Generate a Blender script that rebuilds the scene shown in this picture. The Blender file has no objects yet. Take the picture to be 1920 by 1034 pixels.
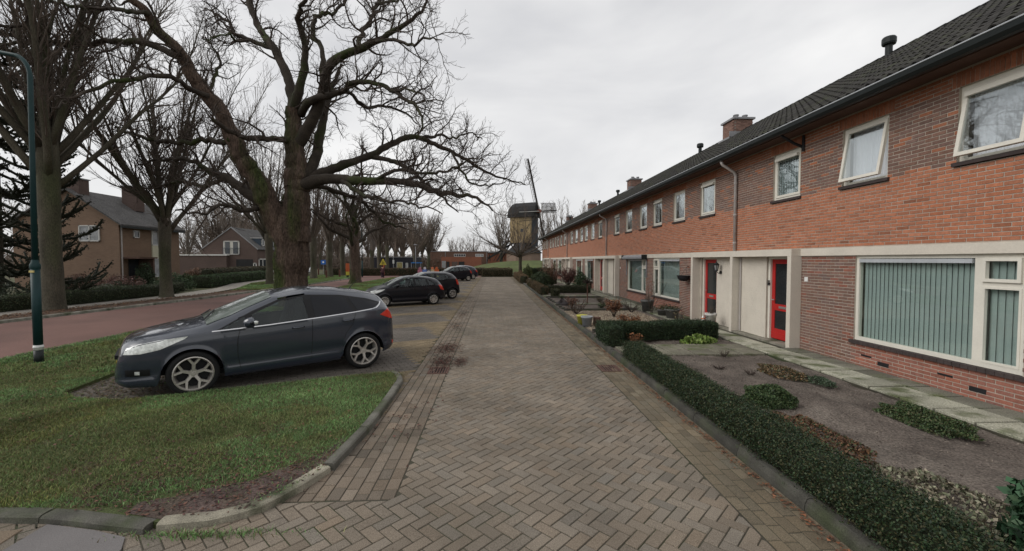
import bpy, math, random
import numpy as np
from math import radians, sin, cos, pi, sqrt, atan2
from mathutils import Vector, Matrix

random.seed(7)
RNG = np.random.default_rng(11)
SC = bpy.context.scene
COL = SC.collection

# ---------------------------------------------------------------- camera, sky, sun, exposure
CAM_H = 2.1
cam_d = bpy.data.cameras.new("camera")
cam = bpy.data.objects.new("camera", cam_d)
COL.objects.link(cam)
cam.location = (0, 0, CAM_H)
cam.rotation_euler = (radians(90 - 2.076), 0, radians(-2.505))
cam_d.sensor_width = 36.0
cam_d.lens = 15.0
cam_d.clip_start = 0.05
cam_d.clip_end = 2000
SC.camera = cam

SUN_EL, SUN_AZ = radians(38), radians(262)      # azimuth clockwise from +Y: light from the left
wd = bpy.data.worlds.new("World")
SC.world = wd
wd.use_nodes = True
wn, wl = wd.node_tree.nodes, wd.node_tree.links
wn.clear()
w_out = wn.new("ShaderNodeOutputWorld")
w_bg = wn.new("ShaderNodeBackground")
w_bg.inputs["Strength"].default_value = 0.1
sky = wn.new("ShaderNodeTexSky")
sky.sky_type = 'NISHITA'
sky.sun_disc = False
sky.sun_elevation = SUN_EL
sky.sun_rotation = SUN_AZ
tc = wn.new("ShaderNodeTexCoord")
mp = wn.new("ShaderNodeMapping")
mp.inputs["Scale"].default_value = (1.0, 1.0, 2.6)
wl.new(tc.outputs["Generated"], mp.inputs["Vector"])
n1 = wn.new("ShaderNodeTexNoise")
n1.inputs["Scale"].default_value = 1.9
n1.inputs["Detail"].default_value = 5.0
n1.inputs["Roughness"].default_value = 0.5
n1.inputs["Distortion"].default_value = 0.35
wl.new(mp.outputs[0], n1.inputs["Vector"])
cr = wn.new("ShaderNodeValToRGB")               # the cloud deck: grey bellies to bright thin cloud
cr.color_ramp.elements[0].position = 0.36
cr.color_ramp.elements[0].color = (6.7, 6.72, 6.88, 1)
cr.color_ramp.elements[1].position = 0.68
cr.color_ramp.elements[1].color = (9.4, 9.32, 9.22, 1)
wl.new(n1.outputs["Fac"], cr.inputs[0])
mx = wn.new("ShaderNodeMix")
mx.data_type = 'RGBA'
mx.inputs[0].default_value = 0.93
wl.new(sky.outputs[0], mx.inputs[6])
wl.new(cr.outputs[0], mx.inputs[7])
wl.new(mx.outputs[2], w_bg.inputs[0])
wl.new(w_bg.outputs[0], w_out.inputs[0])

sun_d = bpy.data.lights.new("sun", 'SUN')
sun_d.energy = 1.5
sun_d.angle = radians(40)
sun_d.color = (1.0, 0.97, 0.93)
sun = bpy.data.objects.new("sun", sun_d)
COL.objects.link(sun)
_sd = Vector((sin(SUN_AZ) * cos(SUN_EL), cos(SUN_AZ) * cos(SUN_EL), sin(SUN_EL)))
sun.rotation_euler = _sd.to_track_quat('Z', 'Y').to_euler()
sun.location = (-20, -20, 40)

SC.view_settings.view_transform = 'Standard'
SC.view_settings.look = 'None'
SC.view_settings.exposure = 0.06
SC.view_settings.gamma = 1.0
SC.view_settings.use_curve_mapping = False
SC.render.engine = 'CYCLES'
SC.cycles.max_bounces = 6
SC.cycles.diffuse_bounces = 4
SC.cycles.transparent_max_bounces = 8

# ---------------------------------------------------------------- materials
MATS = {}


def mat(name, col, rough=0.85, var=0.25, scale=3.0, fine=0.2, fscale=60.0, bump=0.2, bscale=60.0, tint=None, spec=0.3,
        metal=0.0, col2=None, c2scale=1.5, c2lo=0.5, c2hi=0.7, coat=0.0, stretch=None, bdist=0.01):
    """Procedural surface: base colour x object/face tint x broad and fine noise, with an optional second colour in patches."""
    if name in MATS:
        return MATS[name]
    m = bpy.data.materials.new(name)
    m.use_nodes = True
    nt = m.node_tree
    N, L = nt.nodes, nt.links
    b = N["Principled BSDF"]
    geo = N.new("ShaderNodeNewGeometry")
    pos = geo.outputs["Position"]
    if stretch:
        mp_ = N.new("ShaderNodeMapping")
        mp_.inputs["Scale"].default_value = stretch
        L.new(pos, mp_.inputs["Vector"])
        pos = mp_.outputs[0]

    def noise(s, det=3.0):
        n = N.new("ShaderNodeTexNoise")
        n.inputs["Scale"].default_value = s
        n.inputs["Detail"].default_value = det
        L.new(pos, n.inputs["Vector"])
        return n.outputs["Fac"]

    def mixc(kind, fac, a, bb):
        x = N.new("ShaderNodeMix")
        x.data_type = 'RGBA'
        x.blend_type = kind
        if isinstance(fac, (int, float)):
            x.inputs[0].default_value = fac
        else:
            L.new(fac, x.inputs[0])
        for s, i in ((a, 6), (bb, 7)):
            if isinstance(s, (tuple, list)):
                x.inputs[i].default_value = (*s[:3], 1)
            else:
                L.new(s, x.inputs[i])
        return x.outputs[2]

    c = tuple(col)
    if tint == 'obj':
        oi = N.new("ShaderNodeObjectInfo")
        c = mixc('MULTIPLY', 1.0, c, oi.outputs["Color"])
    elif tint == 'attr':
        at = N.new("ShaderNodeAttribute")
        at.attribute_name = "tint"
        c = mixc('MULTIPLY', 1.0, c, at.outputs["Color"])
    if col2 is not None:
        rp = N.new("ShaderNodeMapRange")
        rp.inputs[1].default_value = c2lo
        rp.inputs[2].default_value = c2hi
        L.new(noise(c2scale, 6.0), rp.inputs[0])
        c = mixc('MIX', rp.outputs[0], c, col2)

    def modul(c, amt, s, det):
        rp = N.new("ShaderNodeMapRange")
        rp.inputs[1].default_value = 0.3
        rp.inputs[2].default_value = 0.7
        rp.inputs[3].default_value = 1 - amt
        rp.inputs[4].default_value = 1 + amt
        L.new(noise(s, det), rp.inputs[0])
        return mixc('MULTIPLY', 1.0, c, rp.outputs[0])
    if var:
        c = modul(c, var, scale, 4.0)
    if fine:
        c = modul(c, fine, fscale, 2.0)
    if isinstance(c, tuple):
        b.inputs["Base Color"].default_value = (*c[:3], 1)
    else:
        L.new(c, b.inputs["Base Color"])
    b.inputs["Roughness"].default_value = rough
    b.inputs["Metallic"].default_value = metal
    b.inputs["Specular IOR Level"].default_value = spec
    if coat:
        b.inputs["Coat Weight"].default_value = coat
        b.inputs["Coat Roughness"].default_value = 0.06
    if bump:
        bp = N.new("ShaderNodeBump")
        bp.inputs["Strength"].default_value = bump
        bp.inputs["Distance"].default_value = bdist
        L.new(noise(bscale, 4.0), bp.inputs["Height"])
        L.new(bp.outputs[0], b.inputs["Normal"])
    MATS[name] = m
    return m


def glass(name, tintc, refl=0.5, trans=0.75, rough=0.02):
    """Window glass: a clear sheet with a fresnel reflection."""
    if name in MATS:
        return MATS[name]
    m = bpy.data.materials.new(name)
    m.use_nodes = True
    N, L = m.node_tree.nodes, m.node_tree.links
    N.clear()
    o = N.new("ShaderNodeOutputMaterial")
    tr = N.new("ShaderNodeBsdfTransparent")
    tr.inputs[0].default_value = (*tintc, 1)
    gl = N.new("ShaderNodeBsdfGlossy")
    gl.inputs["Roughness"].default_value = rough
    gl.inputs["Color"].default_value = (0.9, 0.95, 0.95, 1)
    lw = N.new("ShaderNodeLayerWeight")
    lw.inputs[0].default_value = 0.5
    pw = N.new("ShaderNodeMath")
    pw.operation = 'POWER'
    pw.inputs[1].default_value = 3.2
    L.new(lw.outputs["Facing"], pw.inputs[0])
    ma = N.new("ShaderNodeMath")
    ma.operation = 'MULTIPLY_ADD'
    ma.inputs[1].default_value = 0.9
    ma.inputs[2].default_value = refl
    L.new(pw.outputs[0], ma.inputs[0])
    mixs = N.new("ShaderNodeMixShader")
    L.new(ma.outputs[0], mixs.inputs[0])
    L.new(tr.outputs[0], mixs.inputs[1])
    L.new(gl.outputs[0], mixs.inputs[2])
    L.new(mixs.outputs[0], o.inputs[0])
    MATS[name] = m
    return m


# ---------------------------------------------------------------- mesh builder and object helpers
class MB:
    """Collects geometry, then links it as ONE mesh object."""

    def __init__(self):
        self.V, self.loops, self.cnt, self.C, self.n = [], [], [], [], 0

    def add(self, v, f, c=None):
        """v (N,3); f (M,k) index array or list of index tuples; c one colour or (M,3)."""
        v = np.asarray(v, float)
        if isinstance(f, np.ndarray):
            self.loops.append((f + self.n).ravel())
            self.cnt.append(np.full(len(f), f.shape[1]))
            m = len(f)
        else:
            for t in f:
                self.loops.append(np.asarray(t) + self.n)
            self.cnt.append(np.array([len(t) for t in f]))
            m = len(f)
        c = np.ones(3) if c is None else np.asarray(c, float)
        self.C.append(np.broadcast_to(c, (m, 3)))
        self.V.append(v)
        self.n += len(v)
        return self

    def box(self, a, b, c=None):
        x0, y0, z0 = a
        x1, y1, z1 = b
        v = [(x0, y0, z0), (x1, y0, z0), (x1, y1, z0), (x0, y1, z0), (x0, y0, z1), (x1, y0, z1), (x1, y1, z1), (x0, y1, z1)]
        return self.add(v, BOXF, c)

    def obox(self, p, q, w, h, c=None, up=(0, 0, 1)):
        """A bar of section w x h from p to q."""
        p, q = np.asarray(p, float), np.asarray(q, float)
        t = q - p
        t /= np.linalg.norm(t)
        s = np.cross(t, up)
        if np.linalg.norm(s) < 1e-4:
            s = np.cross(t, (1, 0, 0))
        s /= np.linalg.norm(s)
        u = np.cross(s, t)
        v = []
        for e in (p, q):
            for a, b in ((-1, -1), (1, -1), (1, 1), (-1, 1)):
                v.append(e + s * a * w / 2 + u * b * h / 2)
        f = np.array([(0, 1, 2, 3), (7, 6, 5, 4), (0, 4, 5, 1), (1, 5, 6, 2), (2, 6, 7, 3), (3, 7, 4, 0)])
        return self.add(v, f, c)

    def tube(self, pts, rad, k=8, c=None, caps=True):
        v, f = tube_arrays([np.asarray(pts, float)], [np.broadcast_to(np.asarray(rad, float), (len(pts),))], k)
        self.add(v, f, c)
        if caps:
            m = len(pts)
            base = self.n - m * k
            self.loops.append(np.arange(k)[::-1] + base)
            self.loops.append(np.arange(k) + base + (m - 1) * k)
            self.cnt.append(np.array([k, k]))
            self.C.append(np.broadcast_to(np.ones(3) if c is None else np.asarray(c, float), (2, 3)))
        return self

    def lathe(self, prof, k=16, o=(0, 0, 0), ax='z', c=None):
        """prof: (radius, height) pairs turned about an axis through o."""
        v = []
        for r, h in prof:
            for i in range(k):
                a = 2 * pi * i / k
                p = (r * cos(a), r * sin(a), h)
                if ax == 'y':
                    p = (p[0], p[2], p[1])
                elif ax == 'x':
                    p = (p[2], p[0], p[1])
                v.append((p[0] + o[0], p[1] + o[1], p[2] + o[2]))
        f = [(i * k + j, i * k + (j + 1) % k, (i + 1) * k + (j + 1) % k, (i + 1) * k + j) for i in range(len(prof) - 1) for j in range(k)]
        return self.add(v, np.array(f), c)

    def prism(self, poly, z0, z1, bev=0.0, c=None, bz=None):
        """A flat polygon (x, y) raised from z0 to z1, its top edge chamfered."""
        p = np.asarray(poly, float)
        n = len(p)
        ce = p.mean(0)
        d = p - ce
        ln = np.linalg.norm(d, axis=1, keepdims=True)
        ins = ce + d * np.clip(1 - bev * 1.3 / np.maximum(ln, 1e-4), 0.3, 1)
        rings = [np.c_[p, np.full(n, z0)]]
        if bev:
            rings += [np.c_[p, np.full(n, z1 - (bz or bev))], np.c_[ins, np.full(n, z1)]]
        else:
            rings += [np.c_[p, np.full(n, z1)]]
        f = []
        for r in range(len(rings) - 1):
            for i in range(n):
                j = (i + 1) % n
                f.append((r * n + i, r * n + j, (r + 1) * n + j, (r + 1) * n + i))
        f.append(tuple((len(rings) - 1) * n + i for i in range(n)))
        return self.add(np.vstack(rings), f, c)

    def mesh(self, name, m, smooth=False):
        me = bpy.data.meshes.new(name)
        V = np.vstack(self.V)
        lo = np.concatenate([np.asarray(x).ravel() for x in self.loops]).astype(np.int32)
        ct = np.concatenate(self.cnt).astype(np.int32)
        me.vertices.add(len(V))
        me.vertices.foreach_set("co", V.ravel().astype(np.float32))
        me.loops.add(len(lo))
        me.loops.foreach_set("vertex_index", lo)
        me.polygons.add(len(ct))
        st = np.zeros(len(ct), np.int32)
        st[1:] = np.cumsum(ct)[:-1]
        me.polygons.foreach_set("loop_start", st)
        me.polygons.foreach_set("loop_total", ct)
        me.polygons.foreach_set("use_smooth", np.full(len(ct), bool(smooth)))
        me.update(calc_edges=True)
        C = np.vstack(self.C)
        if (C != 1).any():
            at = me.attributes.new("tint", 'FLOAT_COLOR', 'FACE')
            at.data.foreach_set("color", np.c_[C, np.ones(len(C))].astype(np.float32).ravel())
        me.materials.append(m)
        return me

    def build(self, name, m, parent=None, smooth=False, loc=None, rotz=0.0):
        me = self.mesh(name, m, smooth)
        return link(name, me, parent, loc, rotz)


BOXF = np.array([(3, 2, 1, 0), (4, 5, 6, 7), (0, 1, 5, 4), (1, 2, 6, 5), (2, 3, 7, 6), (3, 0, 4, 7)])


def link(name, me, parent=None, loc=None, rotz=0.0):
    o = bpy.data.objects.new(name, me)
    COL.objects.link(o)
    if parent is not None:
        o.parent = parent
    if loc is not None:
        o.location = loc
    if rotz:
        o.rotation_euler = (0, 0, rotz)
    return o


def tag(o, label=None, cat=None, group=None, kind=None):
    for k, v in (("label", label), ("category", cat), ("group", group), ("kind", kind)):
        if v:
            o[k] = v
    return o


def thing(name, label, cat, loc=(0, 0, 0), rotz=0.0, group=None):
    o = bpy.data.objects.new(name, None)
    COL.objects.link(o)
    o.empty_display_size = 0.2
    o.location = loc
    o.rotation_euler = (0, 0, rotz)
    return tag(o, label, cat, group)


def dup(root, loc, rotz, label, scale=None):
    """A copy of a thing with copies of its parts and sub-parts."""
    def cp(o, par):
        c = o.copy()
        COL.objects.link(c)
        if par is not None:
            c.parent = par
        for ch in o.children:
            cp(ch, c)
        return c
    r = cp(root, None)
    r.location = loc
    r.rotation_euler = (0, 0, rotz)
    if scale:
        r.scale = (scale, scale, scale)
    r["label"] = label
    return r


def tube_arrays(P, R, k):
    """P list of (n,3), R list of (n,), same n: vertices and quad faces of all tubes."""
    P = np.stack(P)
    R = np.stack(R)
    B, n, _ = P.shape
    T = np.empty_like(P)
    T[:, 1:-1] = P[:, 2:] - P[:, :-2]
    T[:, 0] = P[:, 1] - P[:, 0]
    T[:, -1] = P[:, -1] - P[:, -2]
    T /= np.maximum(np.linalg.norm(T, axis=2, keepdims=True), 1e-9)
    D = P[:, -1] - P[:, 0]
    ax = np.argmin(np.abs(D), axis=1)
    ref = np.eye(3)[ax][:, None, :]
    U = np.cross(T, ref)
    U /= np.maximum(np.linalg.norm(U, axis=2, keepdims=True), 1e-9)
    W = np.cross(T, U)
    a = np.arange(k) * 2 * pi / k
    V = P[:, :, None, :] + R[:, :, None, None] * (np.cos(a)[None, None, :, None] * U[:, :, None, :] + np.sin(a)[None, None, :, None] * W[:, :, None, :])
    idx = np.arange(B * n * k).reshape(B, n, k)
    a0, a1 = idx[:, :-1, :], idx[:, 1:, :]
    F = np.stack([a0, np.roll(a0, -1, 2), np.roll(a1, -1, 2), a1], -1).reshape(-1, 4)
    return V.reshape(-1, 3), F


def add_tubes(mb, tubes, k, c=None):
    by = {}
    for p, r in tubes:
        by.setdefault(len(p), []).append((p, r))
    for n, lst in by.items():
        v, f = tube_arrays([p for p, _ in lst], [r for _, r in lst], k)
        mb.add(v, f, c)


def grid_faces(n, m, wrap=False):
    f = []
    for i in range(n - 1):
        for j in range(m - 1):
            f.append((i * m + j, i * m + j + 1, (i + 1) * m + j + 1, (i + 1) * m + j))
    return np.array(f)


def clip_half(poly, a, b, c):
    """Keeps the part of a polygon where a*x + b*y <= c."""
    out = []
    n = len(poly)
    for i in range(n):
        p, q = poly[i], poly[(i + 1) % n]
        dp, dq = a * p[0] + b * p[1] - c, a * q[0] + b * q[1] - c
        if dp <= 0:
            out.append(p)
        if (dp < 0 < dq) or (dq < 0 < dp):
            t = dp / (dp - dq)
            out.append((p[0] + t * (q[0] - p[0]), p[1] + t * (q[1] - p[1])))
    return out


def poly_area(p):
    return 0.5 * abs(sum(p[i][0] * p[(i + 1) % len(p)][1] - p[(i + 1) % len(p)][0] * p[i][1] for i in range(len(p))))


def rect(cx, cy, l, w, a):
    ca, sa = cos(a), sin(a)
    return [(cx + u * ca - v * sa, cy + u * sa + v * ca) for u, v in ((-l / 2, -w / 2), (l / 2, -w / 2), (l / 2, w / 2), (-l / 2, w / 2))]


def leaf_quads(P, size, cols, mb, up=0.0, aspect=0.55, bend=True):
    """Leaf-sized faces, turned every way, at the points P."""
    n = len(P)
    d = RNG.normal(size=(n, 3))
    d[:, 2] += up
    d /= np.linalg.norm(d, axis=1, keepdims=True)
    e = np.cross(d, RNG.normal(size=(n, 3)))
    e /= np.maximum(np.linalg.norm(e, axis=1, keepdims=True), 1e-6)
    s = size * RNG.uniform(0.6, 1.4, (n, 1))
    a = P - d * s * 0.5
    b = P + d * s * 0.5
    l, r = P + e * s * aspect * 0.5, P - e * s * aspect * 0.5
    V = np.stack([a, l, b, r], 1).reshape(-1, 3)
    F = np.arange(4 * n).reshape(n, 4)
    mb.add(V, F, cols)

# ---------------------------------------------------------------- surfaces of the setting
M_SAND = mat("joint_sand", (0.055, 0.05, 0.036), 0.95, 0.35, 2.0, 0.3, 200, 0.3, 150, col2=(0.035, 0.05, 0.018), c2scale=1.1)
M_PAVER_O = mat("concrete_paver_single", (0.186, 0.156, 0.122), 0.9, 0.2, 0.9, 0.45, 150, 0.8, 220, tint='obj', bdist=0.006, col2=(0.115, 0.10, 0.075), c2scale=0.55, c2lo=0.52, c2hi=0.85)
M_PAVER_A = mat("concrete_paver", (0.186, 0.156, 0.122), 0.9, 0.2, 0.9, 0.45, 150, 0.8, 220, tint='attr', bdist=0.006, col2=(0.115, 0.10, 0.075), c2scale=0.55, c2lo=0.52, c2hi=0.85)
M_SOIL = mat("garden_soil", (0.118, 0.098, 0.083), 0.97, 0.3, 2.2, 0.45, 45, 1.0, 30, col2=(0.15, 0.128, 0.108), c2scale=1.3, c2lo=0.48, c2hi=0.7, bdist=0.03)
M_TURF = mat("turf_soil", (0.062, 0.078, 0.026), 0.97, 0.35, 0.8, 0.4, 70, 0.8, 60, col2=(0.075, 0.05, 0.034), c2scale=1.6, c2lo=0.54, c2hi=0.68, bdist=0.02)
M_ASPH = mat("red_asphalt", (0.158, 0.088, 0.073), 0.9, 0.2, 0.35, 0.25, 130, 0.3, 160, col2=(0.115, 0.068, 0.058), c2scale=0.3)
M_LAND = mat("open_ground", (0.07, 0.075, 0.035), 0.97, 0.35, 0.15, 0.3, 3, 0.3, 5, col2=(0.085, 0.06, 0.04), c2scale=0.07)
M_KERB = mat("kerb_concrete", (0.17, 0.165, 0.145), 0.92, 0.3, 5.0, 0.3, 110, 0.6, 100, tint='obj', col2=(0.05, 0.06, 0.03), c2scale=2.2, c2lo=0.5, c2hi=0.68)
M_WALKWAY = mat("footpath_concrete", (0.24, 0.22, 0.19), 0.92, 0.2, 0.8, 0.2, 40, 0.3, 60)
M_LEAFSTRIP = mat("leaf_covered_soil", (0.095, 0.06, 0.042), 0.97, 0.35, 1.6, 0.45, 30, 0.8, 25, col2=(0.06, 0.055, 0.03), c2scale=0.7)

# open ground to the horizon
mb = MB()
S = 700
mb.add([(-S, -S, -0.06), (S, -S, -0.06), (S, S, -0.06), (-S, S, -0.06)], [(0, 1, 2, 3)])
tag(mb.build("ground", M_LAND), "flat open ground stretching to the horizon", None, None, "structure")


def flat(name, poly, z, m, label, parent=None):
    b = MB()
    b.add([(x, y, z) for x, y in poly], [tuple(range(len(poly)))])
    o = b.build(name, m, parent)
    if parent is None:
        tag(o, label, None, None, "structure")
    return o


# --- the brick lane: herringbone carriageway, gutter strips on both sides
lane = flat("lane", [(-6.9, -3), (2.62, -3), (2.62, 53), (-1.47, 53), (-1.47, 3.4), (-6.9, 3.4)], -0.007, M_SAND, "brick paved lane in herringbone bond between verge and gardens")


def paver_tint(n=1, base=(1, 1, 1), v=0.13):
    k = 1 + RNG.normal(0, v, (n, 1))
    w = RNG.normal(0, 0.022, (n, 1))
    return np.clip(np.asarray(base) * k * np.c_[1 + w, np.ones((n, 1)), 1 - w], 0.45, 1.6)


def lay_pavers(owner, polys, base, name="paver", mass="paving", singles=300, m_o=None, m_a=None, z1=0.0, bev=0.005, near=None, tints=None, v=0.13, sink=0.0):
    """The nearest pieces become objects of their own, the rest one part."""
    near = near or (lambda c: c[0] ** 2 * 0.35 + c[1] ** 2)
    polys = [p for p in polys if len(p) > 2 and poly_area(p) > 0.0012]
    cs = [np.mean(p, axis=0) for p in polys]
    order = sorted(range(len(polys)), key=lambda i: near(cs[i]) if cs[i][1] > 2.6 else 1e6 + i)
    T = paver_tint(len(polys), base, v) if tints is None else tints
    keep = set(order[:singles])
    cache = {}
    mm = MB()
    for i, p in enumerate(polys):
        dz = random.uniform(-0.0025, 0.0015) - sink * (0.5 + 0.5 * sin(cs[i][0] * 2.1 + cs[i][1] * 0.7))
        if i in keep:
            q = [(x - cs[i][0], y - cs[i][1]) for x, y in p]
            key = tuple((round(x, 3), round(y, 3)) for x, y in q)
            if key not in cache:
                b = MB()
                b.prism(q, -0.06, 0, bev)
                cache[key] = b.mesh(name, m_o or M_PAVER_O)
            o = link(name, cache[key], owner, (cs[i][0], cs[i][1], z1 + dz))
            o.color = (*T[i], 1)
        else:
            mm.prism(p, z1 - 0.06, z1 + dz, bev, T[i])
    if mm.n:
        tag(mm.build(mass, m_a or M_PAVER_A, owner), kind="stuff")


W = 0.1055
polys = []
s2 = sqrt(2)
XL, XR, YE = -0.87, 2.04, 52.6
for i in range(-45, 20):
    for j in range(-190, 2):
        for kind in (0, 1):
            if kind == 0:
                cx, cy = i + 1 + 2 * j, i + 0.5 - 2 * j
            else:
                cx, cy = i + 0.5 + 2 * j, i + 2 - 2 * j
            # rotate by +45 degrees: rows of like bricks run across the lane
            x = (cx + cy) * W / s2
            y = (cy - cx) * W / s2
            if not (-6.2 < x < XR + 0.2 and 2.2 < y < YE + 0.2):
                continue
            if x < XL - 0.2 and y > 3.9:
                continue
            a = -pi / 4 if kind == 0 else pi / 4
            p = rect(x, y, 2 * W - 0.009, W - 0.009, a)
            p = clip_half(p, 1, 0, XR - 0.005)
            p = clip_half(p, 0, 1, YE)
            if x > XL:
                if y > 3.78:
                    p = clip_half(p, -1, 0, -XL - 0.004)
            else:
                p = clip_half(p, 0, 1, 3.70)
            if len(p) > 2:
                polys.append(p)
lay_pavers(lane, polys, (1, 1, 1), mass="paving", singles=300, v=0.075)


def strip(x0, x1, y0, y1, rows, l=0.2, skew=0.0):
    w = (x1 - x0) / rows
    out = []
    for r in range(rows):
        y = y0 - random.uniform(0, l)
        while y < y1:
            ya, yb = max(y, y0), min(y + l * random.uniform(0.96, 1.04), y1)
            if yb - ya > 0.03:
                xa = x0 + r * w
                out.append([(xa + 0.004, ya + 0.004), (xa + w - 0.004, ya + 0.004), (xa + w - 0.004, yb - 0.004), (xa + 0.004, yb - 0.004)])
            y = yb
    return out


gl = flat("gutter_strip", [(-2.1, 3.7), (-0.87, 3.7), (-0.87, 52.6), (-1.47, 52.6), (-1.47, 4.6), (-2.1, 4.6)], -0.0105, M_SAND, "strip of lengthwise pavers along the parking side of the lane")
lay_pavers(gl, strip(-1.47, -0.875, 3.72, 52.6, 5) + strip(-2.06, -1.472, 3.72, 4.6, 5) + strip(-1.59, -1.472, 4.6, 8.0, 1), (0.88, 0.85, 0.83), singles=220, v=0.15, sink=0.0015)
gr = flat("gutter_strip", [(2.045, 2), (2.62, 2), (2.62, 52.6), (2.045, 52.6)], -0.0105, M_SAND, "strip of mossy lengthwise pavers along the garden kerb")
lay_pavers(gr, strip(2.05, 2.6, 2.3, 52.6, 5), (0.80, 0.78, 0.68), singles=220, v=0.15, sink=0.0015)

# --- parking bays beside the lane: grey slanting bays in yellowish brown paving
bay = flat("parking_area", [(-6.9, 6.0), (-1.47, 6.0), (-1.47, 52.6), (-6.9, 52.6)], -0.0115, M_SAND, "angled parking bays of grey pavers between yellowish brown pavers")
ang = math.atan2(0.48, 1.0)
ca, sa = cos(ang), sin(ang)
polys, tints = [], []
for r in range(-40, 560):
    for q in range(-40, 300):
        u = q * 0.212 + (0.106 if r % 2 else 0)
        v_ = r * 0.106
        x = -1.5 + (u * ca - v_ * sa)
        y = 6 + (u * sa + v_ * ca)
        if not (-6.9 < x < -1.47 and 5.6 < y < 52.6):
            continue
        p = rect(x, y, 0.204, 0.098, ang)
        p = clip_half(p, 1, 0, -1.477)
        if len(p) < 3:
            continue
        polys.append(p)
        # bay coordinate along the lane, following the slant
        s = (y - x * 0.48 - 8.95) % 3.25
        tip = -1.5 - max(0.0, s - 0.2) * 0.32
        grey = s < 2.45 and x < tip
        k = random.gauss(1, 0.1)
        tints.append((0.66 * k, 0.69 * k, 0.75 * k) if grey else (0.95 * k, 0.88 * k, 0.70 * k))
lay_pavers(bay, polys, (1, 1, 1), singles=200, tints=np.clip(np.array(tints), 0.3, 1.5), near=lambda c: (c[0] + 1) ** 2 * 0.6 + c[1] ** 2)

# --- verge with grass
VERGE_Z = 0.055
kin = [(-1.66, 7.55), (-1.62, 6.24), (-1.62, 5.22), (-1.66, 4.17), (-1.82, 3.81), (-1.98, 3.56), (-2.24, 3.40), (-2.63, 3.38), (-2.85, 3.44), (-3.1, 3.50), (-3.53, 3.58), (-3.98, 3.62), (-5.4, 3.66), (-10.05, 3.7)]
verge_poly = kin + [(-10.05, 5), (-10.18, 9), (-10.25, 12), (-11.1, 22), (-11.65, 32), (-11.9, 37), (-12.0, 44), (-11.7, 50.5), (-6.55, 51.5), (-6.5, 12), (-6.9, 8.1), (-6.66, 6.85), (-6.2, 6.55), (-5.45, 6.42), (-4.93, 6.62), (-2.99, 7.43), (-1.85, 7.88)]
vb = MB()
n = len(verge_poly)
vb.add([(x, y, VERGE_Z) for x, y in verge_poly] + [(x, y, -0.02) for x, y in verge_poly], [tuple(range(n))] + [(i, n + i, n + (i + 1) % n, (i + 1) % n) for i in range(n)])
verge = tag(vb.build("verge", M_TURF), "grass verge with bare patches between lane and red road", None, None, "structure")

sb = MB()
so = [(-2.95, 3.5), (-2.62, 3.41), (-2.3, 3.43), (-2.02, 3.58), (-1.86, 3.82), (-1.7, 4.16), (-1.66, 4.7), (-1.72, 4.95), (-1.8, 4.6), (-1.92, 4.35), (-2.1, 4.2), (-2.25, 3.98), (-2.5, 3.9), (-2.75, 3.74), (-3.0, 3.66)]
sb.add([(x, y, VERGE_Z + 0.004) for x, y in so], [tuple(range(len(so)))])
M_BARE = mat("bare_trodden_soil", (0.085, 0.060, 0.052), 0.97, 0.35, 4, 0.5, 50, 1.0, 40, col2=(0.06, 0.052, 0.03), c2scale=3.0, bdist=0.02)
tag(sb.build("bare_soil", M_BARE), "bare trodden soil inside the pale kerb corner", None, None, "structure")

# --- red road, footpath and leaf strip on the far side
road_poly = [(-16.4, -10), (-10.1, -10), (-10.1, 5), (-10.22, 9), (-10.3, 12), (-11.15, 22), (-11.7, 32), (-11.95, 37), (-12.05, 44), (-11.75, 50.6), (-1.6, 52), (-1.6, 57.6), (-14, 60), (-20, 78), (-24, 100), (-30, 100), (-22, 70), (-15.9, 50), (-15.5, 38), (-15.6, 24), (-16.4, 14)]
flat("road", road_poly, -0.012, M_ASPH, "red asphalt road curving away past the verge")
flat("footpath", [(-20.2, -6), (-18.6, -6), (-18.3, 16), (-17.6, 26), (-19.2, 33), (-21.7, 39), (-23.5, 50), (-25.2, 50), (-23.3, 39), (-20.8, 33), (-19.4, 26), (-19.9, 16)], -0.004, M_WALKWAY, "pale footpath on the far side of the red road")
flat("leaf_strip", [(-18.6, -6), (-16.75, -6), (-16.75, 14), (-15.95, 24), (-15.95, 30), (-17.5, 30), (-17.6, 26), (-18.3, 16)], 0.03, M_LEAFSTRIP, "strip of soil and fallen leaves between red road and footpath")
flat("far_verge", [(-18.0, 30.2), (-15.95, 30.2), (-15.8, 38), (-16.4, 50), (-18, 62), (-24, 62), (-23.4, 50), (-21.6, 39), (-19.1, 33)], 0.03, M_TURF, "mown grass strip along the far side of the red road")

# --- kerbs: every stone a piece of its own
kt = [1.0, 0.8, 1.15, 0.9, 1.05, 0.72]


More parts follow.
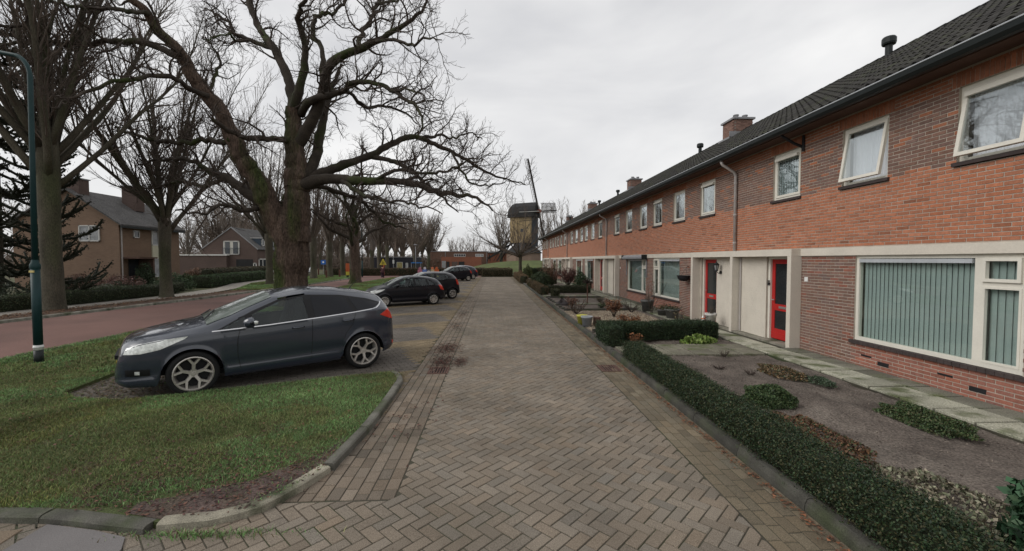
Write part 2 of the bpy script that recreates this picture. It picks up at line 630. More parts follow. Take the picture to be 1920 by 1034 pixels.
def kerb(name, label, pts, l, w, h, chamf, tintf, step_gap=0.008, z0=0.0):
    """Stones laid along a polyline whose left side is the raised side."""
    root = bpy.data.objects.new(name, None)
    COL.objects.link(root)
    tag(root, label, None, None, "structure")
    P = np.array(pts, float)
    seg = np.linalg.norm(np.diff(P, axis=0), axis=1)
    cum = np.r_[0, np.cumsum(seg)]
    N = max(1, round(cum[-1] / l))
    cache = {}
    for i in range(N):
        ts = np.linspace(cum[-1] * i / N, cum[-1] * (i + 1) / N, 5)
        q = np.c_[np.interp(ts, cum, P[:, 0]), np.interp(ts, cum, P[:, 1])]
        d = q[-1] - q[0]
        ln = np.linalg.norm(d)
        a = atan2(d[1], d[0])
        R = np.array([[cos(-a), -sin(-a)], [sin(-a), cos(-a)]])
        loc = (q - q[0]) @ R.T
        bow = np.abs(loc[:, 1]).max()
        straight = bow < 0.004
        key = round(ln, 2) if straight else None
        if key is None or key not in cache:
            b = MB()
            sec = [(0.0, -0.06), (0.012, h - chamf), (0.03, h - chamf * 0.15), (0.05, h), (w, h), (w, -0.06)]
            xs = loc[:, 0].copy()
            xs[0] += step_gap / 2
            xs[-1] -= step_gap / 2
            if straight:
                xs = xs[[0, -1]]
                ys = np.zeros(2)
            else:
                ys = loc[:, 1]
            V = []
            for k in range(len(xs)):
                g = min(max(k, 1), len(xs) - 1)
                t = atan2(ys[g] - ys[g - 1], xs[g] - xs[g - 1]) if not straight else 0
                for y, z in sec:
                    V.append((xs[k] - sin(t) * y, ys[k] + cos(t) * y, z))
            ns = len(sec)
            F = [(k * ns + j, (k + 1) * ns + j, (k + 1) * ns + j + 1, k * ns + j + 1) for k in range(len(xs) - 1) for j in range(ns - 1)]
            F += [tuple(range(ns)), tuple((len(xs) - 1) * ns + j for j in range(ns))[::-1]]
            b.add(V, F)
            me = b.mesh("kerb_stone", M_KERB)
            if key is not None:
                cache[key] = me
        else:
            me = cache[key]
        o = link("kerb_stone", me, root, (q[0][0], q[0][1], z0 + random.uniform(-0.006, 0.004)), a)
        c = tintf(i)
        o.color = (c[0], c[1], c[2], 1)
    return root


def greys(lo, hi):
    def f(i):
        k = random.uniform(lo, hi)
        return (k, k * 0.99, k * 0.95)
    return f


kerb("kerb", "dark mossy kerb stones along the front gardens", [(2.6, 52.4), (2.6, 1.4)], 1.0, 0.11, 0.10, 0.05, greys(0.25, 0.42))
ks = lambda i: [(1.5, 1.42, 1.25), (1.62, 1.54, 1.36)][i % 2]
kerb("kerb", "two pale curved kerb stones at the corner of the grass verge", [(-2.61, 3.33), (-2.22, 3.38), (-1.94, 3.53), (-1.76, 3.82), (-1.6, 4.22)], 0.7, 0.125, 0.065, 0.012, ks)
kerb("kerb", "grey kerb stones along the lane side of the grass verge", [(-1.585, 4.26), (-1.5, 5.3), (-1.5, 6.4), (-1.53, 7.3), (-1.64, 7.66), (-1.8, 7.9)], 1.0, 0.11, 0.075, 0.015, greys(0.6, 0.85))
kerb("kerb", "flat dark kerb stones beside the asphalt slab", [(-6.5, 3.6), (-3.97, 3.5), (-3.5, 3.47), (-3.1, 3.38), (-2.68, 3.3)], 0.95, 0.13, 0.06, 0.015, greys(0.5, 0.62))
kerb("kerb", "low kerb stones at the near edge of the red road", [(-11.65, 32), (-11.1, 22), (-10.25, 12), (-10.18, 9), (-10.05, 4)], 1.0, 0.09, 0.075, 0.02, greys(0.9, 1.2), z0=0.0)
kerb("kerb", "pale kerb stones at the far edge of the red road", [(-16.75, 6), (-16.7, 14), (-15.95, 24), (-15.8, 38), (-16.2, 50)], 1.0, 0.12, 0.06, 0.02, greys(1.3, 1.6))

# --- smooth slab and pavement tiles at the lower left corner
M_SLAB = mat("grey_slab_asphalt", (0.155, 0.145, 0.142), 0.93, 0.12, 1.5, 0.2, 150, 0.3, 160)
sl = MB()
sl.prism([(-3.53, 2.2), (-2.55, 2.2), (-2.69, 3.13), (-2.78, 3.27), (-3.1, 3.37), (-3.53, 3.46)], -0.02, 0.012)
tag(sl.build("slab", M_SLAB), "smooth grey asphalt slab set in the paving by the dark kerb", None, None, "structure")
pv = flat("pavement", [(-7, 2.2), (-3.6, 2.2), (-3.6, 3.47), (-7, 3.55)], -0.003, M_SAND, "pavement of brown concrete tiles left of the slab")
pp = []
for r in range(6):
    for q in range(12):
        p = rect(-3.8 - q * 0.306 + (0.15 if r % 2 else 0), 3.3 - r * 0.2, 0.298, 0.192, 0.12)
        p = clip_half(p, 1, 0, -3.61)
        p = clip_half(p, 0.02, 1, 3.40)
        if len(p) > 2:
            pp.append(p)
lay_pavers(pv, pp, (1.1, 1.0, 0.9), name="paving_tile", z1=0.008)

# --- drain gratings
M_IRON = mat("rusty_cast_iron", (0.10, 0.055, 0.042), 0.85, 0.3, 20, 0.3, 120, 0.3, 120)
M_BLACK = mat("deep_black", (0.006, 0.006, 0.006), 0.9, 0, 1, 0, 1, 0)


def grate(x, y, label):
    t = thing("drain_grating", label, "drain", (x, y, 0.004))
    b = MB()
    b.box((-0.19, -0.24, -0.01), (0.19, -0.2, 0.004)).box((-0.19, 0.2, -0.01), (0.19, 0.24, 0.004))
    b.box((-0.19, -0.2, -0.01), (-0.15, 0.2, 0.004)).box((0.15, -0.2, -0.01), (0.19, 0.2, 0.004))
    b.build("frame", M_IRON, t)
    b = MB()
    b.box((-0.15, -0.2, -0.008), (0.15, 0.2, -0.004))
    b.build("shaft_shade_sheet", M_BLACK, t)  # black sheet standing in for the shade of the shaft
    bb = MB()
    bb.box((-0.012, -0.2, -0.004), (0.012, 0.2, 0.003))
    me = bb.mesh("bar", M_IRON)
    for k in range(6):
        link("bar", me, t, (-0.125 + k * 0.05, 0, 0))


grate(-1.04, 8.1, "rusty iron drain grating in the gutter behind the grey car")
grate(2.24, 8.12, "rusty iron drain grating in the gutter beside the garden kerb")

# ---------------------------------------------------------------- the terrace of row houses on the right
M_BRICK_O = mat("facing_brick_single", (1, 1, 1), 0.9, 0.14, 14, 0.22, 130, 0.5, 90, tint='obj', bdist=0.006)
M_BRICK_A = mat("facing_brick", (1, 1, 1), 0.9, 0.14, 14, 0.22, 130, 0.5, 90, tint='attr', bdist=0.006)
M_MORTAR = mat("mortar", (0.43, 0.38, 0.32), 0.95, 0.15, 3, 0.2, 120, 0.3, 120)
M_WHITEP = mat("cream_paint", (0.62, 0.57, 0.49), 0.6, 0.06, 2.5, 0.05, 40, 0.08, 60)
M_FRAME = mat("white_frame_paint", (0.70, 0.67, 0.59), 0.4, 0.05, 3, 0.04, 60, 0.04, 60)
M_RED = mat("red_door_paint", (0.42, 0.022, 0.02), 0.35, 0.08, 3, 0.05, 60, 0.03, 60)
M_SILL = mat("dark_sill_brick", (0.055, 0.042, 0.04), 0.8, 0.2, 6, 0.2, 90, 0.3, 90)
M_TILE_O = mat("roof_tile_single", (0.034, 0.032, 0.03), 0.88, 0.25, 4, 0.3, 90, 0.4, 70, tint='obj', col2=(0.045, 0.048, 0.03), c2scale=2.2)
M_TILE_A = mat("roof_tile", (0.034, 0.032, 0.03), 0.88, 0.25, 4, 0.3, 90, 0.4, 70, tint='attr', col2=(0.045, 0.048, 0.03), c2scale=2.2)
M_GUTTER = mat("dark_gutter", (0.014, 0.018, 0.018), 0.45, 0.1, 3, 0.05, 60, 0.05, 40)
M_LIP = mat("gutter_lip_zinc", (0.42, 0.44, 0.46), 0.4, 0.1, 3, 0.05, 60, 0)
M_PIPE = mat("grey_pipe", (0.42, 0.39, 0.37), 0.5, 0.1, 4, 0.05, 60, 0.03, 40)
M_SOFFIT = mat("brown_soffit", (0.11, 0.065, 0.05), 0.8, 0.15, 4, 0.1, 60, 0.1, 60)
M_LEAD = mat("zinc_grey", (0.26, 0.26, 0.27), 0.6, 0.15, 4, 0.1, 60, 0.1, 60)
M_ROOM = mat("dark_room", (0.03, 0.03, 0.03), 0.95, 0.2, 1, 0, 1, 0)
M_BLIND = mat("teal_grey_blind", (0.44, 0.50, 0.485), 0.75, 0.06, 2, 0.05, 80, 0)
M_SHEER = mat("sheer_white_curtain", (0.80, 0.80, 0.82), 0.85, 0.05, 2, 0.04, 80, 0)
M_NET = mat("pale_net_curtain", (0.46, 0.51, 0.49), 0.85, 0.12, 3, 0.1, 50, 0)
M_GLASS = glass("window_glass", (0.90, 0.93, 0.92), 0.06)
M_GLASSU = glass("upper_window_glass", (0.92, 0.94, 0.95), 0.16)
M_DGLASS = mat("door_glass", (0.022, 0.026, 0.028), 0.12, 0.2, 2, 0, 1, 0, spec=0.6)
M_STEEL = mat("brushed_steel", (0.55, 0.55, 0.53), 0.35, 0.05, 5, 0.05, 60, 0, metal=0.8)
M_PLASTIC_B = mat("black_plastic", (0.018, 0.018, 0.02), 0.5, 0.1, 5, 0.05, 60, 0)
M_WHITEPL = mat("white_plastic", (0.75, 0.75, 0.73), 0.4, 0.03, 5, 0.03, 60, 0)

HX = 7.0            # plane of the front walls
CENTERS = [11.86, 25.86, 39.86, 53.86]
UP = [(1.40, 2.36), (3.52, 4.52), (5.65, 6.62)]
ZU0, ZU1 = 3.57, 4.69
GW = (3.90, 6.56, 0.56, 2.19)
DOOR = (1.22, 2.20, 0.10, 2.19)
ORANGE, BROWN, REDB = np.array((0.40, 0.160, 0.090)), np.array((0.192, 0.114, 0.090)), np.array((0.29, 0.122, 0.088))
CH = 0.0625


def brick_list(dmax, ups=UP):
    """Front bricks of one house: (d0, d1, z0, z1, kind)."""
    out = []
    ops = [(a, b, ZU0 - 0.07, ZU1) for a, b in ups] + [(GW[0], GW[1], GW[2] - 0.07, GW[3] + 0.16), (-0.1, 2.46, 0.0, 2.35), (2.0, dmax + 1, 2.19, 2.35)]
    sold = [(a - 0.1, b + 0.1) for a, b in ups]
    ncourse = int((4.96 - 0.06) / CH)
    for r in range(ncourse):
        z0 = 0.06 + r * CH
        zc = z0 + CH / 2
        if 2.19 - CH / 2 < zc < 2.35 + CH * 0.4:
            continue
        d = -0.11 if r % 2 else 0.0
        while d < dmax:
            a, b = max(d, 0.0), min(d + 0.206, dmax)
            d += 0.22
            pieces = [(a, b)]
            for o in ops:
                if o[2] < zc < o[3]:
                    nx = []
                    for p, q in pieces:
                        if q <= o[0] or p >= o[1]:
                            nx.append((p, q))
                        else:
                            if p < o[0] - 0.03:
                                nx.append((p, o[0] - 0.002))
                            if q > o[1] + 0.03:
                                nx.append((o[1] + 0.002, q))
                    pieces = nx
            if ZU1 < zc < ZU1 + 0.21:
                for s0, s1 in sold:
                    nx = []
                    for p, q in pieces:
                        if q <= s0 or p >= s1:
                            nx.append((p, q))
                        else:
                            if p < s0 - 0.03:
                                nx.append((p, s0 - 0.006))
                            if q > s1 + 0.03:
                                nx.append((s1 + 0.006, q))
                    pieces = nx
            for p, q in pieces:
                if q - p > 0.03:
                    out.append((p, q, z0, z0 + CH - 0.0135))
    for s0, s1 in sold:
        n = round((s1 - s0) / 0.0615)
        w = (s1 - s0) / n
        for i in range(n):
            out.append((s0 + i * w + 0.005, s0 + (i + 1) * w - 0.005, ZU1 + 0.004, ZU1 + 0.204))
    return out


def brick_tint(p, q, z0, z1):
    zc, dc = (z0 + z1) / 2, (p + q) / 2
    r = random.random()
    if zc < 2.19:
        c = REDB if (zc < 0.5 and GW[0] - 0.05 < dc < GW[1] + 0.05) else BROWN * (1.1 if r < 0.25 else 1.0)
        if c is not REDB and r > 0.85:
            c = REDB * 0.8
    elif zc < 3.53:
        c = ORANGE * (0.72 if r < 0.04 else 1.0)
    elif zc < ZU1:
        c = BROWN if r < 0.92 else ORANGE * 0.8
        if zc < 3.62 and r > 0.45:
            c = ORANGE
    else:
        c = ORANGE * 0.9
    k = random.gauss(1, 0.075)
    h = random.gauss(0, 0.04)
    return np.clip(c * k * np.array((1 + h, 1, 1 - h)), 0.02, 0.6)


def solid_wall(ops, d0, d1, z0, z1, x0, x1, s, m, name, parent, c=None):
    """Wall slab with openings, from boxes on a grid of the opening edges."""
    ds = sorted({d0, d1} | {v for o in ops for v in o[:2] if d0 < v < d1})
    zs = sorted({z0, z1} | {v for o in ops for v in o[2:] if z0 < v < z1})
    b = MB()
    for i in range(len(ds) - 1):
        run = None
        for j in range(len(zs) - 1):
            dc, zc = (ds[i] + ds[i + 1]) / 2, (zs[j] + zs[j + 1]) / 2
            solid = not any(o[0] < dc < o[1] and o[2] < zc < o[3] for o in ops)
            if solid:
                run = (run[0], zs[j + 1]) if run else (zs[j], zs[j + 1])
            if (not solid or j == len(zs) - 2) and run:
                ya, yb = sorted((s * ds[i], s * ds[i + 1]))
                b.box((x0, ya, run[0]), (x1, yb, run[1]), c)
                run = None
    return b.build(name, m, parent)


def frame_mb(y0, y1, z0, z1, x0, x1, w, wb=None):
    b = MB()
    wb = wb or w
    b.box((x0, y0, z0), (x1, y1, z0 + wb)).box((x0, y0, z1 - w), (x1, y1, z1))
    b.box((x0, y0, z0 + wb), (x1, y0 + w, z1 - w)).box((x0, y1 - w, z0 + wb), (x1, y1, z1 - w))
    return b


def curtain(kind, y0, y1, z0, z1, x, parent):
    if kind == 'blind':
        n = max(3, int((y1 - y0) / 0.082))
        w = (y1 - y0) / n
        b = MB()
        V = []
        for k, (u, v) in enumerate([(-0.5, 0.012), (-0.25, -0.006), (0, -0.012), (0.25, -0.006), (0.5, 0.012)]):
            V += [(v + u * 0.03, u * w * 1.22, 0), (v + u * 0.03, u * w * 1.22, z1 - z0)]
        b.add(V, [(2 * k, 2 * k + 2, 2 * k + 3, 2 * k + 1) for k in range(4)])
        me = b.mesh("blind_slat", M_BLIND, True)
        for k in range(n):
            link("blind_slat", me, parent, (x - 0.085, y0 + (k + 0.5) * w, z0))
    elif kind in ('sheer', 'net'):
        n = int((y1 - y0) / 0.012) + 2
        b = MB()
        ys = np.linspace(y0, y1, n)
        xs = x + 0.016 * np.sin(ys * 62 + 1.3 * np.sin(ys * 9)) + 0.008 * np.sin(ys * 23)
        V = [(a, c, z) for a, c in zip(xs, ys) for z in (z0, z1)]
        b.add(V, [(2 * k, 2 * k + 2, 2 * k + 3, 2 * k + 1) for k in range(n - 1)])
        b.build("curtain", M_SHEER if kind == 'sheer' else M_NET, parent, True)
    elif kind == 'half':
        for a, c in ((y0, y0 + (y1 - y0) * 0.28), (y1 - (y1 - y0) * 0.25, y1)):
            curtain('net', a, c, z0, z1, x, parent)


def upper_window(parent, s, d0, d1, kind, tilt=0.0, shade=False):
    """Casement in the upper storey: frame, sash, pane, sill, curtain."""
    y0, y1 = sorted((s * d0, s * d1))
    w = frame_mb(y0, y1, ZU0, ZU1, 0.045, 0.115, 0.055).build("window", M_FRAME, parent)
    b = MB()
    b.box((-0.045, y0 - 0.04, ZU0 - 0.06), (0.05, y1 + 0.04, ZU0 - 0.004))
    b.build("sill", M_SILL, w)
    a0, a1, b0, b1 = y0 + 0.058, y1 - 0.058, ZU0 + 0.058, ZU1 - 0.058
    h = b1 - b0
    sb = frame_mb(a0, a1, -h, 0, -0.022, 0.03, 0.055)
    sash = sb.build("sash", M_FRAME, w, loc=(0.052, 0, b1))
    g = MB()
    g.box((-0.002, a0 + 0.05, -h + 0.05), (0.006, a1 - 0.05, -0.05))
    pane = g.build("pane", M_GLASSU, w, loc=(0.052, 0, b1))
    for o in (sash, pane):
        o.rotation_euler = (0, radians(tilt), 0)
    if shade:
        r = MB()
        r.box((-0.036, a0 + 0.04, b1 - 0.12), (0.02, a1 - 0.04, b1 - 0.055))
        r.build("vent_strip", M_FRAME, w)
    curtain(kind, y0 + 0.05, y1 - 0.05, ZU0 + 0.04, ZU1 - 0.04, 0.2, w)
    return w


def ground_window(parent, s, kind, kind2, vent_out=True):
    d0, d1, z0, z1 = GW
    ya, yb = sorted((s * d0, s * d1))
    w = frame_mb(ya, yb, z0, z1, 0.03, 0.11, 0.06, 0.07).build("window", M_FRAME, parent)
    dm = 5.93
    m0, m1 = sorted((s * dm, s * (dm + 0.11)))
    b = MB()
    b.box((0.028, m0, z0 + 0.07), (0.112, m1, z1 - 0.06))
    sa, sb_ = sorted((s * (dm + 0.11), s * (d1 - 0.06)))
    b.box((0.03, sa, 1.72), (0.11, sb_, 1.79))
    b.build("mullion", M_FRAME, w)
    frame_mb(sa, sb_, 1.79, z1 - 0.06, 0.0, 0.06, 0.045).build("vent_sash", M_FRAME, w)
    frame_mb(sa, sb_, z0 + 0.07, 1.72, 0.022, 0.07, 0.03).build("sash", M_FRAME, w)
    ba, bb = sorted((s * (d0 + 0.06), s * dm))
    for p, q, u, v in ((ba, bb, z0 + 0.07, z1 - 0.06), (sa, sb_, z0 + 0.07, 1.72), (sa, sb_, 1.79, z1 - 0.06)):
        g = MB()
        g.box((0.062, p, u), (0.07, q, v))
        g.build("pane", M_GLASS, w)
    r = MB()
    r.box((0.005, ba + 0.02, z1 - 0.135), (0.06, bb - 0.02, z1 - 0.07))
    r.build("vent_strip", M_LIP, w)
    t = MB()
    n = int((yb - ya + 0.12) / 0.11)
    tw = (yb - ya + 0.12) / n
    t.box((-0.05, 0.003, 0), (0.04, tw - 0.003, 0.062))
    me = t.mesh("sill_tile", M_SILL)
    for k in range(n):
        link("sill_tile", me, w, (0, ya - 0.06 + k * tw, z0 - 0.066))
    curtain(kind, ba, bb, z0 + 0.05, z1 - 0.05, 0.22, w)
    curtain(kind2, sa, sb_, z0 + 0.05, z1 - 0.05, 0.22, w)
    return w


def front_door(parent, s):
    d0, d1, z0, z1 = DOOR
    y0, y1 = sorted((s * d0, s * d1))
    f = MB()
    f.box((0.05, y0, z0), (0.15, y0 + 0.075, z1)).box((0.05, y1 - 0.075, z0), (0.15, y1, z1)).box((0.05, y0 + 0.075, z1 - 0.07), (0.15, y1 - 0.075, z1))
    f.build("door_frame", M_FRAME, parent)
    a, b_, u, v = y0 + 0.078, y1 - 0.078, z0 + 0.02, z1 - 0.073
    d = MB()
    st = 0.115
    for bx in (((a, u), (a + st, v)), ((b_ - st, u), (b_, v)), ((a + st, u), (b_ - st, u + 0.26)), ((a + st, v - 0.11), (b_ - st, v)), ((a + st, u + 0.72), (b_ - st, u + 0.88))):
        d.box((0.10, bx[0][0], bx[0][1]), (0.145, bx[1][0], bx[1][1]))
    door = d.build("door", M_RED, parent)
    for q0, q1 in ((u + 0.26, u + 0.72), (u + 0.88, v - 0.11)):
        g = MB()
        g.box((0.115, a + st, q0), (0.13, b_ - st, q1))
        g.build("pane", M_DGLASS, door)
    p = MB()
    p.box((0.09, (a + b_) / 2 - 0.13, u + 0.775), (0.103, (a + b_) / 2 + 0.13, u + 0.835))
    p.build("letter_slot", M_STEEL, door)
    h = MB()
    yh = b_ - 0.06 if s < 0 else b_ - 0.06
    h.tube([(0.1, yh, u + 0.98), (0.05, yh, u + 0.98), (0.045, yh - 0.11, u + 0.98)], 0.011, 6)
    h.build("handle", M_STEEL, door)
    k = MB()
    k.box((0.092, a + 0.01, u + 0.01), (0.1, b_ - 0.01, u + 0.16))
    k.build("kick_board", M_RED, door)


TS, TC = 0.335, 0.205           # tile spacing up the slope and along the eaves
EX, EZ, RX, RZ = -0.52, 5.06, 4.0, 7.74
SL = math.hypot(RX - EX, RZ - EZ)
SA = atan2(RZ - EZ, RX - EX)


def tile_mesh(m):
    prof = [(0.0, 0.012), (0.025, 0.034), (0.055, 0.046), (0.085, 0.034), (0.11, 0.012), (0.14, 0.002), (0.175, 0.0), (0.212, 0.014)]
    V, n = [], len(prof)
    for l, dz in ((0.0, 0.028), (0.40, 0.0)):
        for y, z in prof:
            V.append((l, y, z + dz))
    for y, z in prof:
        V.append((0.004, y, z + 0.028 - 0.026))
    F = [(j, j + 1, n + j + 1, n + j) for j in range(n - 1)] + [(2 * n + j, 2 * n + j + 1, j + 1, j) for j in range(n - 1)]
    V = [(x * cos(SA) - z * sin(SA), y, x * sin(SA) + z * cos(SA)) for x, y, z in V]
    b = MB()
    b.add(V, F)
    return b.mesh("roof_tile", m), np.array(V), F


TILE_O, TV, TF = tile_mesh(M_TILE_O)
TILE_O.materials[0] = M_TILE_O
CACHE = {}
ROW_LABELS = ["nearest row house, with two tilted upper windows and wide teal blinds downstairs",
              "row house with black porch lantern and stone pots under its ground floor window",
              "row house with a metal awning box above its ground floor window",
              "row house with its red door beside the second cream porch, bare white window downstairs",
              "row house behind the brown and green shrubs, cream porch at its far end",
              "row house sixth from the near end with a dark framed window panel downstairs",
              "row house seventh from the near end, beside the third downpipe from the end",
              "last row house at the far end of the terrace, nearest the windmill"]


def row_house(k):
    c = CENTERS[k // 2]
    s = -1 if k % 2 == 0 else 1
    near = k == 0
    dmax = 8.6 if near else 7.0
    root = thing("row_house", ROW_LABELS[k], "row house", (HX, c, 0.0), 0, "row houses of the brick terrace")
    # wall core, its front face is the mortar
    ops = [(a, b, ZU0 - 0.07, ZU1) for a, b in UP] + [(GW[0], GW[1], GW[2] - 0.066, GW[3] + 0.02), (DOOR[0], DOOR[1], DOOR[2] - 0.2, DOOR[3] + 0.02)]
    solid_wall(ops, 0, dmax, 0.0, 4.98, 0.003, 0.3, s, M_MORTAR, "wall", root)
    # bricks
    BL = brick_list(dmax)
    if near:
        BL.sort(key=lambda p: (max(0, 6.55 - (p[0] + p[1]) / 2)) ** 2 + 0.02 * abs((p[2] + p[3]) / 2 - 2.1) + (100 if (p[0] > 6.62 or p[1] - p[0] < 0.1) else 0))
        singles, rest = BL[:300], BL[300:]
    else:
        singles, rest = [], BL
    cache = {}
    for p, q, z0, z1 in singles:
        key = (round(q - p, 3), round(z1 - z0, 3))
        if key not in cache:
            b = MB()
            b.box((-0.003, -(q - p) / 2, 0), (0.03, (q - p) / 2, z1 - z0))
            cache[key] = b.mesh("brick", M_BRICK_O)
        o = link("brick", cache[key], root, (random.uniform(-0.002, 0.002), s * (p + q) / 2, z0))
        o.color = (*brick_tint(p, q, z0, z1), 1)
    key = ("bw", s, near)
    if key not in CACHE:
        b = MB()
        for p, q, z0, z1 in rest:
            ya, yb = sorted((s * p, s * q))
            x = random.uniform(-0.005, -0.001)
            b.box((x, ya, z0), (0.03, yb, z1), brick_tint(p, q, z0, z1))
        CACHE[key] = b.mesh("brickwork", M_BRICK_A)
    tag(link("brickwork", CACHE[key], root), kind="stuff")
    # white painted brick of the porch recess
    key = ("pw", s)
    if key not in CACHE:
        b = MB()
        for r in range(int(2.1 / CH)):
            z0 = 0.09 + r * CH
            d = 0.06 - (0.11 if r % 2 else 0)
            while d < 1.215:
                a, e = max(d, 0.055), min(d + 0.212, 1.215)
                if e - a > 0.02:
                    ya, yb = sorted((s * a, s * e))
                    x = random.uniform(-0.004, -0.002)
                    b.box((x, ya, z0), (0.02, yb, min(z0 + CH - 0.006, 2.188)))
                d += 0.22
        CACHE[key] = b.mesh("painted_brick", M_WHITEP)
    tag(link("painted_brick", CACHE[key], root), kind="stuff")
    b = MB()
    ya, yb = sorted((s * 0.05, s * 1.219))
    b.box((0.0, ya, 0.08), (0.008, yb, 2.188))
    ya, yb = sorted((s * 2.2, s * 2.34))
    b.build("porch_wall", M_WHITEP, root)
    # concrete band, canopy, posts
    b = MB()
    ya, yb = sorted((s * 2.462, s * dmax))
    b.box((-0.035, ya, 2.192), (0.05, yb, 2.348))
    b.build("lintel_band", M_WHITEP, root)
    b = MB()
    ya, yb = sorted((0.0, s * 2.462))
    b.box((-0.25, ya, 2.19), (0.05, yb, 2.35))
    b.build("porch_canopy", M_WHITEP, root)
    b = MB()
    ya, yb = sorted((s * 2.33, s * 2.46))
    b.box((-0.248, ya, 0.06), (0.0, yb, 2.188))
    b.build("porch_post", M_WHITEP, root)
    if s < 0:
        b = MB()
        b.box((-0.248, -0.075, 0.06), (-0.004, 0.05, 2.188))
        b.build("porch_post", M_WHITEP, root)
        b = MB()
        b.tube([(-0.03, -0.12, 0.1), (-0.03, -0.12, 2.18)], 0.022, 6)
        b.build("cable_pipe", M_PIPE, root)
    b = MB()
    ya, yb = sorted((s * 0.0, s * 2.3))
    b.box((-0.24, ya, 0.0), (0.1, yb, 0.105))
    b.build("doorstep", M_KERB, root).color = (1.4, 1.35, 1.25, 1)
    front_door(root, s)
    # windows
    kinds = [('blind', 0, True), ('sheer', -9, False), ('sheer', -9, True)] if near else \
        {1: [('half', 0, True), ('sheer', 0, False), ('half', 0, True)], 2: [('net', 0, True), ('half', 0, False), ('sheer', 0, False)]}.get(k, [('net', 0, True), ('half', 0, False), ('net', 0, True)])
    for (a, e), (kd, tl, sh) in zip(UP, kinds):
        upper_window(root, s, a, e, kd, -tl, sh)
    ground_window(root, s, 'blind' if near else ('net' if k in (1, 2) else 'half'), 'blind' if near else 'half')
    # dark rooms behind the panes
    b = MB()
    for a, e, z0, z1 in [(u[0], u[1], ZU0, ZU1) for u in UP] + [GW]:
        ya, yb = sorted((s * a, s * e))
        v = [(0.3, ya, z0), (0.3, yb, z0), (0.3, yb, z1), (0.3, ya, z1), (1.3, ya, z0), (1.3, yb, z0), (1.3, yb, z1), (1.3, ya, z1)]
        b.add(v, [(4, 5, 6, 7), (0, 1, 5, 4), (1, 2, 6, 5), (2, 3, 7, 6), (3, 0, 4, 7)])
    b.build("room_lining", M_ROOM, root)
    # rear body with gables
    ya, yb = sorted((0.0, s * dmax))
    b = MB()
    D = 8.0
    v = []
    for y in (ya, yb):
        v += [(0.3 if True else 0, y, 0), (D, y, 0), (D, y, 4.98), (RX, y, RZ - 0.12), (0.3, y, 5.35)]
    b.add(v, [(0, 1, 2, 3, 4), (9, 8, 7, 6, 5), (1, 6, 7, 2)], BROWN * 1.1)
    b.build("gable_wall", M_BRICK_A, root)
    # roof: battens under tiles, tiles, ridge
    b = MB()
    b.add([(EX + 0.06, ya, EZ), (EX + 0.06, yb, EZ), (RX, yb, RZ - 0.02), (RX, ya, RZ - 0.02), (D + 0.4, ya, 5.1), (D + 0.4, yb, 5.1)], [(0, 1, 2, 3), (3, 2, 5, 4)], (1, 1, 1))
    roof = b.build("roof", M_TILE_O, root)
    nr, nc = int(SL / TS), int(round((dmax) / TC))
    pos = []
    for r in range(nr + 1):
        for q in range(nc):
            l = r * TS
            pos.append((EX + l * cos(SA), ya + q * (yb - ya) / nc, EZ + 0.02 + l * sin(SA), r, q))
    if near:
        pos.sort(key=lambda p: (p[1] + 6.3) ** 2 + 1.2 * p[3] * TS if p[1] > -6.75 else 99)
        one, rest = pos[:280], pos[280:]
    else:
        one, rest = [], pos
    for x, y, z, r, q in one:
        o = link("roof_tile", TILE_O, roof, (x, y, z + random.uniform(-0.004, 0.004)))
        g = random.uniform(0.75, 1.3)
        o.color = (g, g, g * 0.97, 1)
    key = ("tiles", s, near)
    if key not in CACHE:
        b = MB()
        P = np.array([(x, y, z + random.uniform(-0.004, 0.004)) for x, y, z, r, q in rest])
        V = (P[:, None, :] + TV[None]).reshape(-1, 3)
        nv = len(TV)
        F = (np.arange(len(P))[:, None, None] * nv + np.array(TF)[None]).reshape(-1, 4)
        g = RNG.uniform(0.75, 1.3, len(P))
        b.add(V, F, np.repeat(np.c_[g, g, g * 0.97], len(TF), 0))
        CACHE[key] = b.mesh("tile_field", M_TILE_A)
    tag(link("tile_field", CACHE[key], roof), kind="stuff")
    b = MB()
    n = int((yb - ya) / 0.35)
    for i in range(n):
        y0 = ya + i * (yb - ya) / n
        V = []
        for dy, rr in ((0, 0.13), ((yb - ya) / n + 0.03, 0.115)):
            for a in np.linspace(0, pi, 7):
                V.append((RX + rr * cos(a), y0 + dy, RZ + 0.0 + rr * sin(a) * 0.8))
        b.add(V, [(j, j + 1, 7 + j + 1, 7 + j) for j in range(6)] + [(0, 1, 2, 3, 4, 5, 6)])
    b.build("ridge_tiles", M_TILE_A, roof)
    # gutter, lip, soffit
    b = MB()
    prof = [(-0.62, 5.05), (-0.61, 4.97), (-0.57, 4.92), (-0.51, 4.91), (-0.47, 4.94), (-0.47, 5.08)]
    V = [(x, y, z) for y in (ya, yb) for x, z in prof]
    b.add(V, [(j, j + 1, 6 + j + 1, 6 + j) for j in range(5)])
    g = b.build("gutter", M_GUTTER, root)
    b = MB()
    b.tube([(-0.615, ya, 5.055), (-0.615, yb, 5.055)], 0.014, 6)
    b.build("lip", M_LIP, g)
    b = MB()
    b.box((-0.46, ya, 4.955), (0.0, yb, 4.985)).box((-0.475, ya, 4.9), (-0.462, yb, 5.06))
    b.build("soffit", M_SOFFIT, root)
    if s > 0:
        b = MB()
        y = 0.16
        b.tube([(-0.5, y, 4.92), (-0.46, y, 4.82), (-0.12, y, 4.62), (-0.06, y, 4.5), (-0.06, y, 2.36)], 0.042, 8)
        dp = b.build("downpipe", M_PIPE, root, True)
        b = MB()
        for z in (2.6, 3.4, 4.3):
            b.lathe([(0.046, -0.025), (0.052, -0.025), (0.052, 0.025), (0.046, 0.025)], 8, (-0.06, y, z))
        b.build("pipe_bracket", M_PIPE, dp)
    # number plate
    b = MB()
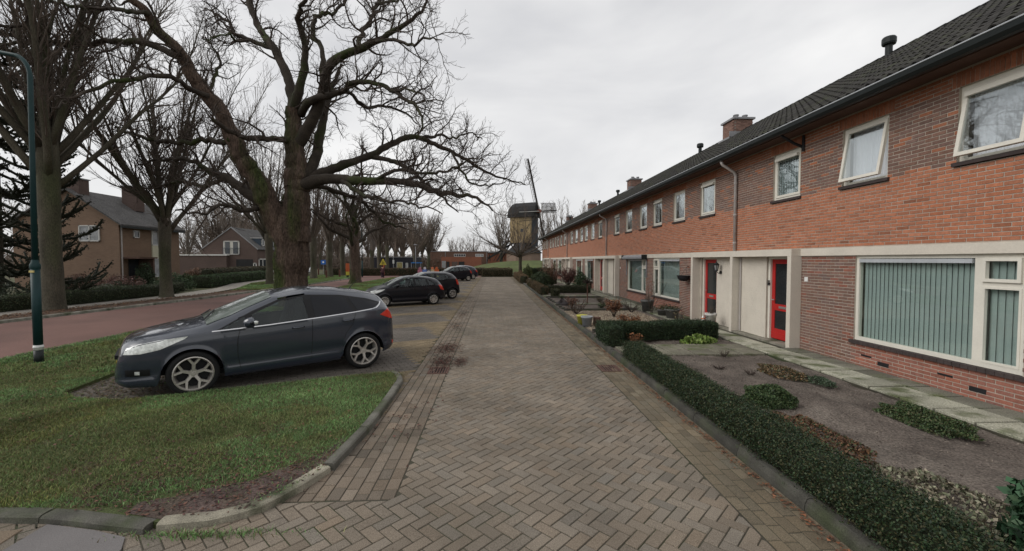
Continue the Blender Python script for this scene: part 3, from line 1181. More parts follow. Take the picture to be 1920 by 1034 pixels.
    y = s * 2.62
    b.box((-0.012, y - 0.05, 1.62), (0.0, y + 0.05, 1.72))
    b.build("number_plate", M_WHITEPL, root)
    if near:
        b = MB()
        b.box((0.03, -1.245 - 0.05, 1.46), (0.052, -1.245 + 0.02, 1.53)).box((0.02, -1.245 - 0.04, 1.55), (0.045, -1.245 + 0.01, 1.58))
        b.build("doorbell", M_PLASTIC_B, root)
        for y, z in ((-4.55, 0.22), (-6.05, 0.22), (-4.2, 0.3), (-5.6, 0.32)):
            b = MB()
            b.box((-0.006, y - 0.11, z - (0.035 if z < 0.3 else 0.02)), (0.02, y + 0.11, z + (0.035 if z < 0.3 else 0.012)))
            b.build("air_vent", M_PLASTIC_B, root)
        b = MB()
        b.tube([(-0.5, -2.4, 4.9), (-0.2, -2.42, 4.72), (-0.03, -2.42, 4.66)], 0.035, 6)
        b.tube([(-0.03, -2.46, 4.9), (-0.03, -2.46, 4.55)], 0.03, 6)
        b.build("cable_duct", M_PLASTIC_B, root)
    # chimney shared at the far boundary of each pair, flue vents on the ridge
    if s > 0:
        build_chimney(root, 7.0)
    vy = {0: -0.85 + 1.7, 1: None, 2: -3.7, 4: -2.9, 5: 3.6, 7: 6.2}.get(k)
    if vy is not None:
        b = MB()
        if k == 0:
            vy = -0.4
        x, z = RX - 0.15, RZ - 0.1
        b.lathe([(0.085, 0), (0.085, 0.36), (0.15, 0.36), (0.165, 0.4), (0.165, 0.52), (0.14, 0.56), (0.0, 0.57)], 14, (x, vy, z))
        b.build("flue_vent", M_GUTTER, root, False)
        if k == 0:
            b = MB()
            b.lathe([(0.05, 0), (0.05, 0.25), (0.08, 0.25), (0.08, 0.34), (0, 0.35)], 10, (RX + 0.9, vy - 0.55, RZ - 0.35))
            b.build("flue_vent", M_LEAD, root, False)
    return root


def build_chimney(root, d):
    """Brick stack at the ridge: courses of bricks, slab, pots."""
    if "chim" not in CACHE:
        b = MB()
        random.seed(3)
        x0, x1, y0, y1 = 3.5, 4.35, -0.45, 0.45
        b.box((x0 + 0.01, y0 + 0.01, 6.9), (x1 - 0.01, y1 - 0.01, 8.25), (0.26, 0.22, 0.19))
        for r in range(22):
            z0 = 6.9 + r * CH
            for side in range(2):
                n = 4
                for i in range(n):
                    w = (y1 - y0) / n
                    a = y0 + i * w + (w / 2 if r % 2 else 0)
                    e = min(a + w - 0.01, y1)
                    c = BROWN * random.uniform(0.9, 1.5)
                    if side == 0:
                        b.box((x0, a, z0), (x0 + 0.02, e, z0 + CH - 0.01), c)
                        if r % 2:
                            b.box((x0, y0, z0), (x0 + 0.02, y0 + w / 2 - 0.01, z0 + CH - 0.01), c)
                    else:
                        for yy in (y0, y1 - 0.02):
                            a2 = x0 + i * (x1 - x0) / n + ((x1 - x0) / n / 2 if r % 2 else 0)
                            b.box((a2, yy, z0), (min(a2 + 0.2, x1), yy + 0.02, z0 + CH - 0.01), c)
        CACHE["chim"] = b.mesh("chimney", M_BRICK_A)
        b = MB()
        b.box((3.43, -0.52, 8.25), (4.42, 0.52, 8.33))
        CACHE["slab"] = b.mesh("slab", M_LEAD)
        b = MB()
        b.lathe([(0.1, 0), (0.1, 0.12), (0.12, 0.12), (0.12, 0.16), (0.09, 0.16), (0.09, 0.02)], 10)
        CACHE["pot"] = b.mesh("chimney_pot", M_LEAD)
        b = MB()
        b.box((3.3, -0.47, 7.2), (3.52, 0.47, 7.5)).box((3.3, -0.47, 7.3), (4.4, -0.453, 7.72))
        CACHE["flash"] = b.mesh("flashing", M_LEAD)
    ch = link("chimney", CACHE["chim"], root, (0, d, 0))
    link("slab", CACHE["slab"], ch)
    link("flashing", CACHE["flash"], ch)
    for x, y in ((3.7, -0.25), (3.9, 0.1), (4.12, -0.22), (4.1, 0.3)):
        link("chimney_pot", CACHE["pot"], ch, (x, y, 8.33))


HOUSES = [row_house(k) for k in range(8)]

# awning box on the third house, lantern and hanging basket by the second door
t = thing("awning_box", "grey metal awning box with side rail above a ground floor window", "awning", (HX, CENTERS[1], 0))
b = MB()
V = [(x, y, z) for y in (-6.75, -3.75) for x, z in ((-0.04, 2.34), (-0.04, 2.14), (-0.2, 2.13), (-0.27, 2.17), (-0.27, 2.25), (-0.16, 2.33))]
b.add(V, [(j, (j + 1) % 6, 6 + (j + 1) % 6, 6 + j) for j in range(6)] + [tuple(range(6)), tuple(range(11, 5, -1))])
b.build("casing", M_LEAD, t)
b = MB()
b.box((-0.29, -6.77, 2.12), (-0.03, -6.75, 2.345)).box((-0.29, -3.75, 2.12), (-0.03, -3.73, 2.345))
b.build("end_cap", M_GUTTER, t)
for y in (-6.7, -3.8):
    b = MB()
    b.box((-0.05, y - 0.02, 1.3), (-0.01, y + 0.02, 2.13))
    b.build("guide_rail", M_LEAD, t)

t = thing("porch_lantern", "black wall lantern on the white porch wall next to a red door", "lantern", (HX - 0.02, CENTERS[0] + 0.95, 1.72))
b = MB()
b.tube([(0, 0, 0.0), (-0.06, 0, -0.03), (-0.13, 0, 0.02), (-0.14, 0, 0.1)], 0.012, 6).lathe([(0.05, -0.02), (0.05, 0.02)], 8, (0, 0, 0), 'x')
b.build("bracket", M_PLASTIC_B, t)
b = MB()
b.lathe([(0.0, 0.34), (0.012, 0.33), (0.015, 0.29), (0.03, 0.27), (0.1, 0.22), (0.085, 0.2), (0.08, 0.19)], 6, (-0.14, 0, 0.03))
b.lathe([(0.055, 0.05), (0.06, 0.02), (0.02, 0.0), (0.0, -0.04)], 6, (-0.14, 0, 0.03))
for i in range(6):
    a = 2 * pi * i / 6
    b.obox((-0.14 + 0.05 * cos(a), 0.05 * sin(a), 0.08), (-0.14 + 0.08 * cos(a), 0.08 * sin(a), 0.22), 0.012, 0.012)
b.build("cage", M_PLASTIC_B, t)
b = MB()
b.lathe([(0.048, 0.05), (0.074, 0.19)], 6, (-0.14, 0, 0.03))
b.build("lamp_glass", mat("lantern_glass", (0.25, 0.25, 0.25), 0.15, 0, 1, 0, 1, 0), t)

t = thing("hanging_planter", "dark half round planter hanging on the brick pier beside the second porch post", "planter", (HX - 0.03, CENTERS[0] + 3.1, 1.5))
b = MB()
b.lathe([(0.0, -0.16), (0.12, -0.14), (0.2, -0.05), (0.22, 0.05), (0.2, 0.05), (0.18, -0.02), (0.0, -0.03)], 14, (-0.18, 0, 0))
b.build("bowl", M_PLASTIC_B, t)
b = MB()
for y in (-0.18, 0.18):
    b.tube([(-0.18, y, 0.05), (-0.05, 0, 0.36)], 0.006, 4)
b.tube([(0.03, 0, 0.36), (-0.06, 0, 0.38)], 0.01, 5)
b.build("hanger", M_PLASTIC_B, t)

# ---------------------------------------------------------------- houses on the left, school, windmill


def brick_mat(name, c1, c2, mortar):
    m = mat(name, c1, 0.92, 0.22, 0.7, 0.12, 30, 0)
    N, L = m.node_tree.nodes, m.node_tree.links
    b = N["Principled BSDF"]
    geo = N.new("ShaderNodeNewGeometry")
    sx = N.new("ShaderNodeSeparateXYZ")
    L.new(geo.outputs["Position"], sx.inputs[0])
    ad = N.new("ShaderNodeMath")
    L.new(sx.outputs[0], ad.inputs[0])
    L.new(sx.outputs[1], ad.inputs[1])
    cb = N.new("ShaderNodeCombineXYZ")
    L.new(ad.outputs[0], cb.inputs[0])
    L.new(sx.outputs[2], cb.inputs[1])
    br = N.new("ShaderNodeTexBrick")
    br.inputs["Color1"].default_value = (*c1, 1)
    br.inputs["Color2"].default_value = (*c2, 1)
    br.inputs["Mortar"].default_value = (*mortar, 1)
    br.inputs["Scale"].default_value = 1.0
    br.inputs["Brick Width"].default_value = 0.22
    br.inputs["Row Height"].default_value = 0.0625
    br.inputs["Mortar Size"].default_value = 0.006
    L.new(cb.outputs[0], br.inputs["Vector"])
    old = b.inputs["Base Color"].links[0].from_socket
    mx_ = N.new("ShaderNodeMix")
    mx_.data_type = 'RGBA'
    mx_.inputs[0].default_value = 0.6
    L.new(old, mx_.inputs[6])
    L.new(br.outputs["Color"], mx_.inputs[7])
    L.new(mx_.outputs[2], b.inputs["Base Color"])
    return m


M_TAN = brick_mat("tan_brick", (0.225, 0.15, 0.105), (0.17, 0.11, 0.08), (0.22, 0.17, 0.12))
M_DKB = brick_mat("dark_brown_brick", (0.115, 0.08, 0.068), (0.088, 0.06, 0.053), (0.10, 0.08, 0.07))
M_SCHB = brick_mat("school_red_brick", (0.24, 0.085, 0.05), (0.18, 0.065, 0.042), (0.2, 0.13, 0.1))
M_SCHK = brick_mat("black_school_brick", (0.03, 0.03, 0.038), (0.022, 0.022, 0.03), (0.03, 0.03, 0.035))
M_SCHU = brick_mat("school_brown_brick", (0.15, 0.085, 0.06), (0.11, 0.065, 0.05), (0.14, 0.1, 0.08))
M_MILLB = brick_mat("pale_pink_brick", (0.23, 0.16, 0.125), (0.19, 0.13, 0.10), (0.22, 0.18, 0.15))
M_SLATE = mat("grey_roof_covering", (0.085, 0.082, 0.08), 0.85, 0.2, 1.5, 0.35, 12, 0.6, 10, bdist=0.04)
M_PANE = mat("dark_reflecting_pane", (0.035, 0.042, 0.048), 0.08, 0.3, 0.8, 0, 1, 0, spec=0.8)
M_CURT = mat("curtained_pane", (0.30, 0.31, 0.32), 0.25, 0.25, 2.5, 0.1, 20, 0, spec=0.6)
M_BLUEP = mat("blue_grey_cladding", (0.055, 0.075, 0.10), 0.6, 0.1, 1, 0.05, 20, 0)
M_ZINCW = mat("white_trim", (0.62, 0.61, 0.58), 0.5, 0.06, 2, 0.05, 20, 0)


def win(parent, p0, p1, axis, div=1, pane=None, fw=0.07, out=-1):
    """A window on a wall: axis 'x' = wall faces along y, 'y' = wall faces along x. p0, p1 opposite corners."""
    (x0, y0, z0), (x1, y1, z1) = p0, p1
    b = MB()
    if axis == 'x':
        ya, yb = sorted((y0, y0 + out * 0.07))
        for bx in (((x0, z0), (x1, z0 + fw)), ((x0, z1 - fw), (x1, z1)), ((x0, z0), (x0 + fw, z1)), ((x1 - fw, z0), (x1, z1))):
            b.box((bx[0][0], ya, bx[0][1]), (bx[1][0], yb, bx[1][1]))
        for k in range(1, div):
            xm = x0 + (x1 - x0) * k / div
            b.box((xm - fw / 2, ya, z0), (xm + fw / 2, yb, z1))
    else:
        xa, xb = sorted((x0, x0 + out * 0.07))
        for bx in (((y0, z0), (y1, z0 + fw)), ((y0, z1 - fw), (y1, z1)), ((y0, z0), (y0 + fw, z1)), ((y1 - fw, z0), (y1, z1))):
            b.box((xa, bx[0][0], bx[0][1]), (xb, bx[1][0], bx[1][1]))
        for k in range(1, div):
            ym = y0 + (y1 - y0) * k / div
            b.box((xa, ym - fw / 2, z0), (xb, ym + fw / 2, z1))
    w = b.build("window", M_ZINCW, parent)
    g = MB()
    if axis == 'x':
        g.box((x0 + 0.02, min(y0, y0 + out * 0.03), z0 + 0.02), (x1 - 0.02, max(y0, y0 + out * 0.03), z1 - 0.02))
    else:
        g.box((min(x0, x0 + out * 0.03), y0 + 0.02, z0 + 0.02), (max(x0, x0 + out * 0.03), y1 - 0.02, z1 - 0.02))
    g.build("pane", pane or M_PANE, w)
    return w


def gable_body(parent, x0, x1, y0, y1, eave, peak, xp, m, name="wall", overl=0.25, roofm=None, th=0.12, eo=0.35):
    """Walls with a gable facing -Y, ridge along Y at x = xp, and its roof."""
    b = MB()
    v = []
    for y in (y0, y1):
        v += [(x0, y, 0), (x1, y, 0), (x1, y, eave), (xp, y, peak), (x0, y, eave)]
    b.add(v, [(0, 1, 2, 3, 4), (9, 8, 7, 6, 5), (1, 6, 7, 2), (5, 0, 4, 9)])
    b.build(name, m, parent)
    rb = MB()
    for xe, sg in ((x0, -1), (x1, 1)):
        sl = (peak - eave) / (xp - xe)
        xo = xe + sg * eo
        zo = eave - abs(sl) * eo
        v = [(xo, y0 - overl, zo + 0.02), (xp, y0 - overl, peak + 0.02), (xp, y1 + overl, peak + 0.02), (xo, y1 + overl, zo + 0.02)]
        v += [(a, bb, c + th) for a, bb, c in v]
        rb.add(v, BOXF)
    r = rb.build("roof", roofm or M_SLATE, parent)
    return r


# --- tan brick house
t = thing("detached_house", "tan brick house with grey pitched roof behind the monkey puzzle tree", "house", (-30.4, 35, 0))
T0 = np.array((-30.4, 35, 0))


def rel(p, o=None):
    o = T0 if o is None else o
    return (p[0] - o[0], p[1] - o[1], p[2] - o[2])


r = gable_body(t, -3.9, 3.4, -2.9, 3.0, 4.78, 7.1, 0.0, M_TAN)
win(t, rel((-29.74, 32.1, 3.44)), rel((-28.3, 32.1, 4.6)), 'x', 2, M_CURT)
win(t, rel((-27, 33.3, 3.77)), rel((-27, 33.85, 4.34)), 'y', 1, M_PANE, 0.06, 1)
win(t, rel((-27, 35.0, 3.25)), rel((-27, 36.9, 4.55)), 'y', 3, M_CURT, 0.06, 1)
b = MB()
b.box(rel((-27, 35.0, 2.25)), rel((-26.93, 36.9, 3.24)))
b.build("cladding_panel", mat("cream_panel", (0.55, 0.53, 0.40), 0.6, 0.05, 2, 0.05, 20, 0), t)
win(t, rel((-27, 35.0, 0.75)), rel((-27, 36.9, 2.24)), 'y', 2, M_CURT, 0.06, 1)
b = MB()
b.box(rel((-27, 33.7, 0)), rel((-25.9, 33.85, 2.2))).box(rel((-27, 32.3, 2.2)), rel((-25.8, 34.0, 2.32)))
b.build("porch", M_SOFFIT, t)
b = MB()
b.box(rel((-26.99, 32.8, 0)), rel((-26.92, 33.6, 2.15)))
b.build("door", M_PANE, t)
b = MB()
b.tube([rel((-26.95, 32.25, 4.6)), rel((-26.95, 32.25, 0))], 0.05, 6)
b.build("downpipe", M_PIPE, t)
b = MB()
b.box(rel((-26.72, 31.9, 4.42)), rel((-26.56, 38.1, 4.56)))
b.build("gutter", M_GUTTER, t)
for (x, y) in ((-30.4, 32.7), (-29.0, 35.9)):
    b = MB()
    b.box(rel((x - 0.55, y - 0.4, 6.0)), rel((x + 0.55, y + 0.4, 7.95)), (1, 1, 1))
    ch = b.build("chimney", M_DKB, r)
    b = MB()
    b.box(rel((x - 0.62, y - 0.47, 7.95)), rel((x + 0.62, y + 0.47, 8.03)))
    b.build("slab", M_LEAD, ch)

# --- dark brick house with dormers and garage wing
T1 = np.array((-36.9, 66, 0))
t = thing("brick_house", "dark brown brick house with dormers and a flat roofed garage wing", "house", tuple(T1))
r = gable_body(t, -4.0, 3.5, -4.0, 4.5, 3.7, 6.65, 0.0, M_DKB, overl=0.05, th=0.1, eo=0.2)
b = MB()
for xe, sg in ((-4.0, -1), (3.5, 1)):
    sl = (6.65 - 3.7) / xe
    b.obox((xe * 1.05, -4.06, 3.58), (0, -4.06, 6.72), 0.05, 0.12)
b.build("verge_trim", M_LEAD, r)
for y0 in (-2.4, 1.0):
    b = MB()
    b.box((1.2, y0, 4.0), (3.1, y0 + 1.9, 5.25))
    d = b.build("dormer", M_BLUEP, r)
    b = MB()
    b.box((0.9, y0 - 0.08, 5.25), (3.25, y0 + 1.98, 5.33))
    b.build("dormer_roof", M_ZINCW, r)
    win(t, (3.1, y0 + 0.3, 4.15), (3.1, y0 + 1.7, 5.15), 'y', 2, M_PANE, 0.12, 1)
b = MB()
b.box((-1.06, -4.09, 2.85), (-0.46 + 0.0, -4.0, 4.8))
w = win(t, (-1.1, -4.0, 2.87), (1.1, -4.0, 4.8), 'x', 1, mat("double_door_white", (0.6, 0.58, 0.52), 0.6, 0.05, 1, 0, 1, 0), 0.1)
for xa in (-0.85, 0.25):
    g = MB()
    g.box((xa, -4.09, 3.0), (xa + 0.62, -4.04, 4.68))
    g.build("pane", M_PANE, w)
g = MB()
g.box((-1.2, -4.2, 3.75), (1.2, -4.17, 3.8))
for k in range(14):
    g.box((-1.2 + k * 0.18, -4.19, 2.9), (-1.18 + k * 0.18, -4.175, 3.75))
g.build("balcony_railing", M_BLUEP, t)
b = MB()
b.box((-7.8, -4.6, 0), (-0.4, 0, 2.72))
b.build("garage_wing", M_DKB, t)
b = MB()
b.box((-7.9, -4.7, 2.72), (-0.3, 0, 2.9))
b.build("roof_trim", M_ZINCW, t)
b = MB()
b.box((0.6, -4.03, 0), (2.9, -3.98, 2.2))
b.build("carport_shade_panel", M_ROOM, t)  # flat dark panel; the carport's inner shade is put into its colour
win(t, (2.95, -4.0, 0.65), (3.4, -4.0, 1.7), 'x', 1, M_PANE, 0.1)
win(t, (3.5, -3.7, 0.1), (3.5, -1.6, 2.3), 'y', 2, M_PANE, 0.14, 1)
for y in (-0.6, 1.0, 2.6):
    win(t, (3.5, y, 0.2), (3.5, y + 0.9, 2.2), 'y', 1, M_PANE, 0.12, 1)

# --- school: black brick block, red wing, brown upper building
t = thing("school_block", "low black brick school block behind the hedge", "school building", (-19.2, 87, 0))
b = MB()
b.box((-4.2, -2, 0), (3.7, 6, 2.62))
b.build("wall", M_SCHK, t)
b = MB()
b.box((-4.3, -2.1, 2.62), (3.8, 6, 2.74))
b.build("roof_edge", M_LEAD, t)
win(t, (0.2, -2, 0.5), (1.35, -2, 1.7), 'x', 1, mat("yellow_pane", (0.32, 0.27, 0.12), 0.3, 0.3, 2, 0, 1, 0), 0.06)
win(t, (1.95, -2, 0.4), (2.4, -2, 1.55), 'x', 1, M_CURT, 0.1)
win(t, (0.1, -2, 0.02), (1.5, -2, 0.45), 'x', 3, mat("teal_pane", (0.05, 0.16, 0.14), 0.3, 0.2, 2, 0, 1, 0), 0.05)
t = thing("school_wing", "orange red brick school wing with two dark doorways", "school building", (-7, 98, 0))
b = MB()
b.box((-4.5, -3, 0), (4.3, 5, 2.8))
b.build("wall", M_SCHB, t)
for xa, xb, mm in ((-3.4, -2.7, M_PANE), (-2.2, -0.9, M_SCHB), (-0.7, 0.6, M_PANE)):
    b = MB()
    b.box((xa, -3.05, 0), (xb, -2.97, 1.75))
    b.build("doorway", M_ROOM if mm is M_PANE else M_DKB, t)
b = MB()
b.box((-4.4, -3.04, 0), (-3.5, -2.98, 1.9))
b.build("grey_panel", M_LEAD, t)
t = thing("school_hall", "long brown brick school building with a strip of upper windows", "school building", (-8, 108, 0))
b = MB()
b.box((-7.5, -3, 0), (6.6, 5, 4.15))
b.build("wall", M_SCHU, t)
b = MB()
b.box((-7.6, -3.1, 4.15), (6.7, 5, 4.27))
b.build("roof_edge", M_LEAD, t)
win(t, (-1.6, -3, 2.9), (1.2, -3, 3.6), 'x', 5, M_PANE, 0.09)
win(t, (3.6, -3, 2.9), (5.6, -3, 3.6), 'x', 3, M_CURT, 0.09)
for x in (-3.7, 6.4):
    b = MB()
    b.tube([(x, -3.06, 4.1), (x, -3.06, 0)], 0.06, 6)
    b.build("downpipe", M_LEAD, t)
t = thing("low_brick_shed", "low red brick building with flat grey roof behind the windmill ladder", "building", (2.0, 122, 0))
b = MB()
b.box((-5.0, -2, 0), (5, 5, 4.1))
b.build("wall", M_SCHB, t)
b = MB()
b.box((-5.3, -2.3, 4.1), (5.3, 5, 4.5))
b.build("roof", M_LEAD, t)

# --- grassy mound under the mill
b = MB()
nx, ny = 60, 40
gx, gy = np.linspace(-16, 32, nx), np.linspace(59.2, 130, ny)
V = []
for x in gx:
    for y in gy:
        d = ((x - 9) / 15) ** 2 + ((y - 98) / 30) ** 2
        s = max(0.0, 1 - d)
        e = min(1, (y - 59.2) / 8)
        V.append((x, y, 0.02 + 1.75 * s ** 0.8 * e + 0.25 * e * max(0, 1 - ((x - 6) / 20) ** 2)))
b.add(np.array(V), grid_faces(nx, ny)[:, ::-1])
M_LAWN = mat("park_lawn", (0.075, 0.095, 0.028), 0.97, 0.3, 0.5, 0.35, 8, 0.5, 12, col2=(0.085, 0.085, 0.04), c2scale=0.25, bdist=0.05)
tag(b.build("mound", M_LAWN, None, True), "low green mound carrying the windmill", None, None, "structure")

# --- post mill
M_TARB = mat("tarred_boards", (0.028, 0.028, 0.028), 0.85, 0.25, 1.2, 0.3, 8, 0.6, 8, stretch=(3, 3, 0.3), bdist=0.04)
M_YELB = mat("weathered_yellow_boards", (0.30, 0.225, 0.125), 0.85, 0.2, 0.6, 0.15, 8, 0.3, 10, stretch=(3, 3, 0.3))
M_BLKW = mat("black_timber", (0.018, 0.018, 0.018), 0.8, 0.2, 2, 0.1, 20, 0.1, 20)
M_SHING = mat("grey_blue_breast_boards", (0.055, 0.062, 0.075), 0.85, 0.2, 1, 0.2, 8, 0.3, 10)
M_SPAR = mat("mill_spar", (0.035, 0.03, 0.028), 0.7, 0.2, 2, 0.1, 20, 0)
M_SPARW = mat("mill_spar_white", (0.6, 0.58, 0.55), 0.6, 0.1, 2, 0, 1, 0)
MA = radians(-29)
t = thing("windmill", "wooden post mill with yellow side, black cap and four lattice sails on the mound", "windmill", (7.2, 100.4, 1.6), MA)
# local x = wind shaft direction
hl, hw = 2.75, 1.8
b = MB()
nb = 15
for i in range(nb):
    xa = -hl + 2 * hl * i / nb
    dx = 0.012 * (i % 3)
    for y in (-hw, hw):
        b.box((xa + 0.015, y - 0.04 - dx, 4.5), (xa + 2 * hl / nb - 0.015, y + 0.04 + dx, 10.5), np.array((1, 1, 1)) * random.uniform(0.85, 1.12))
MATS_Y = mat("yellow_side_board", (0.30, 0.225, 0.125), 0.85, 0.2, 0.6, 0.15, 8, 0.3, 10, tint='attr', stretch=(3, 3, 0.3))
tag(b.build("side_boards", MATS_Y, t), kind="stuff")
b = MB()
b.box((-hl, -hw + 0.05, 4.5), (-hl + 0.1, hw - 0.05, 10.5)).box((-hl, -hw + 0.05, 4.4), (hl, hw - 0.05, 4.6))
b.build("tail_wall", M_TARB, t)
b = MB()
for i in range(10):
    ya = -hw + 2 * hw * i / 10
    b.box((hl - 0.08, ya + 0.01, 3.6), (hl + 0.06 + 0.02 * (i % 2), ya + 0.39, 10.5))
b.build("breast_boards", M_SHING, t)
b = MB()
b.box((0.0, -hw - 0.1, 7.0), (0.7, -hw - 0.03, 7.7))
b.build("hatch", M_SHING, t)
sec = [(-hw - 0.35, 10.4), (-hw - 0.3, 11.2), (-1.35, 12.9), (0, 13.9), (1.35, 12.9), (hw + 0.3, 11.2), (hw + 0.35, 10.4)]
b = MB()
V = []
for x, k, dz in ((-hl - 0.9, 0.72, -0.9), (-hl - 0.3, 0.95, -0.25), (-hl + 0.6, 1, 0), (hl + 0.1, 1, 0), (hl + 0.7, 0.96, -0.1)):
    for y, z in sec:
        V.append((x, y * k, z if z < 10.5 else 10.4 + (z - 10.4) * (1 + dz / 3.5)))
ns = len(sec)
b.add(V, [(i * ns + j, i * ns + j + 1, (i + 1) * ns + j + 1, (i + 1) * ns + j) for i in range(4) for j in range(ns - 1)] + [tuple(range(ns)), tuple(4 * ns + j for j in range(ns))[::-1], (0, 4 * ns, 4 * ns + ns - 1, ns - 1)])
b.build("cap", M_TARB, t)
# roundhouse under the body
b = MB()
b.lathe([(4.3, -0.3), (4.3, 2.25)], 8)
b.build("roundhouse_wall", M_MILLB, t)
b = MB()
b.lathe([(4.7, 2.1), (2.6, 3.9), (1.9, 4.6), (0, 4.7)], 8)
b.build("roundhouse_roof", M_TARB, t)
b = MB()
b.box((-0.4, -4.1, 0.9), (0.4, -3.95, 1.5))
b.build("window", M_ROOM, t)
# tail pole and ladder
b = MB()
b.obox((-2.2, 0, 4.9), (-9.6, 0, 0.95), 0.35, 0.4)
b.build("tail_pole", M_BLKW, t)
b = MB()
for y in (-0.9, 0.9):
    b.obox((-3.6, y, 5.0), (-6.8, y, 0.2), 0.16, 0.25)
    b.obox((-4.2, y, 5.3), (-7.6, y, 0.3), 0.1, 0.1)
    b.obox((-5.0, y, 5.1), (-5.6, y, 0.6), 0.12, 0.12)
for k in range(16):
    f = k / 16
    b.box((-3.6 - 3.2 * f - 0.12, -0.9, 5.0 - 4.8 * f), (-3.6 - 3.2 * f + 0.12, 0.9, 5.0 - 4.8 * f + 0.06))
b.box((-5.2, -1.1, 4.75), (-2.6, 1.1, 4.9))
b.build("ladder", M_BLKW, t)
b = MB()
b.obox((-9.5, -0.7, 0.2), (-9.3, 0, 1.8), 0.14, 0.14).obox((-9.5, 0.7, 0.2), (-9.3, 0, 1.8), 0.14, 0.14).obox((-9.4, -0.8, 1.1), (-9.4, 0.8, 1.1), 0.12, 0.12)
b.build("winch", M_BLKW, t)
# sails
hub = np.array((hl + 1.0, 0, 11.75))
tl = radians(10)
ax_n = np.array((cos(tl), 0, sin(tl)))
e1 = np.array((0, 1, 0.0))
e2 = np.cross(ax_n, e1)
b = MB()
b.obox(hub - ax_n * 1.8, hub + ax_n * 0.5, 0.7, 0.7)
b.build("wind_shaft", mat("red_shaft", (0.22, 0.06, 0.04), 0.7, 0.2, 2, 0, 1, 0), t)
ph0 = radians(7)
for k in range(4):
    ph = ph0 + k * pi / 2
    d = e1 * cos(ph) + e2 * sin(ph) * (1 if e2[2] > 0 else -1)
    q = np.cross(ax_n, d)
    b = MB()
    b.obox(hub, hub + d * 12.2, 0.32, 0.32)
    b.obox(hub + d * 2.2 + q * 1.9, hub + d * 12.0 + q * 1.9, 0.09, 0.09)
    b.obox(hub + d * 2.2 + q * 0.95, hub + d * 12.0 + q * 0.95, 0.07, 0.07)
    b.obox(hub + d * 2.2 - q * 0.45, hub + d * 12.0 - q * 0.45, 0.12, 0.12)
    for i in range(25):
        r_ = 2.2 + i * 0.408
        b.obox(hub + d * r_ - q * 0.45 - ax_n * 0.1, hub + d * r_ + q * 1.9 + ax_n * 0.25, 0.06, 0.06)
    sail = b.build("sail", M_SPAR, t)
    b = MB()
    b.obox(hub + d * 0.2 + ax_n * 0.2, hub + d * (11.5 if k == 2 else 2.2) + ax_n * 0.2, 0.34, 0.1)
    b.build("painted_stock", M_SPARW, sail)

# ---------------------------------------------------------------- trees
M_BARK = mat("oak_bark", (0.095, 0.066, 0.050), 0.95, 0.35, 3.5, 0.5, 25, 1.0, 11, col2=(0.040, 0.052, 0.014), c2scale=0.9, c2lo=0.5, c2hi=0.62, stretch=(1, 1, 0.22), bdist=0.14)
M_LIMB = mat("mossy_limb_bark", (0.045, 0.036, 0.028), 0.95, 0.3, 2.5, 0.3, 30, 0.7, 22, col2=(0.035, 0.048, 0.012), c2scale=0.6, c2lo=0.5, c2hi=0.66, bdist=0.03)
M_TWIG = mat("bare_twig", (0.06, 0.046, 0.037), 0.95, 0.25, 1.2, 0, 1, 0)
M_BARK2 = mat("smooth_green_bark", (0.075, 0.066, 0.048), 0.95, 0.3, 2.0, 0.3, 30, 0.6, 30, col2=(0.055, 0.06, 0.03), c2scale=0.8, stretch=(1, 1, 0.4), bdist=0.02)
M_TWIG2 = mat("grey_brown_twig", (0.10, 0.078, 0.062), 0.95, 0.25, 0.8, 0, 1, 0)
M_TWIG4 = mat("wood_twig", (0.16, 0.125, 0.10), 0.95, 0.2, 0.5, 0, 1, 0)  # paler than near twigs: far haze is put into the colour
M_TWIG3 = mat("distant_twig", (0.20, 0.172, 0.15), 0.95, 0.2, 0.5, 0, 1, 0)  # lightened further, distance haze carried by the colour


def smooth_path(P, step):
    """Catmull-Rom resampling of (x, y, z, r) points."""
    P = np.asarray(P, float)
    Q = np.vstack([2 * P[0] - P[1], P, 2 * P[-1] - P[-2]])
    out = []
    for i in range(1, len(Q) - 2):
        n = max(1, int(np.linalg.norm(Q[i + 1, :3] - Q[i, :3]) / step))
        for t in np.arange(n) / n:
            p0, p1, p2, p3 = Q[i - 1], Q[i], Q[i + 1], Q[i + 2]
            out.append(0.5 * (2 * p1 + (p2 - p0) * t + (2 * p0 - 5 * p1 + 4 * p2 - p3) * t * t + (3 * p1 - p0 - 3 * p2 + p3) * t ** 3))
    out.append(P[-1])
    return np.array(out)


def rnd_unit(rn):
    while True:
        v = Vector((rn.uniform(-1, 1), rn.uniform(-1, 1), rn.uniform(-1, 1)))
        if 0.05 < v.length < 1:
            return v.normalized()


def wiggle(rn, p, d, length, n, wig, up, r0, r1):
    """A wandering shoot: n segments from p in direction d."""
    P, R = [tuple(p)], [r0]
    p, d = Vector(p), Vector(d).normalized()
    st = length / n
    for i in range(n):
        d = d + Vector((rn.gauss(0, wig), rn.gauss(0, wig), rn.gauss(0, wig) + up))
        d.normalize()
        p = p + d * st
        P.append(tuple(p))
        R.append(r0 + (r1 - r0) * (i + 1) / n)
    return np.array(P), np.array(R)


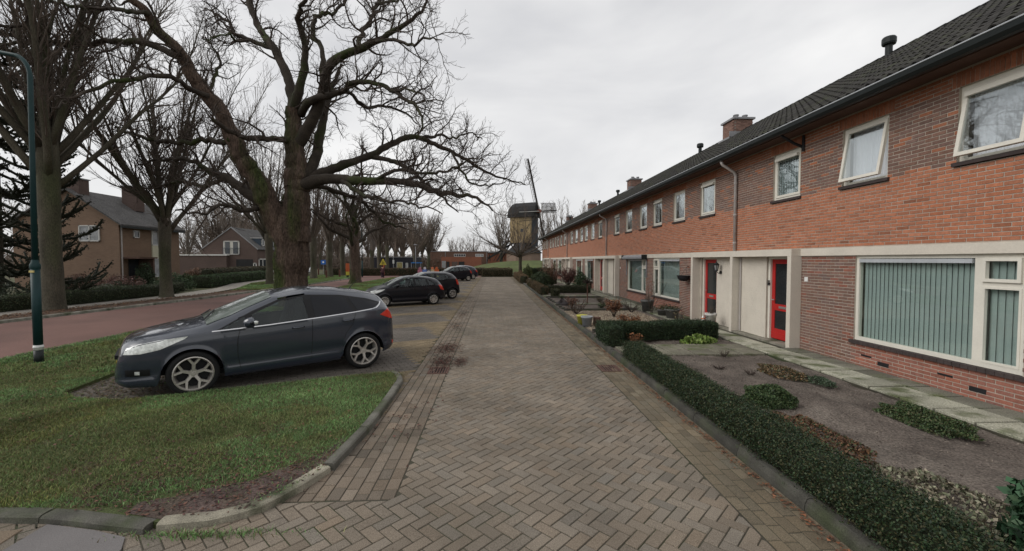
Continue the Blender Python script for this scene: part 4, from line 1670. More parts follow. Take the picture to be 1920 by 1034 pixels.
def spawn(rn, P, R, spec, lv, out):
    """Children of one shoot, recursively; out[lv] collects (points, radii)."""
    if lv >= len(spec):
        return
    s = spec[lv]
    seg = np.linalg.norm(np.diff(P, axis=0), axis=1)
    cum = np.r_[0, np.cumsum(seg)]
    L = cum[-1]
    t = s['from'] * L + rn.uniform(0, s['gap'])
    while t < L:
        i = min(int(np.searchsorted(cum, t)) - 1, len(seg) - 1)
        i = max(i, 0)
        f = (t - cum[i]) / max(seg[i], 1e-6)
        p = P[i] * (1 - f) + P[i + 1] * f
        r = R[i] * (1 - f) + R[i + 1] * f
        tan = Vector(P[i + 1] - P[i]).normalized()
        a = rnd_unit(rn)
        side = (a - tan * a.dot(tan))
        side.z += s.get('lift', 0.0)
        side.normalize()
        an = radians(rn.uniform(*s['ang']))
        d = tan * cos(an) + side * sin(an)
        ln = s['len'] * rn.uniform(0.55, 1.25) * (1 - s.get('taper', 0.45) * t / L)
        r0 = min(max(r * s.get('rr', 0.55), s['rmin'] * 1.3), s.get('rmax', 1))
        c = wiggle(rn, p, d, ln, s['seg'], s['wig'], s['up'], r0, s['rmin'])
        out[lv].append(c)
        spawn(rn, *c, spec, lv + 1, out)
        t += s['gap'] * rn.uniform(0.6, 1.4)


def bumpy_tube(mb, path, k, amp, seed, c=None, ridge=0.0):
    """Trunk with burls and ribs: radius varies round the girth and along it."""
    P, R = path[:, :3], path[:, 3]
    v, f = tube_arrays([P], [R], k)
    rn = np.random.default_rng(seed)
    n = len(P)
    V = v.reshape(n, k, 3)
    th = np.arange(k) * 2 * pi / k
    z = np.cumsum(np.r_[0, np.linalg.norm(np.diff(P, axis=0), axis=1)])
    d = np.zeros((n, k))
    for m in range(1, 9):
        d += np.sin(m * th[None] + rn.uniform(0, 6, 1) + z[:, None] * rn.uniform(-0.9, 0.9)) * rn.normal(0, 1) / m ** 0.6
        d += 0.5 * np.sin(z[:, None] * rn.uniform(1.5, 6) + m * th[None] * 0.5 + rn.uniform(0, 6)) * rn.normal(0, 1) / m ** 0.5
    d += rn.normal(0, 0.5, (n, k))
    if ridge:
        ph = 1.6 * np.sin(z[:, None] * 2.3 + 2 * th[None]) + 1.1 * np.sin(z[:, None] * 5.1 - 3 * th[None] + 1)
        cut = np.abs(np.sin(th[None] * 13 + ph)) ** 0.5 * (0.75 + 0.25 * np.sin(z[:, None] * 17 + th[None] * 9))
        d += ridge / amp * (cut - 0.8)
    V = P[:, None] + (V - P[:, None]) * (1 + amp * d[..., None])
    mb.add(V.reshape(-1, 3), f, c)


OAK_LIMBS = [
    [(-9.1, 20.0, 3.03, 0.674), (-8.96, 20.0, 4.24, 0.558), (-8.93, 20.0, 5.7, 0.488), (-9.0, 20.0, 6.9, 0.419), (-9.04, 20.0, 7.74, 0.372), (-9.06, 20.0, 8.96, 0.302)],
    [(-9.06, 20.0, 8.81, 0.256), (-9.22, 20.38, 9.59, 0.237), (-9.69, 20.75, 10.88, 0.205), (-10.37, 21.12, 12.08, 0.184), (-10.97, 21.5, 12.85, 0.162), (-11.48, 21.88, 13.52, 0.153), (-12.19, 22.25, 15.03, 0.129), (-12.74, 22.62, 16.56, 0.092), (-13.18, 23.0, 18.38, 0.053)],
    [(-10.4, 21.2, 12.12, 0.111), (-11.23, 21.67, 12.6, 0.113), (-12.73, 22.13, 13.29, 0.09), (-13.3, 22.6, 14.03, 0.079), (-14.02, 23.07, 14.66, 0.067), (-14.65, 23.53, 15.1, 0.041), (-15.36, 24.0, 15.57, 0.028)],
    [(-11.67, 21.5, 12.69, 0.075), (-12.06, 20.88, 12.31, 0.061), (-11.93, 20.25, 12.38, 0.047), (-12.13, 19.62, 11.87, 0.034), (-12.3, 19.0, 11.5, 0.022)],
    [(-9.06, 20.0, 8.81, 0.209), (-8.75, 19.75, 9.37, 0.195), (-8.32, 19.5, 10.55, 0.159), (-8.15, 19.25, 11.43, 0.134), (-8.26, 19.0, 12.08, 0.121), (-8.25, 18.75, 12.21, 0.109), (-8.03, 18.5, 12.47, 0.086), (-7.74, 18.25, 12.77, 0.074), (-7.19, 18.0, 13.89, 0.042)],
    [(-8.93, 20.0, 7.26, 0.279), (-8.25, 19.73, 8.07, 0.264), (-7.63, 19.45, 9.09, 0.226), (-7.33, 19.18, 9.66, 0.212), (-7.02, 18.91, 10.32, 0.187), (-6.44, 18.64, 10.7, 0.173), (-5.49, 18.36, 10.91, 0.149), (-4.78, 18.09, 11.1, 0.126), (-3.98, 17.82, 11.34, 0.104), (-3.37, 17.55, 11.57, 0.082), (-2.81, 17.27, 11.9, 0.06), (-2.45, 17.0, 12.36, 0.04)],
    [(-5.61, 18.4, 10.89, 0.107), (-5.71, 19.12, 11.8, 0.1), (-5.42, 19.84, 12.98, 0.092), (-5.41, 20.56, 14.01, 0.084), (-5.11, 21.28, 14.89, 0.062), (-4.89, 22.0, 16.11, 0.038)],
    [(-5.26, 20.0, 13.68, 0.058), (-4.67, 21.0, 14.43, 0.061), (-4.23, 22.0, 15.48, 0.038), (-3.73, 23.0, 16.24, 0.027)],
    [(-7.5, 19.4, 10.02, 0.113), (-7.66, 19.84, 11.52, 0.104), (-8.23, 20.29, 12.25, 0.106), (-8.29, 20.73, 13.4, 0.096), (-7.99, 21.17, 13.85, 0.086), (-7.64, 21.61, 14.24, 0.075), (-7.25, 22.06, 15.05, 0.064), (-6.87, 22.5, 16.38, 0.039)],
    [(-4.75, 18.0, 11.05, 0.073), (-3.85, 17.25, 10.74, 0.06), (-2.99, 16.5, 10.18, 0.048), (-2.38, 15.75, 10.11, 0.037), (-1.72, 15.0, 9.65, 0.017)],
    [(-8.69, 20.0, 8.7, 0.186), (-8.33, 19.56, 8.9, 0.171), (-7.79, 19.11, 9.05, 0.156), (-6.47, 18.67, 9.2, 0.13), (-5.75, 18.22, 9.41, 0.106), (-4.8, 17.78, 9.29, 0.093), (-3.89, 17.33, 8.77, 0.081), (-3.1, 16.89, 8.12, 0.069), (-2.69, 16.44, 7.47, 0.048), (-2.64, 16.0, 6.86, 0.028)],
    [(-6.44, 18.7, 9.21, 0.087), (-6.26, 19.16, 9.39, 0.078), (-5.8, 19.62, 9.01, 0.08), (-4.93, 20.08, 9.14, 0.058), (-4.08, 20.54, 9.0, 0.048), (-3.59, 21.0, 8.6, 0.024)],
    [(-3.91, 17.4, 8.79, 0.051), (-3.13, 16.6, 8.58, 0.039), (-2.4, 15.8, 7.95, 0.028), (-1.74, 15.0, 7.57, 0.017)],
    [(-8.62, 20.0, 5.7, 0.256), (-8.27, 20.4, 6.81, 0.237), (-8.19, 20.8, 7.98, 0.206), (-7.99, 21.2, 9.72, 0.148), (-7.82, 21.6, 10.67, 0.1), (-7.56, 22.0, 11.88, 0.051)],
    [(-9.06, 20.0, 5.4, 0.302), (-7.4, 19.5, 5.71, 0.238), (-5.75, 19.0, 5.54, 0.188), (-4.19, 18.5, 5.46, 0.151), (-3.14, 18.0, 5.22, 0.126), (-2.15, 17.5, 4.82, 0.102), (-1.19, 17.0, 4.66, 0.079), (-0.47, 16.5, 4.43, 0.048), (0.0, 16.0, 3.95, 0.028)],
    [(-8.86, 20.0, 5.58, 0.256), (-7.2, 20.33, 6.43, 0.201), (-5.94, 20.67, 6.99, 0.168), (-4.94, 21.0, 7.64, 0.146), (-4.04, 21.33, 8.13, 0.136), (-3.31, 21.67, 8.05, 0.113), (-2.1, 22.0, 7.6, 0.09), (-0.96, 22.33, 7.01, 0.078), (0.15, 22.67, 6.54, 0.053), (1.72, 23.0, 6.19, 0.027)],
    [(-3.81, 21.5, 8.13, 0.087), (-3.01, 22.38, 8.5, 0.078), (-2.13, 23.25, 8.62, 0.054), (-1.32, 24.12, 9.17, 0.042), (-0.6, 25.0, 9.07, 0.029)],
    [(-2.1, 22.0, 7.6, 0.064), (-1.71, 21.5, 6.82, 0.062), (-1.16, 21.0, 5.94, 0.049), (-0.37, 20.5, 5.6, 0.036), (0.63, 20.0, 5.77, 0.023)],
    [(-5.76, 20.8, 7.0, 0.109), (-4.58, 20.24, 6.71, 0.106), (-3.74, 19.68, 6.09, 0.092), (-2.84, 19.12, 5.37, 0.067), (-1.94, 18.56, 4.58, 0.043), (-1.44, 18.0, 4.06, 0.021)],
    [(-6.67, 19.2, 5.61, 0.1), (-5.44, 18.15, 4.83, 0.084), (-4.3, 17.1, 4.47, 0.06), (-2.86, 16.05, 4.14, 0.037), (-1.76, 15.0, 3.73, 0.017)],
    [(-8.38, 20.0, 5.58, 0.116), (-7.55, 21.0, 5.38, 0.11), (-6.59, 22.0, 5.01, 0.09), (-5.79, 23.0, 4.16, 0.067), (-4.88, 24.0, 3.82, 0.042)],
    [(-5.17, 18.8, 5.51, 0.087), (-4.08, 18.04, 5.81, 0.073), (-2.86, 17.28, 5.56, 0.06), (-1.72, 16.52, 5.52, 0.048), (-0.87, 15.76, 5.76, 0.027), (-0.09, 15.0, 5.77, 0.017)],
    [(-9.67, 20.0, 3.27, 0.558), (-9.95, 19.75, 4.21, 0.482), (-10.33, 19.5, 5.4, 0.419), (-11.01, 19.25, 6.69, 0.369), (-11.54, 19.0, 8.3, 0.309), (-11.94, 18.75, 9.01, 0.283), (-12.32, 18.5, 9.56, 0.258), (-12.47, 18.25, 10.09, 0.233), (-12.48, 18.0, 10.32, 0.209), (-12.82, 17.75, 10.79, 0.186), (-13.15, 17.5, 11.13, 0.163), (-13.22, 17.25, 11.61, 0.14), (-13.61, 17.0, 11.87, 0.119), (-13.94, 16.75, 12.29, 0.078), (-14.37, 16.5, 12.68, 0.048)],
    [(-12.47, 18.1, 10.19, 0.158), (-13.05, 18.19, 10.48, 0.137), (-13.55, 18.28, 10.72, 0.128), (-14.22, 18.37, 10.97, 0.128), (-14.92, 18.46, 11.06, 0.118), (-16.38, 18.55, 10.97, 0.097), (-17.81, 18.64, 10.98, 0.087), (-18.58, 18.73, 11.12, 0.076), (-19.67, 18.82, 10.99, 0.066), (-20.39, 18.91, 11.02, 0.055), (-21.74, 19.0, 11.23, 0.033)],
    [(-18.35, 18.5, 11.01, 0.065), (-18.14, 17.67, 11.14, 0.062), (-18.13, 16.83, 10.61, 0.049), (-18.29, 16.0, 10.33, 0.028)],
    [(-11.82, 18.5, 8.91, 0.108), (-12.04, 17.94, 8.89, 0.104), (-12.09, 17.38, 9.05, 0.091), (-12.08, 16.81, 9.0, 0.088), (-12.43, 16.25, 8.72, 0.076), (-12.64, 15.69, 8.46, 0.073), (-13.04, 15.12, 7.97, 0.062), (-13.55, 14.56, 7.32, 0.042), (-13.61, 14.0, 6.77, 0.024)],
    [(-11.19, 18.9, 7.24, 0.121), (-11.86, 19.49, 7.25, 0.125), (-12.99, 20.07, 7.54, 0.105), (-14.26, 20.66, 7.54, 0.108), (-15.6, 21.24, 7.74, 0.099), (-16.83, 21.83, 8.01, 0.089), (-18.25, 22.41, 8.45, 0.065), (-19.35, 23.0, 8.88, 0.04)],
    [(-12.97, 17.0, 11.39, 0.089), (-14.1, 17.5, 11.73, 0.081), (-15.71, 18.0, 12.12, 0.073), (-17.51, 18.5, 12.51, 0.054), (-19.14, 19.0, 13.13, 0.033)],
    [(-11.48, 18.7, 8.38, 0.087), (-12.26, 19.36, 9.23, 0.068), (-12.49, 20.02, 10.19, 0.07), (-12.58, 20.68, 11.19, 0.06), (-13.33, 21.34, 12.22, 0.037), (-14.24, 22.0, 13.04, 0.026)],
    [(-9.81, 20.0, 3.32, 0.302), (-10.38, 20.43, 4.51, 0.273), (-11.62, 20.86, 5.28, 0.242), (-12.92, 21.29, 6.1, 0.186), (-13.79, 21.71, 6.39, 0.139), (-15.26, 22.14, 7.09, 0.103), (-16.86, 22.57, 7.18, 0.066), (-18.25, 23.0, 6.99, 0.04)],
    [(-12.87, 21.2, 6.01, 0.111), (-14.52, 22.15, 5.78, 0.09), (-16.22, 23.1, 6.21, 0.081), (-18.01, 24.05, 6.08, 0.056), (-20.17, 25.0, 6.08, 0.044)],
    [(-9.09, 20.0, 7.52, 0.14), (-9.25, 19.4, 7.4, 0.135), (-9.59, 18.8, 7.27, 0.12), (-10.09, 18.2, 7.1, 0.106), (-10.56, 17.6, 7.28, 0.092), (-10.69, 17.0, 7.46, 0.049)],
    [(-10.31, 20.0, 4.6, 0.14), (-10.55, 18.75, 4.21, 0.098), (-10.67, 17.5, 4.28, 0.071), (-10.68, 16.25, 3.83, 0.047), (-10.73, 15.0, 3.78, 0.026)],
]
OAK_TRUNK = [(-9.27, 20.0, -0.03, 1.2), (-9.29, 20.0, 0.3, 0.9), (-9.28, 20.0, 0.83, 0.767), (-9.27, 20.0, 1.44, 0.721), (-9.26, 20.0, 1.81, 0.79), (-9.23, 20.0, 2.17, 0.81), (-9.22, 20.0, 2.66, 0.744), (-9.24, 20.0, 3.15, 0.8), (-9.22, 20.0, 3.64, 0.78), (-9.1, 20.0, 4.24, 0.6), (-9.05, 20.0, 4.7, 0.45)]

SPEC_OAK = [
    dict(**{'from': 0.22}, gap=0.33, len=2.1, ang=(35, 75), seg=7, wig=0.30, up=0.05, rmin=0.011, rr=0.5, rmax=0.06, lift=0.25, taper=0.35),
    dict(**{'from': 0.12}, gap=0.21, len=1.0, ang=(35, 70), seg=5, wig=0.30, up=0.05, rmin=0.006, rr=0.6, rmax=0.02, lift=0.2),
    dict(**{'from': 0.15}, gap=0.155, len=0.46, ang=(30, 65), seg=3, wig=0.28, up=0.06, rmin=0.004, rr=0.6, rmax=0.009, lift=0.2)]

rn = random.Random(41)
ox, oy = -9.27, 20.0
t = thing("oak_tree", "huge gnarled bare oak with mossy limbs standing behind the grey car", "tree", (ox, oy, 0))
ORG = np.array((ox, oy, 0, 0))
b = MB()
OTP = smooth_path(OAK_TRUNK, 0.04) - ORG
OTP[:, 3] *= 0.93
bumpy_tube(b, OTP, 110, 0.022, 5, ridge=0.075)
for a in range(7):            # root flare
    th = a * 0.9 + 0.3
    b.tube([(0.35 * cos(th), 0.35 * sin(th), 0.9), (0.7 * cos(th), 0.7 * sin(th), 0.35), (1.15 * cos(th), 1.15 * sin(th), 0.02)], (0.34, 0.3, 0.12), 8)
b.build("trunk", M_BARK, t, True)
crown = [[], [], []]
for i, L in enumerate(OAK_LIMBS):
    P = smooth_path(L, 0.22) - ORG
    n = len(P)
    w = np.minimum(1, np.arange(n) / 5)[:, None]
    jit = np.array([[rn.gauss(0, 1) for _ in range(3)] for _ in range(n)])
    P[:, :3] += w * jit * np.where(P[:, 3:4] > 0.12, 0.018, 0.04)
    P[:, 3] *= 1 + 0.035 * np.sin(np.arange(n) * 1.3 + i) + np.array([rn.gauss(0, 0.04) for _ in range(n)])
    b = MB()
    big = P[0, 3] > 0.35
    if big:
        bumpy_tube(b, smooth_path(P, 0.06), 60, 0.022, i, ridge=0.06)
    else:
        b.tube(P[:, :3], P[:, 3], 10 if P[0, 3] > 0.1 else 7)
    b.build("limb", M_BARK if big else M_LIMB, t, True)
    sp = SPEC_OAK
    if big or P[0, 3] > 0.25:
        sp = [dict(SPEC_OAK[0], gap=0.5)] + SPEC_OAK[1:]
    spawn(rn, P[:, :3], P[:, 3], sp, 0, crown)
b = MB()
add_tubes(b, crown[0], 5)
add_tubes(b, crown[1], 3)
add_tubes(b, crown[2], 3)
tag(b.build("crown", M_TWIG, t, True), kind="stuff")


def gnarly_tree(seed, h_trunk, r, reach, nl):
    """Oak-like tree at the origin: (trunk mesh, limb meshes, crown mesh)."""
    rn = random.Random(seed)
    path = smooth_path([(0, 0, -0.05, r * 1.7), (0, 0, 0.35, r * 1.2), (0.03, 0, h_trunk * 0.6, r), (0.0, 0.05, h_trunk, r * 0.95), (0.1, 0, h_trunk * 1.5, r * 0.6), (0.2, 0.1, h_trunk * 2.3, r * 0.3)], 0.15)
    tb = MB()
    bumpy_tube(tb, path, 24, 0.03, seed)
    limbs = []
    crown = [[], [], []]
    for i in range(nl):
        z = h_trunk * (0.95 + 1.2 * i / nl)
        az = i * 2.4 + rn.uniform(-0.3, 0.3)
        el = radians(rn.uniform(15, 45) + 30 * i / nl)
        d = (cos(az) * cos(el), sin(az) * cos(el), sin(el))
        P, R = wiggle(rn, (0.05, 0.03, z), d, reach * rn.uniform(0.75, 1.1), 14, 0.20, 0.02, r * 0.42, 0.02)
        b = MB()
        b.tube(P, R, 7)
        limbs.append(b.mesh("limb", M_LIMB, True))
        spawn(rn, P, R, [dict(SPEC_OAK[0], gap=0.5), SPEC_OAK[1], dict(SPEC_OAK[2], gap=0.26)], 0, crown)
    cb = MB()
    add_tubes(cb, crown[0], 4)
    add_tubes(cb, crown[1], 3)
    add_tubes(cb, crown[2], 3)
    return tb.mesh("trunk", M_BARK, True), limbs, cb.mesh("crown", M_TWIG, True)


def place_tree(name, parts, label, x, y, rot=0, sc=1.0, group=None, z=0.0):
    tm, lm, cm = parts
    t = thing(name, label, "tree", (x, y, z), rot, group)
    t.scale = (sc, sc, sc)
    link("trunk", tm, t)
    for m in lm:
        link("limb", m, t)
    tag(link("crown", cm, t), kind="stuff")
    return t


OAKB = gnarly_tree(9, 3.1, 0.42, 6.5, 13)
place_tree("oak_tree", OAKB, "second gnarled oak with flared mossy trunk at the road edge near the orange post", -12.4, 39.0, 2.0)


def vase_tree(seed, ht, r, h, nst, far=0, el=(58, 82), mt=None, wide=1.0, gk=1.0):
    """Tree whose stems fan upwards from the top of a straight trunk."""
    rn = random.Random(seed)
    path = smooth_path([(0, 0, -0.05, r * 1.5), (0.01, 0, 0.3, r * 1.15), (0.0, 0.02, ht * 0.5, r), (0.03, 0.0, ht, r * 1.1), (0.03, 0.02, ht * 1.25, r * 0.8)], 0.15 if not far else 0.6)
    tb = MB()
    bumpy_tube(tb, path, 18 if not far else 8, 0.02, seed)
    limbs, crown = [], [[], [], []]
    L = h - ht
    one = MB()
    for i in range(nst):
        az = i * 2.4 + rn.uniform(-0.3, 0.3)
        e = radians(rn.uniform(*el))
        z = ht * rn.uniform(0.82, 1.15)
        d = (cos(az) * cos(e) * wide, sin(az) * cos(e) * wide, sin(e))
        P, R = wiggle(rn, (0.1 * cos(az), 0.1 * sin(az), z), d, L * rn.uniform(0.85, 1.08), 10, 0.055, 0.025, r * rn.uniform(0.32, 0.5), 0.012)
        if not far:
            b = MB()
            b.tube(P, R, 6)
            limbs.append(b.mesh("limb", M_BARK2, True))
        else:
            add_tubes(one, [(P, R * (1.0 if far < 2 else 1.3))], 4)
        if not far:
            sp = [dict(**{'from': 0.12}, gap=0.27, len=2.8, ang=(15, 40), seg=6, wig=0.09, up=0.08, rmin=0.008, rr=0.5, rmax=0.035, taper=0.5),
                  dict(**{'from': 0.15}, gap=0.33, len=1.05, ang=(18, 45), seg=4, wig=0.1, up=0.08, rmin=0.006, rr=0.6, rmax=0.014),
                  dict(**{'from': 0.3}, gap=0.38, len=0.5, ang=(20, 45), seg=2, wig=0.1, up=0.05, rmin=0.005, rr=0.6, rmax=0.008)]
        elif far == 1:
            sp = [dict(**{'from': 0.12}, gap=0.5, len=2.6, ang=(18, 42), seg=5, wig=0.1, up=0.08, rmin=0.012, rr=0.5, rmax=0.035, taper=0.5),
                  dict(**{'from': 0.15}, gap=0.42, len=1.1, ang=(18, 45), seg=3, wig=0.1, up=0.08, rmin=0.010, rr=0.6, rmax=0.016)]
        else:
            sp = [dict(**{'from': 0.12}, gap=0.6, len=2.6, ang=(18, 45), seg=4, wig=0.12, up=0.08, rmin=0.022, rr=0.5, rmax=0.05, taper=0.5),
                  dict(**{'from': 0.2}, gap=0.55, len=1.2, ang=(18, 45), seg=2, wig=0.1, up=0.08, rmin=0.018, rr=0.6, rmax=0.024)]
        sp = [dict(q, gap=q['gap'] * gk) for q in sp]
        spawn(rn, P, R, sp, 0, crown)
    cb = MB()
    for lv in range(3):
        if crown[lv]:
            add_tubes(cb, crown[lv], 4 if lv == 0 and not far else 3)
    if far:
        limbs = [one.mesh("limbs", mt or M_TWIG2, True)]
    return tb.mesh("trunk", M_BARK2, True), limbs, cb.mesh("crown", mt or M_TWIG2, True)


VASE_A = vase_tree(21, 4.1, 0.275, 14.5, 18, el=(42, 84), gk=1.15)
VASE_B = vase_tree(22, 6.0, 0.33, 17.5, 18, el=(50, 86), gk=1.15)
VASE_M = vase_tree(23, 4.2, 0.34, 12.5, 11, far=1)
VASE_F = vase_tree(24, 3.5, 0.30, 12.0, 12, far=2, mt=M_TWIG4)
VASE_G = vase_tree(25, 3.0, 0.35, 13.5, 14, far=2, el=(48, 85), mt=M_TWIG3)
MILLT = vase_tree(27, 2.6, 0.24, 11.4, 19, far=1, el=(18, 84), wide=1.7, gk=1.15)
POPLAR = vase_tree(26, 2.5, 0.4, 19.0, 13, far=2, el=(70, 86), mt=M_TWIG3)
AV = "bare avenue trees along the red road"
place_tree("avenue_tree", VASE_B, "tall thick trunked avenue tree just right of the green lamp post", -18.2, 18.4, 0.6, 1.0, AV)
place_tree("avenue_tree", VASE_A, "avenue tree with fanned stems in front of the tan brick house", -18.6, 25.1, 1.9, 1.0, AV)
place_tree("avenue_tree", VASE_A, "avenue tree half hidden behind the big oak trunk", -19.2, 37.5, 4.0, 1.0, AV)
place_tree("avenue_tree", VASE_M, "avenue tree first to the right of the big oak, nearest the white van", -20.2, 48.9, 0.0, 1.0, AV)
place_tree("avenue_tree", VASE_M, "avenue tree second to the right of the big oak", -20.1, 53.4, 2.1, 1.02, AV)
place_tree("avenue_tree", VASE_M, "slim avenue tree just left of the orange post", -19.9, 57.3, 4.0, 0.9, AV)
place_tree("school_tree", VASE_M, "bare tree behind the school hedge with the yellow triangle before it", -22.15, 84, 1.0, 1.15)
place_tree("school_tree", VASE_M, "bare tree standing just right of the yellow triangle sign", -20.5, 83.5, 3.0, 1.05)
place_tree("playground_tree", VASE_F, "small ivy stemmed tree at the playground beside the blue canopy", -12.0, 66.0, 3.3, 0.78)
place_tree("playground_tree", VASE_M, "loose bare tree right of the blue canopy before the red school wing", -10.2, 68.0, 1.3, 0.72)
place_tree("mill_tree", MILLT, "bare round headed tree on the grass in front of the windmill", 3.95, 62.5, 0.4, 1.0, None, 0.3)
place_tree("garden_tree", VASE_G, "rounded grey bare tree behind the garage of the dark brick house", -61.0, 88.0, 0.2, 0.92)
for i, (x, y, s) in enumerate([(16.5, 128, 0.95), (21.0, 131, 1.02), (26, 127, 0.9), (31, 134, 1.05)]):
    place_tree("poplar", POPLAR, "tall bare poplars in a row behind the terrace roofs", x, y, i * 1.7, s, "poplars behind the terrace")
place_tree("bare_tree", VASE_G, "wide bare tree close behind the windmill on its left", 2.2, 118, 2.0, 1.25)
WOOD = "bare trees of the wood behind the school"
wr = random.Random(5)
for i in range(46):
    x = -66 + i * 1.16 + wr.uniform(-1.2, 1.2)
    y = wr.uniform(92, 140)
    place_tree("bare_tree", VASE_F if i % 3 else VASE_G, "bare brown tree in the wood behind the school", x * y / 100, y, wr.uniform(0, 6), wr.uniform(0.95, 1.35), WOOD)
for i, (x, y, s) in enumerate([(-9, 190, 1.0), (-14, 186, 0.85), (-19, 196, 0.9), (1, 200, 0.8), (-4, 205, 0.7)]):
    place_tree("bare_tree", VASE_G, "small grey tree on the skyline above the school roof", x, y, i * 1.1, s, "skyline trees above the school")
for i, (x, y, s) in enumerate([(-64, 62, 0.9), (-52, 60, 0.8), (-70, 80, 0.85), (-44, 78, 0.7), (-76, 52, 0.9)]):
    place_tree("bare_tree", VASE_F, "bare tree beyond the gardens on the left", x, y, i * 1.3, s, "trees beyond the left gardens")

# --- thicket that closes the view between the far trunks
rn = random.Random(88)
tb = []
for (xa, xb, ya, yb, hh, nn) in ((-110, -40, 112, 150, 7.0, 4200), (-40, -14, 112, 150, 5.0, 900), (-130, -60, 60, 110, 6.5, 2200)):
    for i in range(nn):
        y = rn.uniform(ya, yb)
        x = rn.uniform(xa, xb)
        tb.append(wiggle(rn, (x, y, -0.05), (rn.gauss(0, 0.35), rn.gauss(0, 0.35), 1), hh * rn.uniform(0.3, 1.0), 4, 0.16, 0.03, 0.05, 0.02))
b = MB()
add_tubes(b, tb, 3)
n = 60000
src = np.concatenate([p[1:] for p, _ in tb])
lp = src[RNG.integers(0, len(src), n)] + RNG.normal(0, 0.5, (n, 3))
lp[:, 2] = np.abs(lp[:, 2]) * 0.85
leaf_quads(lp, 0.42, None, b, 0.2, 0.3)
lp = np.c_[RNG.uniform(-95, -13, 30000), RNG.uniform(104, 118, 30000), np.abs(RNG.normal(0, 1.5, 30000))]
lp[:, 0] *= lp[:, 1] / 110
leaf_quads(lp, 0.5, None, b, 0.2, 0.35)
tag(b.build("thicket", M_TWIG4), "brown mass of bare undergrowth of the far wood", None, None, "stuff")

# --- monkey puzzle tree at the far left
M_PUZ = mat("monkey_puzzle_scales", (0.030, 0.034, 0.020), 0.8, 0.3, 5, 0.3, 40, 0.9, 45, bdist=0.04)
rn = random.Random(77)
t = thing("monkey_puzzle_tree", "dark monkey puzzle tree with drooping scaly branches in front of the tan house", "tree", (-24.2, 21.8, 0))
b = MB()
bumpy_tube(b, smooth_path([(0, 0, -0.05, 0.42), (0, 0, 1, 0.3), (0.1, 0, 6, 0.24), (0, 0.1, 13.5, 0.08)], 0.2), 14, 0.04, 3)
b.build("trunk", M_BARK2, t, True)
bb, lf = MB(), []
for i in range(70):
    z = 1.4 + 12.2 * i / 70
    az = i * 2.4
    L = 4.0 * (1 - 0.45 * i / 70) * rn.uniform(0.8, 1.1)
    P = []
    for k in range(9):
        s = k / 8
        zz = z - 1.1 * sin(s * 2.2) * (L / 4) + 0.9 * max(0, s - 0.6) ** 1.5 * 2.2
        P.append((cos(az + 0.12 * s) * L * s, sin(az + 0.12 * s) * L * s, zz))
    P = np.array(P)
    bb.tube(P, np.linspace(0.075, 0.055, 9), 6)
    lf.append(P)
    for q in (3, 4, 5, 6, 7):
        for sd in (-1, 1):
            d = Vector(P[q] - P[q - 1]).normalized()
            side = Vector((-d.y, d.x, 0)) * sd
            c, r = wiggle(rn, P[q], d * 0.75 + side * 0.7 + Vector((0, 0, 0.1)), L * 0.3, 4, 0.06, 0.13, 0.055, 0.045)
            bb.tube(c, r, 5)
            lf.append(c)
tag(bb.build("branches", M_PUZ, t, True), kind="stuff")
pts = np.concatenate([np.repeat(p[1:], 10, 0) for p in lf])
pts = pts + RNG.normal(0, 0.07, pts.shape)
b = MB()
leaf_quads(pts, 0.11, None, b, 0.3, 0.5)
tag(b.build("needles", M_PUZ, t), kind="stuff")

# ---------------------------------------------------------------- parked cars
M_GREYP = mat("dark_grey_car_paint", (0.024, 0.031, 0.047), 0.25, 0.06, 2, 0.06, 300, 0, spec=0.5, coat=1.0)
M_BLKP = mat("black_car_paint", (0.004, 0.0045, 0.009), 0.35, 0.06, 2, 0.06, 300, 0, spec=0.3, coat=0.35)
M_NAVYP = mat("dark_blue_car_paint", (0.012, 0.014, 0.03), 0.32, 0.06, 2, 0.06, 300, 0, spec=0.5, coat=0.6)
M_CARGL = mat("car_window_glass", (0.008, 0.011, 0.012), 0.04, 0.2, 1, 0, 1, 0, spec=0.28)
M_CARTINT = mat("tinted_car_glass", (0.012, 0.013, 0.016), 0.08, 0.1, 1, 0, 1, 0, spec=0.25)
M_SCREEN = mat("windscreen_glass", (0.13, 0.15, 0.135), 0.06, 0.15, 1, 0, 1, 0, spec=0.8)  # opaque pane; the pale sky reflection is put into its colour
M_CHROME = mat("bright_trim", (0.62, 0.62, 0.63), 0.2, 0, 1, 0, 1, 0, metal=1.0)
M_HEAD = mat("headlamp_lens", (0.78, 0.80, 0.77), 0.12, 0.25, 6, 0.2, 30, 0, spec=0.8)
M_TAIL = mat("red_tail_lens", (0.55, 0.03, 0.015), 0.15, 0.15, 8, 0, 1, 0, spec=0.7)
M_TYRE = mat("tyre_rubber", (0.012, 0.012, 0.012), 0.85, 0.15, 6, 0.2, 80, 0.2, 60)
M_RIM = mat("alloy_rim", (0.50, 0.47, 0.43), 0.35, 0.08, 6, 0.05, 60, 0, metal=0.55)
M_TRIMPL = mat("black_trim_plastic", (0.010, 0.010, 0.011), 0.6, 0.1, 6, 0.1, 60, 0)  # one black plastic for trim, wheel housings and underbody
M_PLATE = mat("yellow_plate", (0.62, 0.42, 0.03), 0.5, 0.03, 6, 0, 1, 0)


